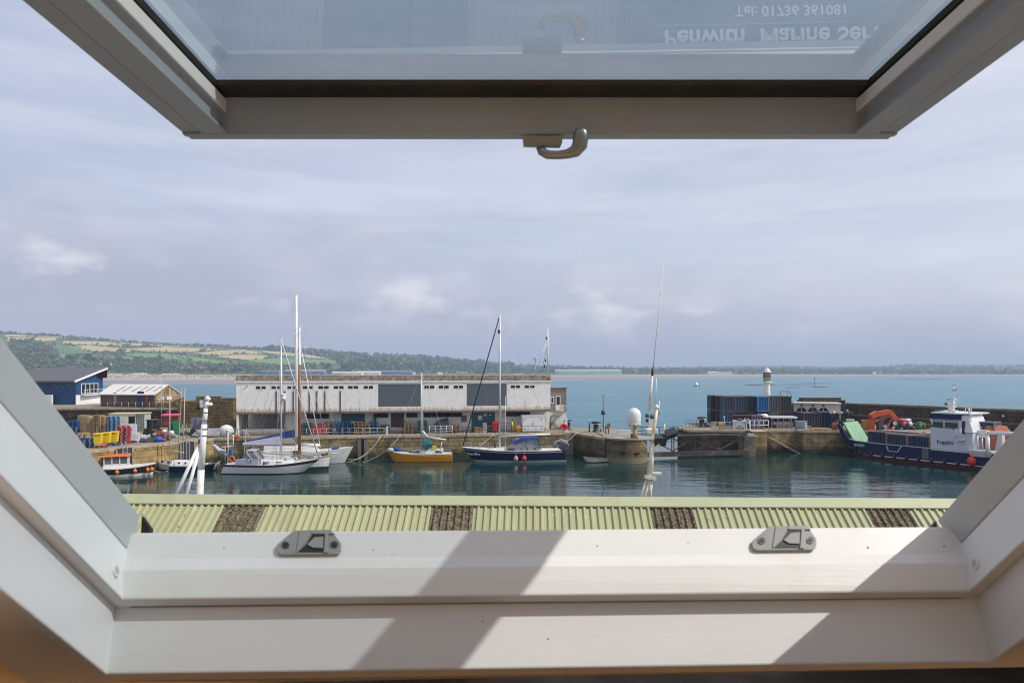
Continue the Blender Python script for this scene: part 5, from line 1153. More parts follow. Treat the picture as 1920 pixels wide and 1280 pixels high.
MB().loft([(PX(791), -.7, 2.2), (PX(811), -.8, 2.2), (PX(811), .8, 2.2), (PX(791), .7, 2.2)], [(PX(793), -.12, 3.0), (PX(809), -.12, 2.7), (PX(809), .12, 2.7), (PX(793), .12, 3.0)]).loft([(PX(797), .5, 1.55), (PX(803), .5, 1.55), (PX(803), .9, 1.55), (PX(797), .9, 1.55)], [(PX(791), -.3, 2.22), (PX(811), -.3, 2.22), (PX(811), .9, 2.22), (PX(791), .9, 2.22)]).build('cockpit_cover', canvas_green, y4)
MB().cyl((PX(792), 0, 3.9), (PX(801), 0, 3.1), .16, .14, 8).cyl((PX(801), 0, 3.1), (PX(836), 0, 2.75), .12, .09, 8).build('boom', hull_white, y4)
MB().ball((PX(745), .3, 1.6), .42, canvas_blue, 10, .7, 1.5).build('blue_bundle', canvas_blue, y4); MB().ball((PX(734), .4, 1.5), .4, pvc_grey, 10, .8, 1.2).build('grey_dinghy_roll', pvc_grey, y4)
MB().bb(PX(818), PX(811), .3, .8, 1.65, 2.0).build('yellow_bag', mat('yellow_bag', (.70, .55, .03), .7, .1, 4), y4)
rail_mb(hf, sh, L, .02, .98, .5, 8, .014).build('guard_rail', galv, y4)
MB().tube([(PX(826), -.8, 1.6), (PX(828), -.7, 2.4), (PX(828), .7, 2.4), (PX(826), .8, 1.6)], .05, 6).build('stern_arch', hull_white, y4)

# 6 navy yacht, bow to the left
c = wpos(958, 864); k = c.y / F; L = 186 * k
y5 = thing('navy_yacht', 'long dark navy sailing yacht with blue sprayhood and two red fenders', 'sailing boat', c, math.pi + R(3))
hb, hf, sh = hull_mb(L, 3.7, 1.85, 1.45, 1.5, navy, mat('pale_blue_line', (.30, .34, .42), .4, .05, 3), boot_green, 1.7, -.75, .68, (.83, .89), boot_z=.25)
hb.build('hull', None, y5); PX = lambda px: -(px - 958) * k
tr = MB()
for i in range(18):
    t0, t1 = i / 18, (i + 1) / 18
    for s in (1, -1): tr.beam((-L / 2 + L * t0, hf(t0) * s, sh(t0)), (-L / 2 + L * t1, hf(t1) * s, sh(t1)), .08, .07)
tr.build('gunwale', hull_white, y5)
mb = MB(hull_white); cabin(mb, PX(1016), PX(900), 2.3, 1.3, 1.42, .45, None, .9); cb = mb.build('coachroof', hull_white, y5, bevel=.05)
MB().wallx([(PX(964), 1.55), (PX(951), 1.55), (PX(953), 1.78), (PX(964), 1.80)], .98, 1.1).build('window', dark_glass, cb)
for px in (975, 986, 1000): MB().bb(PX(px + 3), PX(px), 1.05, 1.14, 1.58, 1.74).build('window', dark_glass, cb)
MB(clear_win).loft([(PX(948), -1.2, 1.8), (PX(1014), -1.3, 1.8), (PX(1014), 1.3, 1.8), (PX(948), 1.2, 1.8)], [(PX(968), -1.0, 2.9), (PX(1006), -1.1, 3.1), (PX(1006), 1.1, 3.1), (PX(968), 1.0, 2.9)]).build('spray_screen', clear_win, y5)
cov = MB(canvas_blue); cov.loft([(PX(960), -1.1, 2.55), (PX(966), -1.1, 2.35), (PX(966), 1.2, 2.35), (PX(960), 1.2, 2.65)], [(PX(980), -1.1, 3.05), (PX(982), -1.1, 2.8), (PX(982), 1.2, 2.8), (PX(980), 1.2, 3.1)])
cov.loft([(PX(980), -1.15, 2.85), (PX(980), 1.22, 2.85), (PX(980), 1.15, 3.12), (PX(980), -1.1, 3.1)], [(PX(1007), -1.15, 2.95), (PX(1007), 1.22, 2.95), (PX(1007), 1.15, 3.22), (PX(1007), -1.1, 3.2)]).beam((PX(1006), 1.25, 3.0), (PX(1014), 1.33, 1.8), .16, .1).beam((PX(985), 1.25, 2.9), (PX(985), 1.3, 1.8), .08, .06)
cov.build('sprayhood', canvas_blue, y5)
ms = sail_mast(y5, PX(937), 1.5, zat(590, c.y), .14, alum, L, hf, sh, (.45, .72), PX(868), PX(1048), forestay=.085, fore_m=mat('navy_furled_sail', (.02, .025, .06), .7, .2, 3))
MB().cyl((PX(938), 0, zat(818, c.y)), (PX(1032), 0, zat(814, c.y)), .12, .1, 8).build('boom', mast_white, y5)
MB().cyl((PX(947), 1.2, 1.7), (PX(947), 1.2, zat(742, c.y)), .035, .02, 6).build('pole', mast_white, y5)
MB().cyl((PX(935.6), .1, zat(625, c.y)), (PX(935.6), .1, zat(618, c.y)), .16, n=8).build('reflector', dark_metal, ms)
fender(y5, PX(965.5), 1.95, .55, .30, pink_f, 1.5); fender(y5, PX(981), 1.95, .55, .30, red_f, 1.5)
rail_mb(hf, sh, L, .03, .99, .6, 11, .015).build('guard_rail', galv, y5)
text_mesh('name_lettering', 'True Blue', .42, mat('pale_lettering', (.55, .60, .68), .5, .05, 3), y5, (PX(876), 1.40, 1.02), rzdeg=180 - 16, depth=.004, bold=.01)
MB().ball((PX(1000), .5, 2.2), .2, hull_white, 8).tube([(PX(928), 0, 1.6), (PX(928), 0, 2.3)], .12, 8, navy).build('deck_gear', navy, y5)
# 7 tyre-grey tender beyond its stern
t2 = thing('grey_rib', 'dark grey inflatable with pale edge hung at the stern of the navy yacht', 'tender', at(1052, 836, 90.5), R(0))
MB(mat('dark_pvc', (.10, .105, .11), .6, .2, 4)).lathe([(.05, -.25), (.85, -.22), (1.0, 0), (.85, .22), (.05, .25)], (0, 0, 0), 16).xform(Matrix.Rotation(R(80), 4, 'X') @ Matrix.Scale(.9, 4, (0, 1, 0))).build('tube', None, t2)
MB(pvc_grey).tube([(-.95, -.3, .1), (-.7, -.3, .62), (0, -.3, .88), (.7, -.3, .62), (.95, -.3, .1)], .10, 8).build('pale_edge', pvc_grey, t2)

# 8 little open boat under the pier wall
c = wpos(1115, 866); t3 = thing('dinghy', 'small cream open dinghy with black outboard beside the pier wall', 'dinghy', c, R(200))
hb, hf, sh = hull_mb(3.3, 1.5, .75, .5, .48, mat('cream_hull', (.60, .57, .48), .5, .08, 3), teak, boot_dark, .5, 0, .8, (.85, .97), deck=mat('boat_floor', (.36, .33, .27), .8, .2, 3), ns=10); hb.build('hull', None, t3)
MB().bb(-.6, -.3, -.6, .6, .42, .52).bb(.4, .65, -.5, .5, .5, .58).build('thwart', teak, t3)
MB(black_h).loft([(-1.95, -.16, .55), (-1.6, -.16, .55), (-1.6, .16, .55), (-1.95, .16, .55)], [(-1.9, -.12, 1.1), (-1.65, -.12, 1.05), (-1.65, .12, 1.05), (-1.9, .12, 1.1)]).bb(-1.82, -1.7, -.06, .06, -.1, .55).build('outboard', black_h, t3)
# 9 black fishing boat with orange roof
c = Vector(((228 - 960) / F * 75.5, 75.5, 0)); fb = thing('fishing_boat', 'small black fishing boat with white wheelhouse, orange roof and orange fenders', 'fishing boat', c, R(24))
L = 6.6; hb, hf, sh = hull_mb(L, 2.4, 1.25, .95, 1.0, black_h, black_h, hull_white, .25, 0, .75, (.82, .93), boot_z=.30, full=.55); hb.build('hull', None, fb)
tr = MB()
for i in range(18):
    t0, t1 = i / 18, (i + 1) / 18
    for s in (1, -1): tr.beam((-L / 2 + L * t0, hf(t0) * s, sh(t0) + .02), (-L / 2 + L * t1, hf(t1) * s, sh(t1) + .02), .12, .14)
tr.build('gunwale', hull_white, fb)
MB().loft([(-1.7, -.85, .9), (.9, -.85, .9), (.9, .85, .9), (-1.7, .85, .9)], [(-1.7, -.8, 1.3), (.75, -.8, 1.3), (.75, .8, 1.3), (-1.7, .8, 1.3)], hull_white).build('cabin_base', hull_white, fb)
mb = MB(hull_white)
for x in (-1.65, -.9, -.15, .62):
    for y in (-.78, .70): mb.bb(x, x + .10, y, y + .08, 1.3, 2.25)
mb.bb(-1.65, .72, -.78, -.70, 1.303, 1.45).bb(-1.65, .72, .70, .78, 1.303, 1.45).bb(.62, .70, -.05, .05, 1.3, 2.25); wh_ = mb.build('wheelhouse', hull_white, fb)
MB().bb(-1.6, .66, -.75, .75, 1.46, 2.2).build('pane', mat('cabin_glass', (.12, .12, .11), .12, .2, 3), wh_); MB().loft([(-1.85, -.95, 2.26), (.9, -.95, 2.26), (.9, .95, 2.26), (-1.85, .95, 2.26)], [(-1.7, -.8, 2.42), (.72, -.8, 2.42), (.72, .8, 2.42), (-1.7, .8, 2.42)]).build('roof', mat('orange_roof', (.60, .14, .02), .5, .1, 3), wh_)
for x, t in ((-.3, .45), (1.4, .72), (2.6, .88), (3.0, .95)): fender(fb, x, -hf(t) - .15, .55 + t * .1, .21, orange_f, sh(t))
# 10, 11 two small boats by the left wall
c = wpos(319, 880); wbt = thing('white_dayboat', 'small white two-masted boat moored against the golden quay wall', 'sailing boat', c, math.pi - R(20))
L = 4.3; hb, hf, sh = hull_mb(L, 1.9, 1.05, .8, .8, hull_white, hull_white, boot_dark, .3, 0, .7, (.85, .95), ns=12); hb.build('hull', None, wbt)
mb = MB(hull_white); cabin(mb, -.9, 1.0, 1.2, .8, .75, .42); cb = mb.build('cabin', hull_white, wbt, bevel=.04)
MB().bb(-.5, -.2, .5, .62, .85, 1.02).build('window', dark_glass, cb); MB().cyl((.5, .62, 1.0), (.5, .72, 1.0), .17, n=10).build('blue_patch', canvas_blue, wbt)
MB().cyl((.05, 0, .8), (.05, 0, zat(726, c.y)), .065, .04, 8).build('mast', mat('pale_wood_spar', (.55, .48, .38), .6, .1, 3), wbt)
MB().cyl((.0, 0, 2.3), (-2.3, .2, 2.1), .05, n=6).build('boom', mast_white, wbt)
MB().cyl((-1.2, .1, .8), (-2.0, .2, zat(728, c.y)), .05, .03, 8).cyl((-2.1, .15, .9), (-2.35, .1, zat(727, c.y)), .055, .035, 8).build('mizzen_spars', mat('pale_wood_spar', (.55, .48, .38)), wbt)
c = wpos(363, 884); nb = thing('navy_dayboat', 'small navy blue boat with white cabin half hidden by the white derrick mast', 'motor boat', c, R(12))
L = 4.9; hb, hf, sh = hull_mb(L, 2.0, 1.05, .85, .9, navy, hull_white, boot_dark, .5, 0, .75, (.86, .97), ns=12); hb.build('hull', None, nb)
mb = MB(hull_white); cabin(mb, -1.8, .9, 1.5, 1.0, .85, .55); cb = mb.build('cabin', hull_white, nb, bevel=.04)
for x in (-1.4, -.7, -.1): MB().cyl((x, -.72, 1.12), (x, -.62, 1.15), .10, n=10).build('window', dark_glass, cb)
c = wpos(394, 881); dg = thing('grey_dinghy', 'tilted dark grey dinghy with pale gunwale next to the navy boat', 'dinghy', c, R(30))
hb, hf, sh = hull_mb(2.6, 1.3, .8, .45, .4, mat('slate_hull', (.12, .14, .15), .6, .15, 3), hull_white, boot_dark, .4, 0, .7, (.84, .99), deck=dark_metal, ns=10); hb.xform(Matrix.Rotation(R(-12), 4, 'Y')).build('hull', None, dg)
MB().cyl((.9, -.5, .9), (1.0, -.6, .4), .07, n=6, m=red_f).build('red_fender', red_f, dg)
# 12 white motor boat out in the bay
c = wpos(1307, 724); k = c.y / F; mbt = thing('bay_motorboat', 'small white motor boat anchored alone out in the turquoise bay', 'motor boat', c, R(-65))
L = 15 * k; hb, hf, sh = hull_mb(L, L * .34, L * .22, L * .17, L * .15, hull_white, hull_white, boot_dark, L * .1, 0, .8, (.8, .9), ns=8); hb.build('hull', None, mbt)
MB(hull_white).loft([(-L * .3, -L * .1, L * .15), (L * .15, -L * .1, L * .15), (L * .15, L * .1, L * .15), (-L * .3, L * .1, L * .15)], [(-L * .28, -L * .09, L * .42), (-L * .02, -L * .09, L * .42), (-L * .02, L * .09, L * .42), (-L * .28, L * .09, L * .42)]).bb(-L * .3, 0, -L * .1, L * .1, L * .45, L * .5).build('cabin', hull_white, mbt)
# 13 mooring ropes
def rope_run(pts, sag, label):
    o = MB()
    for (a, b_) in zip(pts, pts[1:]):
        a, b_ = Vector(a), Vector(b_); o.tube([a.lerp(b_, f) - Vector((0, 0, sag * 4 * f * (1 - f))) for f in [i / 10 for i in range(11)]], .035, 5)
    q = o.build('mooring_rope', rope); tag(q, label, 'rope', 'mooring ropes along the middle quay')
qe = lambda px, z=3.1: Vector((*QL.hit(px, -.1), z))
rope_run([at(652, 860, 87), qe(714)], 1.1, 'pale mooring rope sagging from the large yacht bow to the quay, upper one')
rope_run([at(645, 866, 87), qe(716)], .9, 'mooring rope from the large yacht running just under the pale one')
rope_run([at(640, 868, 86.5), at(732, 838, 88)], .8, 'long low rope between the large yacht and the orange yacht')
rope_run([at(732, 836, 88), qe(752)], .05, 'taut rope from the orange yacht bow up to the quay edge')
rope_run([at(898, 836, 88), qe(926)], .1, 'taut rope from the navy yacht foredeck up to the quay')
rope_run([at(1055, 830, 90.5), Vector((8.9, 94.2, 3.1))], .2, 'short rope from the grey inflatable up to the pier corner')
rope_run([at(272, 872, 77.5), at(330, 874, 80)], .7, 'slack rope between the black fishing boat and the white boat')
# 14 the masts of two trawlers lying behind the workshop
def trawler(name, label, x, y, L=11):
    r = thing(name, label, 'fishing boat', (x, y, 0), R(90))
    hb, hf, sh = hull_mb(L, 4.2, 2.2, 1.4, 1.6, black_h, hull_white, boot_red, .8, 0, .8, (.85, .95), ns=12); hb.build('hull', None, r); return r
p = at(375, 930, 22); tw1 = trawler('trawler', 'fishing boat hidden behind the roof, only its thick white derrick mast showing', p.x - .1, 22)
T = lambda px, py, Y=22: at(px, py, Y)
mb = MB(mast_white); mb.cyl(T(370, 1010), T(377, 880), .118, .108, 14).cyl(T(377, 880), T(383, 795), .108, .092, 14).cyl(T(383, 796), T(386, 765), .080, .070, 14)
ma = mb.build('mast', mast_white, tw1, world=True)
mb = MB(mast_white); mb.lathe([(.04, -.03), (.115, .07), (.015, .16)], T(389, 751), 10).cyl(T(382, 760), T(397, 757), .055, n=8).cyl(T(386, 766), T(388, 752), .07, .06).beam(T(379, 763), T(379, 750), .13, .1); mb.build('mast_head', mast_white, ma, world=True)
for a, b_ in (((374, 832), (322, 945)), ((375, 838), (343, 950))): MB().cyl(T(*a), T(*b_, 21.5), .052, .06, 10).build('strut', mast_white, tw1, world=True)
MB().cyl(T(371, 767), T(371, 758), .065, .05, 8, dark_metal).beam(T(371, 757), T(380, 756), .05, .05, dark_metal).build('lantern', dark_metal, ma, world=True)
MB().cyl(T(375, 831), T(376, 823), .065, .06, 10, dark_metal).cyl(T(376, 823), T(376, 818), .07, .05, 10, mast_white).cyl(T(377, 818), T(378, 811), .05, .04, 8, dark_metal).build('lantern', dark_metal, ma, world=True)
mb = MB(dark_metal)
for y in (773, 788, 804, 816): a_ = T(385.7 - (y - 770) * .071, y); mb.cyl(a_ - Vector((0, 0, .012)), a_ + Vector((0, 0, .012)), .102 if y > 790 else .084, n=12)
mb.build('mast_band', dark_metal, ma, world=True)
mb = MB(mast_white)
for y, s in ((905, -1), (921, -1), (872, 1)): a_ = T(374 + (905 - y) * .05, y); mb.beam(a_, a_ + Vector((.24 * s, -.03, .06 if s > 0 else 0)), .05, .035)
mb.build('step', mast_white, ma, world=True)
p = at(1215, 930, 24); tw2 = trawler('trawler', 'fishing boat hidden behind the roof, only its cream mast with satellite dome showing', p.x, 24)
T = lambda px, py, Y=24: at(px, py, Y)
cream = mat('cream_mast', (.70, .66, .54), .45, .06, 2, dirt=(.45, .27, .1), dirt_amt=.35, dirt_scale=2.5)
mb = MB(cream); mb.cyl(T(1219, 893), T(1223, 830), .095, .085, 12).cyl(T(1223, 830), T(1231, 768), .068, .055, 12).loft([T(1212, 895), T(1224, 895), T(1224, 895, 24.3), T(1212, 895, 24.3)], [T(1216.5, 868), T(1223, 868), T(1223, 868, 24.3), T(1216.5, 868, 24.3)])
ma = mb.build('mast', cream, tw2, world=True)
MB(mast_white).lathe([(.06, -.05), (.085, .0), (.08, .05), (.015, .12)], T(1231, 764), 10).build('cone_antenna', mast_white, ma, world=True)
for a, b_ in (((1212, 900), (1196, 950)), ((1218, 900), (1203, 950)), ((1219, 898), (1220, 950)), ((1222, 898), (1218, 950))): MB().cyl(T(*a), T(*b_), .045, .052, 8).build('mast_leg', cream, tw2, world=True)
MB(cream).beam(T(1209, 893), T(1229, 896), .3, .11).beam(T(1222, 887), T(1240, 887), .2, .07).build('platform', cream, ma, world=True)
MB(cream).beam(T(1195, 821), T(1226, 820), .25, .10).beam(T(1226, 822), T(1244, 822), .12, .08).beam(T(1203, 827), T(1217, 843), .04, .04).beam(T(1236, 832), T(1222, 843), .10, .06).build('crossarm', cream, ma, world=True)
dm = MB(mast_white).lathe([(.215, 0), (.235, .06), (.238, .30), (.225, .39), (.18, .47), (.10, .535), (.02, .555)], T(1189, 794), 18).build('satellite_dome', mast_white, tw2, world=True)
MB(cream).lathe([(.20, -.05), (.25, -.02), (.25, .0)], T(1189, 794), 16).beam(T(1180, 796), T(1187, 812), .05, .05).beam(T(1198, 796), T(1191, 812), .05, .05).cyl(T(1189, 797), T(1190, 821), .05, .085, 8, mat('rusty_cream', (.46, .30, .12), .8, .4, 6)).build('dome_bracket', cream, dm, world=True)
tx = text_mesh('lettering', 'intellian', .105, mat('blue_lettering', (.04, .08, .30), .5, .1, 3), dm, wmat(dm).inverted() @ (T(1182.5, 790) + Vector((0, -.262, 0))), depth=.002, bold=.003)
for a, b_, r in (((1217, 770), (1223, 705), .055), ((1223, 706), (1245, 488), .017), ((1228, 760), (1231, 708), .02), ((1236, 778), (1236, 751), .03), ((1246, 820), (1246, 794), .035)): MB(cream).cyl(T(*a), T(*b_), r, r * .6, 7).build('whip_aerial', mat('grey_aerial', (.42, .40, .38), .5, .1, 4), tw2, world=True)
MB(dark_metal).cyl(T(1223, 704), T(1224, 688), .045, n=6).build('aerial_joint', dark_metal, tw2, world=True)
for px, py in ((1213.5, 779), (1214, 788), (1222.5, 781)): MB(dark_metal).cyl(T(px, py + 3), T(px, py - 3.5), .065, n=8).build('lantern', dark_metal, ma, world=True)
MB(cream).beam(T(1219, 772), T(1230, 770), .1, .1).bb(T(1215, 0).x, T(1224, 0).x, 23.9, 24.05, T(0, 802).z, T(0, 787).z).build('bracket', mast_white, ma, world=True)
def flood(px, py, name_l, rot): 
    q = T(px, py); mb = MB(dark_metal); n = 9
    for i in range(n): mb.box((0, -.05 + .0, -.17 + i * .042), (.42, .10, .022))
    mb.box((0, .06, 0), (.36, .16, .36)); mb.xform(Matrix.Translation(q) @ rot); mb.build('floodlight', dark_metal, ma, world=True)
flood(1238, 825, '', Matrix.Rotation(R(35), 4, 'X')); flood(1258, 813, '', Matrix.Rotation(R(-20), 4, 'Y') @ Matrix.Rotation(R(60), 4, 'X'))
MB(mast_white).bb(T(1215, 0).x, T(1236, 0).x, 24.2, 24.6, T(0, 815).z, T(0, 805).z).build('radar_box', mast_white, ma, world=True, bevel=.03)
# ------------------------------------------------------------------ things standing about on the quays
wood_p = mat('pallet_wood', (.30, .185, .095), .85, .25, 4); wood_new = mat('new_pallet_wood', (.50, .34, .17), .85, .2, 4); blue_p = mat('blue_pallet', (.02, .09, .24), .7, .2, 4); red_p = mat('red_plastic', (.42, .03, .03), .6, .2, 4); green_p = mat('green_plastic', (.02, .22, .08), .6, .2, 4)
yellow_p = mat('yellow_plastic', (.72, .50, .01), .5, .08, 3); orange_p = mat('orange_plastic', (.62, .26, .01), .5, .1, 3); dgreen = mat('dark_green_paint', (.02, .075, .06), .6, .2, 2); blue_d2 = mat('dark_blue_paint', (.015, .04, .13), .6, .2, 3); lav = mat('grey_lavender_plastic', (.36, .36, .46), .6, .12, 3)
def pallet_mesh(m, name='pallet'):
    mb = MB(m)
    for i in range(6): mb.bb(-.6, .6, -.5 + i * .18, -.5 + i * .18 + .11, .17, .205)
    for x in (-.6, -.06, .48):
        for y in (-.5, -.05, .40): mb.bb(x, x + .12, y, y + .1, .034, .17)
    for x in (-.6, -.06, .48): mb.bb(x, x + .12, -.5, .5, 0, .032)
    return mb.build(name, m)
PROTO = {}
def stack(kind, m, n, pos, rz, label, group, name='pallet', cat='pallet', maker=pallet_mesh, step=.15, jit=.05):
    if maker is pallet_mesh: n = max(1, round(n * .7)); step = .21
    key = (kind, m.name)
    for i in range(n):
        if key not in PROTO: PROTO[key] = maker(m, name); o = PROTO[key]
        else: o = PROTO[key].copy(); COL.objects.link(o)
        o.location = (pos[0] + random.uniform(-jit, jit), pos[1] + random.uniform(-jit, jit), pos[2] + i * step); o.rotation_euler = (0, 0, rz + random.uniform(-.04, .04))
        tag(o, label, cat, group)
def qp(px, off, z=ZQ + .003): p = QL.hit(px, off); return Vector((p.x, p.y, z))
rz = QL.rz
stack('pallet', blue_p, 12, qp(634, 3.6), rz, 'blue pallet in the left stack before the left teal door', 'blue pallet stack left')
stack('pallet', blue_p, 12, qp(652, 3.7), rz, 'blue pallet in the right stack before the left teal door', 'blue pallet stack right')
stack('pallet', blue_p, 12, qp(700.5, 3.6), rz, 'blue pallet in the lone stack beside the dark post', 'blue pallet stack by the post')
stack('pallet', wood_p, 11, qp(672, 3.4), rz, 'brown pallet in the stack right of the blue stacks', 'brown pallet stack')
stack('pallet', wood_p, 10, qp(685, 3.5), rz, 'brown pallet in the shorter stack next to the lone blue stack', 'short brown pallet stack')
stack('pallet', wood_p, 12, qp(766, 3.6), rz, 'brown pallet in the stack right of the brown door', 'brown pallet stack by the brown door')
stack('pallet', wood_p, 8, qp(854, 3.4), rz, 'brown pallet in the stack right of the white rail', 'brown pallet stack by the rail')
stack('pallet', wood_p, 12, qp(616, 3.9), rz, 'old brown pallet in the stack right of the red crates', 'old brown pallet stack')
def skip_mesh(mb, w_, d, h, m):
    mb.loft([(-w_ / 2 + .1, -d / 2 + .1, .08), (w_ / 2 - .1, -d / 2 + .1, .08), (w_ / 2 - .1, d / 2 - .1, .08), (-w_ / 2 + .1, d / 2 - .1, .08)], [(-w_ / 2, -d / 2, h), (w_ / 2, -d / 2, h), (w_ / 2, d / 2, h), (-w_ / 2, d / 2, h)], m)
    for x in (-w_ / 2, -w_ / 4, 0, w_ / 4, w_ / 2): mb.bb(x - .04, x + .04, -d / 2 - .05, -d / 2 + .06, .15, h - .05, m)
    mb.bb(-w_ / 2 - .05, w_ / 2 + .05, -d / 2 - .06, d / 2 + .06, h - .06, h + .03, m)
    return mb
def bin_(px, off, w_, d, h, m, label, cat='bin', name='waste_bin', lid=True):
    r = thing(name, label, cat, qp(px, off), rz)
    skip_mesh(MB(m), w_, d, h, m).build('body', m, r)
    if lid: MB(m).loft([(-w_ / 2 - .06, -d / 2 - .07, h + .035), (w_ / 2 + .06, -d / 2 - .07, h + .035), (w_ / 2 + .06, d / 2 + .07, h + .035), (-w_ / 2 - .06, d / 2 + .07, h + .035)], [(-w_ / 2, -d / 2, h + .1), (w_ / 2, -d / 2, h + .1), (w_ / 2, d / 2, h + .22), (-w_ / 2, d / 2, h + .22)]).build('lid', m, r)
    for x in (-w_ * .35, w_ * .35):
        for y in (-d * .35, d * .35): MB(black_h).cyl((x - .04, y, .08), (x + .04, y, .08), .08, n=8).build('wheel', black_h, r)
    return r
bin_(575, 3.6, 1.35, 1.0, 1.35, dgreen, 'dark green waste bin left of the stacked red crates')
bin_(722, 3.8, 1.15, 1.0, 1.15, dgreen, 'dark green waste bin left of the brown door', lid=False)
bin_(792, 3.7, 1.25, 1.0, 1.5, mat('bottle_green_paint', (.012, .085, .035), .55, .2, 2), 'bottle green waste bin behind the orange yacht mast')
bin_(930, 3.4, .95, .8, 1.3, mat('signal_red', (.52, .015, .03), .5, .1, 2), 'bright red wheeled bin right of the right teal door')
r = thing('covered_machine', 'dark blue tarpaulin covered machine behind the white rail', 'machine', qp(829, 3.9), rz)
MB(mat('dark_tarp', (.018, .045, .06), .7, .3, 2)).loft([(-1.05, -.6, 0), (.95, -.6, 0), (.95, .6, 0), (-1.05, .6, 0)], [(-.95, -.5, 1.45), (.9, -.5, 1.75), (.9, .5, 1.75), (-.95, .5, 1.45)]).loft([(-.9, -.45, 1.452), (.85, -.45, 1.752), (.85, .45, 1.752), (-.9, .45, 1.452)], [(-.2, -.3, 1.8), (.75, -.3, 2.1), (.75, .3, 2.1), (-.2, .3, 1.8)]).build('tarpaulin', None, r, bevel=.08)
MB(black_h).cyl((-1.05, -.3, .25), (-.75, -.3, .25), .25, n=10).cyl((.6, -.62, .22), (.8, -.62, .22), .22, n=10).build('wheel', black_h, r)
def railing(px0, px1, off, label, m, h=1.1, nr=3, npost=4, name='railing', posts_only=False):
    a, b_ = qp(px0, off), qp(px1, off); r = thing(name, label, 'railing', a, 0); mb = MB(m); pm = MB(m)
    for i in range(npost): p_ = a.lerp(b_, i / (npost - 1)); pm.cyl(p_, p_ + Vector((0, 0, h)), .035, n=6)
    for k in range(nr): z = Vector((0, 0, h * (k + 1) / nr)); mb.cyl(a + z, b_ + z, .03, n=6)
    pm.build('posts', m, r, world=True); mb.build('rails', m, r, world=True); return r
railing(805, 848, 1.2, 'white three-bar rail on the quay in front of the tarpaulin', white_metal, 1.15, 3, 5)
railing(562, 625, 1.0, 'thin grey rail in front of the red crates and bins', galv, 1.0, 2, 6)
railing(628, 720, .9, 'thin grey rail in front of the blue pallet stacks', galv, 1.0, 2, 8)
railing(744, 800, .9, 'thin dark rail in front of the brown door', dark_metal, 1.0, 2, 6)
railing(852, 1020, .9, 'long thin dark rail in front of the right teal door and white cabinet', dark_metal, 1.0, 2, 12)
railing(425, 455, 1.4, 'thin dark rail on the quay corner beside the traffic cone', dark_metal, 1.05, 2, 4)
# crates in red (stack of flat fish boxes) : individual boxes share the stack's label
def box_mesh(m, name='fish_box'):
    mb = MB(m); w_, d, h = .8, .5, .28
    mb.bb(-w_ / 2, w_ / 2, -d / 2, d / 2, 0, .03).bb(-w_ / 2, w_ / 2, -d / 2, -d / 2 + .03, .03, h).bb(-w_ / 2, w_ / 2, d / 2 - .03, d / 2, .03, h).bb(-w_ / 2, -w_ / 2 + .03, -d / 2 + .03, d / 2 - .03, .03, h).bb(w_ / 2 - .03, w_ / 2, -d / 2 + .03, d / 2 - .03, .03, h).bb(-w_ / 2 - .03, w_ / 2 + .03, -d / 2 - .02, d / 2 + .02, h - .05, h - .02)
    return mb.build(name, m)
for i, px in enumerate((590, 600.5, 609)):
    stack('fishbox', red_p, 4 + (i > 0), qp(px, 3.7, ZQ + .05), rz, ('red fish box in the left stack beside the green bin', 'red fish box in the middle stack of three', 'red fish box in the right stack beside the old pallets')[i], ('red fish boxes, left stack', 'red fish boxes, middle stack', 'red fish boxes, right stack')[i], 'fish_box', 'fish box', box_mesh, .285, .03)
# white cabinet
r = thing('white_cabinet', 'large white two-door storage cabinet near the warehouse stairs', 'cabinet', qp(998, 3.0), rz); cw = 3.1
MB(mat('cabinet_white', (.76, .76, .77), .45, .03, 2)).bb(-cw / 2, cw / 2, -.6, .8, .1, 2.25).bb(-cw / 2 - .06, cw / 2 + .06, -.68, .86, 2.253, 2.36).build('carcass', None, r)
for s in (-1, 1):
    d = MB(mat('cabinet_door', (.73, .73, .745), .4, .03, 2)).bb(min(s * .02, s * (cw / 2 - .08)), max(s * .02, s * (cw / 2 - .08)), -.64, -.605, .2, 2.15).build('door', None, r)
    for z in (.5, 1.8): MB(dark_metal).bb(s * (cw / 2 - .35) - .17, s * (cw / 2 - .35) + .17, -.665, -.642, z, z + .06).build('hinge', dark_metal, d)
    MB(dark_metal).cyl((s * .12, -.66, 1.05), (s * .12, -.66, 1.3), .025, n=6).build('handle', dark_metal, d)
def simple(name, label, cat, px, off, mb, m, part=None, bevel=0): 
    o = mb.build(name, m, loc=qp(px, off), rz=rz, bevel=bevel); return tag(o, label, cat)
simple('wooden_box', 'brown wooden box lying on the quay by the right teal door', 'box', 898, 3.6, MB(wood_p).bb(-.65, .65, -.45, .45, 0, .62).bb(-.7, .7, -.5, .5, .622, .72), wood_p)
simple('grey_locker', 'narrow grey metal locker before the right teal door', 'locker', 908.5, 3.4, MB(galv).bb(-.27, .27, -.3, .3, 0, 1.25).bb(-.3, .3, -.33, .33, 1.252, 1.3).bb(-.02, .02, -.325, -.302, .1, 1.2), galv)
simple('wooden_bench', 'brown wooden bench between grey locker and red bin', 'bench', 919, 3.6, MB(wood_p).bb(-.5, .5, -.25, .25, .42, .47).bb(-.45, -.38, -.2, .2, 0, .418).bb(.38, .45, -.2, .2, 0, .418).bb(-.5, .5, .2, .25, .6, .95), wood_p)
r = thing('orange_bin', 'orange yellow rounded bin left of the white cabinet', 'bin', qp(972, 2.8), rz); MB(orange_p).lathe([(.30, 0), (.40, .1), (.42, .75), (.30, .98), (.05, 1.05)], (0, 0, 0), 14).build('body', orange_p, r); MB(orange_p).bb(-.36, .36, -.44, -.36, .5, .72).build('flap', mat('orange_dark', (.42, .16, .01), .5, .1, 3), r)
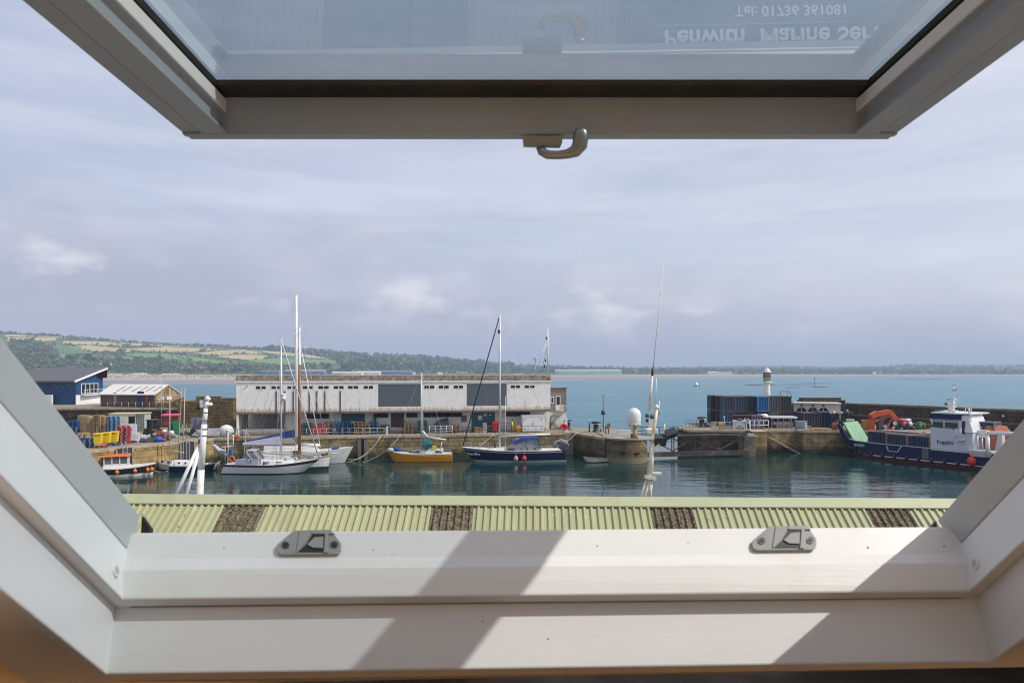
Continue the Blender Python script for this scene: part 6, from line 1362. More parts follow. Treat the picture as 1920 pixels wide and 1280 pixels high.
r = thing('yellow_post', 'slim yellow post with dark top behind the orange bin', 'post', qp(960.5, 3.0), rz); MB(yellow_p).cyl((0, 0, 0), (0, 0, 1.5), .10, n=8).build('shaft', mat('dull_yellow', (.40, .30, .02), .6, .2, 3), r); MB(dark_metal).cyl((0, 0, 1.5), (0, 0, 2.0), .04, n=6).build('tip', dark_metal, r)
r = thing('bicycle_rack', 'dark metal rack with round hoop between red bin and orange bin', 'rack', qp(947, 3.2), rz); MB(dark_metal).tube([(-.9, 0, 0), (-.9, 0, .9), (-.5, 0, 1.35), (.9, 0, 1.2), (.9, 0, 0)], .04, 6).tube([(.45 * math.cos(a) - .2, .1, .45 + .45 * math.sin(a)) for a in [i * math.pi / 8 for i in range(17)]], .035, 6).build('frame', dark_metal, r)
r = thing('lifebuoy_stand', 'red and white lifebuoy on a short white stand at the quay corner', 'lifebuoy', qp(1057, 1.6), rz); MB(hull_white).bb(.2, .55, .05, .25, 0, 2.1).build('stand', hull_white, r); MB(red_f).lathe([(.28, -.08), (.52, -.09), (.52, .09), (.28, .08), (.28, -.08)], (0, 0, 0), 16).xform(Matrix.Translation((0, -.05, .75)) @ Matrix.Rotation(R(90), 4, 'X')).build('ring', mat('lifebuoy_red', (.60, .05, .03), .5, .1, 3), r)
def bollard(p, label, s=1.0, capm=None):
    r = thing('bollard', label, 'bollard', p, 0, 'harbour bollards'); bm_ = mat('bollard_iron', (.025, .027, .03), .6, .3, 3)
    MB(bm_).lathe([(.55 * s, 0), (.55 * s, .08 * s), (.36 * s, .2 * s), (.34 * s, .95 * s), (.5 * s, 1.1 * s)], (0, 0, 0), 14).build('shaft', bm_, r)
    MB(bm_).lathe([(.62 * s, 1.12 * s), (.66 * s, 1.24 * s), (.6 * s, 1.34 * s), (.05, 1.44 * s)], (0, 0, 0), 14).build('cap', bm_, r)
    MB(hull_white).lathe([(.60 * s, 1.06 * s), (.63 * s, 1.06 * s), (.63 * s, 1.12 * s), (.60 * s, 1.12 * s)], (0, 0, 0), 14).build('white_band', hull_white, r)
bollard(Vector((*[(1065 - 960) / F * 101, 101], ZQ + .003)), 'black bollard with white band just right of the stair annex')
bollard(Vector((*[(1117.5 - 960) / F * 97, 97], ZQ + .003)), 'large black bollard with white band left of the lamp post', 1.05)
bollard(Vector((*[(1316 - 960) / F * 103, 103], ZR + .003)), 'black bollard with white band left of the container stack', 1.1)
def pole_thing(name, label, cat, px, Y, z0, parts):
    p = Vector(((px - 960) / F * Y, Y, z0)); r = thing(name, label, cat, p)
    for nm, mb, m in parts: mb.build(nm, m, r)
zt_ = zat(741, 96) - ZQ
pole_thing('lamp_post', 'tall dark post with twin lamp arms and a round signal box', 'lamp post', 1131, 96, ZQ, [('pole', MB(dark_metal).cyl((0, 0, 0), (0, 0, zt_), .07, .05, 8), dark_metal), ('arms', MB(dark_metal).tube([(-.28, 0, zt_ + .15), (-.15, 0, zt_ - .02), (0, 0, zt_ - .05), (.15, 0, zt_ - .02), (.28, 0, zt_ + .15)], .04, 6), dark_metal), ('signal_box', MB(dark_metal).lathe([(.1, -.35), (.28, -.28), (.3, .2), (.12, .32)], (0, 0, zat(773, 96) - ZQ), 12), mat('signal_dark', (.04, .02, .025), .5, .2, 4))])
pole_thing('dark_post', 'slim dark post with pale tip standing left of the bollard', 'post', 1105, 97, ZQ, [('shaft', MB(dark_metal).cyl((0, 0, 0), (0, 0, 1.5), .10, n=8), dark_metal), ('tip', MB(hull_white).cyl((0, 0, 1.5), (0, 0, 1.66), .10, n=8), hull_white)])
pole_thing('short_post', 'short dark post right of the large bollard', 'post', 1126, 96, ZQ, [('shaft', MB(dark_metal).lathe([(.12, 0), (.12, .35), (.15, .4), (.02, .5)], (0, 0, 0), 8), dark_metal)])
pole_thing('rusty_winch', 'brown rusty winch box on legs right of the lamp post', 'winch', 1139, 93, ZQ, [('body', MB(rust).bb(-.3, .2, -.25, .25, .75, 1.15).bb(0, .35, -.2, .2, 1.0, 1.5), rust), ('legs', MB(dark_metal).bb(-.28, -.2, -.2, .2, 0, .75).bb(.12, .2, -.2, .2, 0, .75), dark_metal)])
pole_thing('white_marker', 'thin white marker post standing on the quay beside the dark bin', 'post', 725.5, 91.6, ZQ, [('shaft', MB(hull_white).bb(-.14, .14, -.1, .1, 0, 1.05).bb(-.1, .2, -.08, .08, 1.052, 1.2), hull_white)])
# rail on the rounded pier and its folded white gate
r = thing('pier_rail', 'white folding gate rail on top of the rounded pier', 'railing', (14.0, 88, 3.1)); mb = MB(white_metal)
for i in range(9): x = 12.6 + i * .32; mb.cyl((x, 87.6, 3.1), (x, 87.6, 4.0), .025, n=5)
mb.tube([(12.6, 87.6, 4.0), (15.2, 87.6, 4.0)], .03).tube([(12.6, 87.6, 3.55), (15.2, 87.6, 3.55)], .025); mb.build('rails', white_metal, r, world=True)
MB(white_metal).bb(12.9, 14.1, 86.3, 86.38, 3.12, 3.2).bb(12.9, 14.1, 86.9, 86.98, 3.12, 3.2).build('lying_gate', white_metal, r, world=True)
bk = MB(dark_metal).lathe([(.26, 0), (.32, .5), (.34, .52), (.30, .52)], (0, 0, 0), 12).build('black_tub', dark_metal, loc=(15.4, 86.9, 3.1)); tag(bk, 'black round tub on the edge of the rounded pier', 'tub')
# ------------------------------------------------------------------ lock gate and footbridge
lg_ = thing('lock_gate', 'dark braced timber lock gate spanning between rounded pier and gate pillar', 'lock gate', (25, 91.8, 0))
gw = mat('gate_timber', (.060, .050, .042), .85, .35, 2, dirt=(.16, .14, .11), dirt_amt=.4)
G0, G1 = Vector((17.3, 90.6)), Vector((32.0, 93.2))
g3 = lambda f, z, o=0: Vector((*(G0.lerp(G1, f)), z)) + Vector((0, o, 0))
MB(gw).beam(g3(-.01, .42), g3(1.02, .42), .5, .42).beam(g3(-.01, .74), g3(1.02, .74), .35, .18).build('floating_beam', gw, lg_, world=True)
for f in (.285, .50, .735, .97): MB(gw).beam(g3(f, .8), g3(f, 3.0), .16, .22).build('post', gw, lg_, world=True) if f > .3 else MB(mat('rusty_steel', (.10, .05, .04), .8, .3, 3)).beam(g3(f - .008, .8), g3(f - .008, 3.0), .1, .12).beam(g3(f + .012, .8), g3(f + .012, 3.0), .1, .12).build('post', None, lg_, world=True)
for f0, z0, f1, z1 in ((.285, .9, .50, 2.9), (.05, 2.6, .285, .95), (.50, 2.3, .735, .95), (.735, .95, .97, 2.7), (.285, 2.6, .40, 1.9), (.51, .95, .64, 2.2)): MB(gw).beam(g3(f0, z0, -.05), g3(f1, z1, -.05), .10, .13).build('brace', gw, lg_, world=True)
MB(gw).beam(g3(.0, 3.0), g3(1.0, 3.0), .7, .20).build('walkway', mat('walkway_deck', (.12, .11, .10), .85, .2, 3), lg_, world=True)
fbm = MB(mat('navy_rail', (.03, .035, .05), .5, .2, 3))
for i in range(9): f = i / 8; fbm.cyl(g3(f * .44 - .05, 3.1, .6), g3(f * .44 - .05, 4.15, .6), .04, n=6)
for z in (4.15, 3.65, 3.2): fbm.cyl(g3(-.05, z, .6), g3(.39, z, .6), .04, n=6)
fbm.build('handrail', None, lg_, world=True)
# ------------------------------------------------------------------ left quay yard
LP = lambda px, Y, z=ZQ + .003: Vector(((px - 960) / F * Y, Y, z))
YRD = QW.rz - math.pi / 2
stack('pallet', blue_p, 13, LP(138, 93), .3, 'blue pallet in the tall stack next to the window frame', 'blue pallet stack beside the frame')
stack('pallet', wood_new, 6, LP(156, 86), .3, 'pale new pallet in the low stack left of the yellow bins', 'pale low pallet stack')
stack('pallet', wood_p, 18, LP(186, 92), .3, 'brown pallet in the tallest stack behind the yellow bins', 'tall brown pallet stack')
stack('pallet', wood_new, 18, LP(198.5, 90), .3, 'pale wooden pallet in the tall stack behind the yellow bins', 'tall pale pallet stack')
stack('pallet', mat('sky_blue_pallet', (.03, .16, .36), .7, .2, 4), 18, LP(213, 89), .3, 'light blue pallet in the tall stack beside the white cabin', 'tall light blue pallet stack')
stack('pallet', red_p, 14, LP(232, 81), .3, 'red pallet in the stack right of the yellow bins', 'red pallet stack')
stack('pallet', blue_p, 7, LP(163, 77), .3, 'dark blue pallet in the stack left of the yellow bins', 'dark blue pallet stack at the quay edge')
stack('pallet', blue_p, 2, LP(212, 79.0), .3, 'blue pallet lying under the yellow bins', 'blue pallets under the bins')
stack('pallet', red_p, 2, LP(190, 76.8), .3, 'red pallet lying under the leftmost yellow bin', 'red pallets under the bins')
for i, (px, Y, lb) in enumerate(((184, 76.5, 'leftmost of three bright yellow waste bins on the left quay'), (200, 77.6, 'middle of three bright yellow waste bins on the left quay'), (214.5, 78.8, 'rightmost of three bright yellow waste bins beside the red pallets'))):
    r = thing('yellow_bin', lb, 'bin', LP(px, Y, ZQ + .35), .25, 'yellow waste bins'); MB(yellow_p).loft([(-.34, -.34, .1), (.34, -.34, .1), (.34, .34, .1), (-.34, .34, .1)], [(-.42, -.42, 1.18), (.42, -.42, 1.18), (.42, .42, 1.18), (-.42, .42, 1.18)]).build('body', yellow_p, r, bevel=.03)
    for x in (-.3, .3): MB(black_h).cyl((x - .04, .3, .1), (x + .04, .3, .1), .1, n=8).build('wheel', black_h, r)
    MB(yellow_p).bb(-.45, .45, -.5, .5, 1.185, 1.28).build('lid', yellow_p, r, bevel=.03)
def tarp_heap(px, Y, w_, h, m, label):
    r = MB(m).loft([(-w_ / 2, -.9, 0), (w_ / 2, -.9, 0), (w_ / 2, .9, 0), (-w_ / 2, .9, 0)], [(-w_ / 2 + .05, -.8, h), (w_ / 2 - .1, -.8, h * .97), (w_ / 2 - .1, .8, h * .97), (-w_ / 2 + .05, .8, h)]).build('crate_load', m, loc=LP(px, Y), rz=.3, bevel=.06); tag(r, label, 'load')
tarp_heap(160, 95, 1.6, 2.5, mat('brown_sheet', (.26, .18, .10), .8, .3, 2), 'brown wrapped load left of the tall brown pallets')
tarp_heap(172, 93, .9, 2.4, mat('brown_ply', (.30, .22, .13), .8, .2, 2), 'upright plywood wrapped load touching the tall brown pallets')
r = thing('white_cabin', 'white site cabin with dark window and corrugated right end', 'cabin', LP(237, 97), .12)
MB(mat('cabin_white', (.70, .67, .58), .6, .05, 2)).bb(-2.3, 1.2, 0, 2.4, 0, 2.5).build('wall', None, r); MB(mat('cabin_side', (.42, .44, .40), .6, .05, 2)).bb(1.203, 2.4, .1, 2.3, 0, 2.4).build('corrugated_end', None, r)
for i in range(5): MB(dark_metal).bb(1.3 + i * .24, 1.34 + i * .24, .05, .098, .1, 2.3).build('rib', dark_metal, r)
MB(mat('cabin_roof', (.60, .52, .34), .7, .1, 2)).bb(-2.4, 2.5, -.1, 2.5, 2.503, 2.62).build('roof', None, r); MB(dark_glass).bb(.3, 1.15, -.03, -.003, 1.2, 2.2).build('window', dark_glass, r)
for x in (-2.0, -.9): MB(mat('cabin_door', (.62, .60, .52), .6, .05, 2)).bb(x, x + .85, -.03, -.003, .1, 2.1).build('door', None, r)
def fb_stack(px, Y, n, m, label, group): stack('fishbox', m, n, LP(px, Y), .3, label, group, 'fish_box', 'fish box', box_mesh, .285, .03)
whitebox = mat('white_box', (.68, .66, .70), .6, .05, 3)
fb_stack(241, 84, 6, lav, 'grey lavender fish box in the left stack beside the red pallets', 'lavender fish boxes'); fb_stack(249, 84.5, 7, whitebox, 'white fish box in the tall stack before the cabin', 'white fish boxes, tall stack'); fb_stack(254, 82.5, 4, whitebox, 'white fish box in the lower stack nearest the edge', 'white fish boxes, low stack')
fb_stack(266, 86, 2, whitebox, 'white fish box in the scattered pile left of the loader', 'white fish boxes, scattered'); fb_stack(273, 85.5, 2, whitebox, 'white fish box in the small pile touching the loader', 'white fish boxes by the loader')
fb_stack(331, 91, 7, green_p, 'bright green fish box in the right stack near the ladder', 'green fish boxes, right stack'); fb_stack(322, 91, 6, mat('dark_green_box', (.01, .13, .075), .6, .2, 4), 'dark green fish box in the left stack near the ladder', 'green fish boxes, left stack')
fb_stack(365, 93, 8, mat('grey_box', (.20, .20, .26), .7, .2, 4), 'dark grey fish box in the left stack behind the derrick mast', 'grey fish boxes, left'); fb_stack(375, 93, 8, mat('grey_box', (.2, .2, .26)), 'dark grey fish box in the right stack behind the derrick mast', 'grey fish boxes, right')
r = thing('loader', 'dark wheel loader with glazed cab and red forks on the left quay', 'loader', LP(289, 89), R(-30))
MB(mat('loader_body', (.035, .035, .04), .5, .2, 3)).bb(-1.2, .5, -.6, .6, .5, 1.15).bb(.5, 1.2, -.5, .5, .45, .9).build('body', None, r)
mb = MB(dark_metal)
for x in (-.75, .35):
    for y in (-.55, .49): mb.bb(x, x + .07, y, y + .07, 1.15, 2.2)
mb.bb(-.85, .5, -.62, .62, 2.2, 2.3); cbn = mb.build('cab', dark_metal, r); MB(dark_glass).bb(-.72, .38, -.5, .5, 1.16, 2.18).build('pane', dark_glass, cbn)
for x in (-.8, .8):
    for y in (-.75, .5): MB(black_h).cyl((x, y, .45), (x, y + .25, .45), .45, n=14).build('wheel', black_h, r)
MB(mat('loader_red', (.50, .06, .02), .5, .15, 3)).beam((.6, -.5, 1.0), (2.0, -.5, .5), .14, .2).beam((.6, .5, 1.0), (2.0, .5, .5), .14, .2).bb(1.9, 2.1, -.7, .7, .2, .9).build('fork_arm', None, r)
r = thing('net_pile', 'pile of dark nets with a bright blue bundle on the left quay', 'net pile', LP(262, 82.5), .4)
mb = MB(mat('net_dark', (.05, .05, .055), .9, .5, 6))
for _ in range(14): mb.ball((random.uniform(-2, 2.4), random.uniform(-.4, .4), .1), random.uniform(.2, .42), None, 8, .6)
mb.build('nets', None, r); MB().ball((2.1, -.5, .35), .42, None, 10, .8).build('blue_bundle', mat('bright_blue_net', (.02, .10, .55), .7, .2, 4), r); MB().ball((2.6, -.3, .2), .3, None, 8, .7).build('red_bundle', red_p, r)
r = thing('net_heap', 'heap of grey and white nets left of the green boxes', 'net pile', LP(312, 88), .4); mb = MB(mat('net_grey', (.26, .27, .26), .9, .5, 6))
for _ in range(16): mb.ball((random.uniform(-1.4, 1.2), random.uniform(-.4, .4), random.uniform(.1, .6)), random.uniform(.2, .4), None, 8, .8)
mb.build('nets', None, r); MB().ball((.6, -.4, .7), .35, whitebox, 8, .8).ball((-.2, -.4, .9), .3, whitebox, 8, .7).build('white_sacks', whitebox, r)
r = thing('market_stall', 'small stall with pink striped awning and red crates before the dark wall', 'stall', LP(319, 97), .1); MB(mat('pink_awning', (.62, .06, .16), .6, .15, 3)).loft([(-1.1, -.5, 2.25), (1.3, -.5, 2.25), (1.3, .6, 2.4), (-1.1, .6, 2.4)], [(-1.1, -.5, 2.4), (1.3, -.5, 2.4), (1.3, .6, 2.55), (-1.1, .6, 2.55)]).build('awning', None, r); MB(mat('stall_red', (.28, .05, .04), .7, .2, 3)).bb(-1.0, 1.2, -.3, .5, .9, 2.2).build('red_boards', None, r); MB(dark_metal).bb(-1.0, -.92, -.4, -.32, 0, 2.25).bb(1.12, 1.2, -.4, -.32, 0, 2.25).build('legs', dark_metal, r)
r = thing('covered_boat', 'white boat ashore under a grey cover beside the traffic cone', 'boat', LP(402, 89.5), QL.rz); MB(mat('grey_cover', (.36, .34, .36), .8, .15, 3)).loft([(-2.6, -.7, .25), (.8, -.7, .25), (.8, .7, .25), (-2.6, .7, .25)], [(-2.3, -.25, .95), (.8, -.4, 1.1), (.8, .4, 1.1), (-2.3, .25, .95)]).build('cover', None, r); MB(hull_white).ball((1.5, 0, .75), .85, None, 12, .95, 1.1, .8).build('bow', hull_white, r); MB(black_h).ball((-2.5, 0, .8), .5, None, 8).build('dark_bundle', black_h, r)
r = thing('traffic_cone', 'orange and white traffic cone on the quay corner', 'traffic cone', LP(443.5, 87.6, ZQ + .05)); MB(orange_f).lathe([(.26, .04), (.18, .42)], (0, 0, 0), 12, mat('cone_orange', (.70, .10, .02), .5, .1, 3)).lathe([(.18, .421), (.11, .72)], (0, 0, 0), 12, hull_white).lathe([(.11, .721), (.04, 1.0)], (0, 0, 0), 12, hull_white).bb(-.3, .3, -.3, .3, 0, .038, mat('cone_orange', (.7, .1, .02))).build('cone', None, r)
railing_m = thing('yard_railing', 'two-bar grey railing at the back of the left quay', 'railing', LP(340, 96)); mb = MB(galv)
for i in range(8): p_ = LP(334 + i * 8, 96); mb.cyl(p_, p_ + Vector((0, 0, 1.1)), .035, n=5)
for z in (.55, 1.1): mb.cyl(LP(334, 96, ZQ + z), LP(392, 96, ZQ + z), .03, n=5)
mb.build('rails', galv, railing_m, world=True)
sg = MB(mat('red_sign', (.42, .04, .06), .6, .1, 3)).bb(-.35, .35, -.06, 0, -.4, .4).build('red_sign', None, loc=LP(316.5, 105.4, zat(774, 105.4))); tag(sg, 'small red square sign on the dark retaining wall', 'sign')
for px, Y, w_, lb in ((292, 84, 1.6, 'low dark net heap at the edge below the loader'), (345, 92, 1.4, 'dark net heap right of the green boxes'), (380, 91, 1.6, 'dark net heap behind the derrick mast')):
    mb = MB(mat('net_dark', (.05, .05, .055)))
    for _ in range(14): mb.ball((random.uniform(-w_, w_), random.uniform(-.4, .4), random.uniform(.05, .3)), random.uniform(.18, .38), None, 7, .7)
    q = mb.build('net_heap', None, loc=LP(px, Y), rz=.4); tag(q, lb, 'net pile')
# ladders over painted recess shade on the left quay wall
def ladder(px, label):
    p = QW.hit(px); r = thing('quay_ladder', label, 'ladder', (p.x, p.y, 0), QW.rz)
    MB(void).bb(-.85, .85, -.02, .0, -.5, 2.95).build('recess', mat('recess_shade', (.045, .04, .035), .95, .3, 2), r)  # thin dark sheet on the wall face, painted shade of a recess
    mb = MB(galv); mb.bb(-.28, -.20, -.14, -.06, -.3, 3.3).bb(.20, .28, -.14, -.06, -.3, 3.3).tube([(-.24, -.1, 3.3), (-.24, .25, 3.7), (-.24, .6, 3.2)], .04, 6).tube([(.24, -.1, 3.3), (.24, .25, 3.7), (.24, .6, 3.2)], .04, 6); mb.build('stile', galv, r)
    mb = MB(galv)
    for i in range(12): mb.cyl((-.2, -.1, .1 + i * .27), (.2, -.1, .1 + i * .27), .025, n=5)
    mb.build('rungs', galv, r)
    MB(conc_grey).bb(-1.0, -.86, -.12, 0, -.5, 2.9).bb(.86, 1.0, -.12, 0, -.5, 2.9).build('timber_fender', mat('fender_timber', (.17, .15, .12), .9, .3, 3), r)
ladder(233, 'ladder in the recess behind the orange-roofed fishing boat'); ladder(351, 'ladder in the wall recess behind the white dayboat masts')
for px, lb in ((674, 'left of two weathered timber fender piles on the middle quay wall'), (686, 'right of two weathered timber fender piles on the middle quay wall')):
    p = QL.hit(px, -.15); o = MB(mat('fender_timber', (.17, .15, .12))).bb(-.22, .22, -.2, .14, -1.5, 2.7).bb(-.25, .25, -.22, .14, 2.702, 2.85).build('fender_pile', None, loc=(p.x, p.y, 0), rz=QL.rz); tag(o, lb, 'pile')
p = QL.hit(680, -.0); o = MB(void).bb(-.62, .62, -.03, -.004, -.5, 2.9).build('recess_shade_sheet', mat('recess_shade', (.045, .04, .035)), loc=(p.x, p.y, 0), rz=QL.rz); tag(o, 'dark sheet for recess shade between the two timber fender piles', 'recess')  # flat dark sheet on the wall, shade of a recess put into its colour
# ------------------------------------------------------------------ right pier: containers, lighthouse, huts
def corr(mb, x0, x1, y, z0, z1, m, n=None, d=.16):
    n = n or max(4, int((x1 - x0) / .34)); w_ = (x1 - x0) / n; pr = []
    for i in range(n): a = x0 + i * w_; pr += [(a, 0), (a + w_ * .3, 0), (a + w_ * .5, d), (a + w_ * .8, d)]
    pr.append((x1, 0)); return mb.strip([(a, y + b_, z0) for a, b_ in pr], [(a, y + b_, z1) for a, b_ in pr], m)
def container(name, label, loc, rz, w_, dp, h, col, frame, group=None, door=None):
    r = thing(name, label, 'container', loc, rz, group)
    cm = mat('container_%02x%02x%02x' % tuple(int(255 * v) for v in lin(col)), col, .6, .18, 1.2, dirt=tuple(v * .5 + .04 for v in lin(col)), dirt_amt=.45, streak=True); fm = mat('frame_%02x%02x%02x' % tuple(int(255 * v) for v in lin(frame)), frame, .7, .25, 2, dirt=(.16, .07, .04), dirt_amt=.4)
    mb = MB(cm); corr(mb, .1, w_ - .1, .05, .12, h - .12, cm)
    s = MB(cm); corr(s, .1, dp - .1, 0, .12, h - .12, cm); s.xform(Matrix.Translation((.05, 0, 0)) @ Matrix.Rotation(R(90), 4, 'Z') @ Matrix.Scale(-1, 4, (0, 1, 0))); mb.v += []; o = len(mb.v); mb.v += s.v; mb.f += [tuple(i + o for i in f) for f in s.f]; mb.m += s.m; mb.s += s.s
    mb.bb(w_ - .06, w_ - .02, .1, dp - .1, .1, h - .1, cm).bb(.1, w_ - .1, dp - .06, dp - .02, .1, h - .1, cm).bb(.06, w_ - .06, .06, dp - .06, h - .08, h - .03, cm)
    mb.build('corrugated_side', cm, r)
    f = MB(fm)
    for x in (0, w_ - .12):
        for y in (0, dp - .12): f.bb(x, x + .12, y, y + .12, 0, h)
    for z in (0, h - .12): f.bb(.12, w_ - .12, 0, .1, z, z + .12).bb(.12, w_ - .12, dp - .1, dp, z, z + .12).bb(0, .1, .12, dp - .12, z, z + .12).bb(w_ - .1, w_, .12, dp - .12, z, z + .12)
    f.build('frame', fm, r)
    return r
blu, bri, dte, brn, grn, ndk, rst = (.055, .085, .16), (.015, .15, .36), (.02, .05, .065), (.11, .07, .055), (.035, .06, .04), (.015, .025, .06), (.15, .055, .035)
X0 = (1357 - 960) / F * 104; wC, hC = 1.765, 2.26
cols_t = [(blu, rst), (blu, rst), (dte, dte), (bri, (.12, .22, .40)), ((.11, .105, .12), brn), (grn, grn)]
cols_b = [((.04, .12, .22), rst), (dte, dte), (blu, rst), (ndk, ndk), ((.16, .28, .24), rst), (blu, rst)]
words = [('grey blue rust-framed container', 'leftmost of the upper row'), ('blue rust-framed container', 'second from left in the upper row'), ('dark teal set-back container', 'third from left in the upper row'), ('bright blue container', 'fourth in the upper row below the lighthouse'), ('grey brown-framed container', 'fifth in the upper row'), ('dark green container', 'rightmost of the upper row')]
for i in range(6):
    y = 104 + (.9 if i == 2 else 0) + i * .12
    container('shipping_container', f'{words[i][0]}, {words[i][1]}', (X0 + i * wC, y, ZR + hC + .01), 0, wC - .02, 5.5, hC, *cols_t[i], 'stacked shipping containers')
    nm = ['teal blue rust-framed', 'dark teal', 'grey blue', 'near black navy', 'pale green rust-framed', 'blue grey rust-framed'][i]
    container('shipping_container', f'{nm} container in the lower row, number {["one", "two", "three", "four", "five", "six"][i]} from the left', (X0 + i * wC, y, ZR + .003), 0, wC - .02, 5.5, hC, *cols_b[i], 'stacked shipping containers')
# the long dark side at the left of the stack
for j, (c_, lb) in enumerate((((.012, .05, .07), 'dark teal'), ((.025, .024, .03), 'dark grey'))):
    for z, zz in ((0, 'lower'), (hC + .01, 'upper')):
        px0 = 1331 if j == 0 else 1344; Y_ = 108.5 - j * 2.0; x_ = (px0 - 960) / F * Y_
        container('shipping_container', f'{lb} container end at the left of the stack, {zz} one', (x_, Y_, ZR + .003 + z), R(-10), 1.25, 4.0, hC, c_, (.12, .16, .12) if j == 0 else rst, 'stacked shipping containers')
container('site_container', 'single dark rust-edged container with blue door standing before the stack', (((1376 - 960) / F * 100), 100, ZR + .003), R(-12), 2.55, 2.3, 1.95, (.045, .042, .042), rst)
container('site_container', 'grey blue corrugated container touching the dark one before the stack', (((1409 - 960) / F * 99.4), 99.4, ZR + .003), R(3), 1.75, 2.3, 1.9, (.16, .17, .24), rst)
dn = MB(ndk and mat('navy_door', ndk, .5, .2, 2)).bb(0, 1.0, -.08, -.02, .05, 1.8).build('container_door', None, loc=((1393.5 - 960) / F * 99.3, 99.25, ZR), rz=R(-12)); dn['label'] = 'open navy blue door leaf with two notices before the dark container'; dn['category'] = 'door leaf'
for x, z in ((.12, 1.3), (.55, 1.25), (.55, .85)): MB(white_metal).bb(x, x + .28, -.095, -.082, z, z + .28).build('notice', white_metal, dn)
tk = thing('domed_tank', 'white domed tank on a dark green base behind the containers', 'tank', ((1433 - 960) / F * 101.5, 101.5, ZR)); MB(dgreen).cyl((0, 0, 0), (0, 0, 1.5), .5, n=14).build('base', dgreen, tk); MB(hull_white).lathe([(.62, 1.5), (.6, 1.8), (.4, 2.05), (.05, 2.1)], (0, 0, 0), 14).beam((-.5, 0, 2.0), (-1.0, 0, 1.98), .2, .1).build('dome', hull_white, tk)
# lighthouse
zb = 12.2; lh = thing('lighthouse', 'white lighthouse with grey lantern glazing and white dome behind the containers', 'lighthouse', ((1438 - 960) / F * 126, 126, ZR)); hz_ = lambda py: zat(py, 126) - ZR; wl2 = mat('lighthouse_white', (.76, .75, .74), .55, .05, 1)
MB(wl2).lathe([(.85, 0), (.62, hz_(743)), (.53, hz_(724)), (.50, hz_(721)), (.56, hz_(718.5)), (.74, hz_(717)), (.74, hz_(715.5))], (0, 0, 0), 20).build('tower', wl2, lh)
MB(mat('rusty_white', (.62, .56, .47), .7, .1, 2, dirt=(.35, .14, .05), dirt_amt=.6, dirt_scale=2)).lathe([(.63, hz_(715.5)), (.66, hz_(707.5)), (.72, hz_(707.3)), (.72, hz_(707))], (0, 0, 0), 20).build('gallery', None, lh)
lm = MB(dark_metal); 
for i in range(12): a = i * math.pi / 6; lm.cyl((.66 * math.cos(a), .66 * math.sin(a), hz_(707)), (.66 * math.cos(a), .66 * math.sin(a), hz_(698)), .03, n=4)
lan = MB(mat('lantern_glass', (.30, .31, .31), .35, .1, 3)).lathe([(.62, hz_(707)), (.62, hz_(698))], (0, 0, 0), 20).build('lantern', None, lh); lm.build('glazing_bar', white_metal, lan)
MB(wl2).lathe([(.78, hz_(698)), (.78, hz_(697.3)), (.52, hz_(695)), (.46, hz_(692.5)), (.30, hz_(690.5)), (.05, hz_(690))], (0, 0, 0), 20).cyl((0, 0, hz_(690)), (0, 0, hz_(688)), .08, n=6).beam((-.25, 0, hz_(688)), (.25, 0, hz_(687.6)), .06, .05).build('dome', wl2, lh)
MB(wl2).ball((.85, 0, hz_(716.5)), .16, None, 8).build('side_lamp', wl2, lh)
# white arched building and dark stone parapets
AB = Line(((1492 - 960) / F * 108, 108), ((1576 - 960) / F * 106, 106)); ab = thing('arched_building', 'old white building with three arched windows below the dark parapet', 'building', (*AB.A, ZR), AB.rz); abz = lambda py: AB.z(1530, py) - ZR; abm = peel('arched_white', (.60, .57, .50), (.30, .22, .14), (.26, .22, .17))
Lb = AB.len; zt2 = abz(757.5); arches = [AB.x(p) for p in (1503, 1524, 1544)]; ra = .72; zs = abz(772)
mb = MB(abm); xs_ = [0]
for a in arches: xs_ += [a - ra, a + ra]
xs_.append(Lb)
for i in range(0, len(xs_), 2): mb.bb(xs_[i], xs_[i + 1], 0, .25, 0, zt2)
for a in arches:
    arcp = [(a + ra * math.cos(t), zs + ra * math.sin(t)) for t in [math.pi * k / 10 for k in range(11)]]
    for p0_, p1_ in zip(arcp, arcp[1:]): mb.wallx([(p0_[0], p0_[1]), (p0_[0], zt2), (p1_[0], zt2), (p1_[0], p1_[1])], .0, .25)
mb.bb(0, .25, .25, 4, 0, zt2).bb(Lb - .25, Lb, .25, 4, 0, zt2); mb.build('wall', abm, ab)
MB(mat('pale_cornice', (.52, .47, .38), .8, .1, 2)).bb(-.15, Lb + .15, -.18, 4.2, zt2 + .003, zt2 + .2).build('cornice', None, ab)
for a in arches:
    wv = MB(dark_glass).bb(a - ra, a + ra, .12, .16, .3, zs + ra).build('window', mat('arch_glass', (.16, .17, .165), .3, .3, 3), ab); MB(white_metal).bb(a - .03, a + .03, .08, .118, .3, zs + ra - .02).bb(a - ra, a + ra, .08, .116, zs - .04, zs + .03).build('frame', white_metal, wv)
    MB(dark_metal).bb(a - .14, a + .14, -.12, 0, zt2 - .34, zt2 - .02).build('lamp', dark_metal, ab)
PW = lambda px, Y, z=0: Vector(((px - 960) / F * Y, Y, z))
sp_ = thing('stepped_parapet', 'dark stepped stone block rising above the arched building', 'parapet', PW(1540, 112, ZR)); mb = MB(dark)
for px0, px1, py0, Y in ((1488, 1600, 757, 112.2), (1508, 1585, 751, 112.6), (1512, 1577, 746.5, 113.0)):
    a, b_ = PW(px0, Y), PW(px1, Y); mb.bb(a.x, b_.x, Y, Y + 3, ZR, zat(py0, Y))
mb.build('stone_block', dark, sp_, world=True)
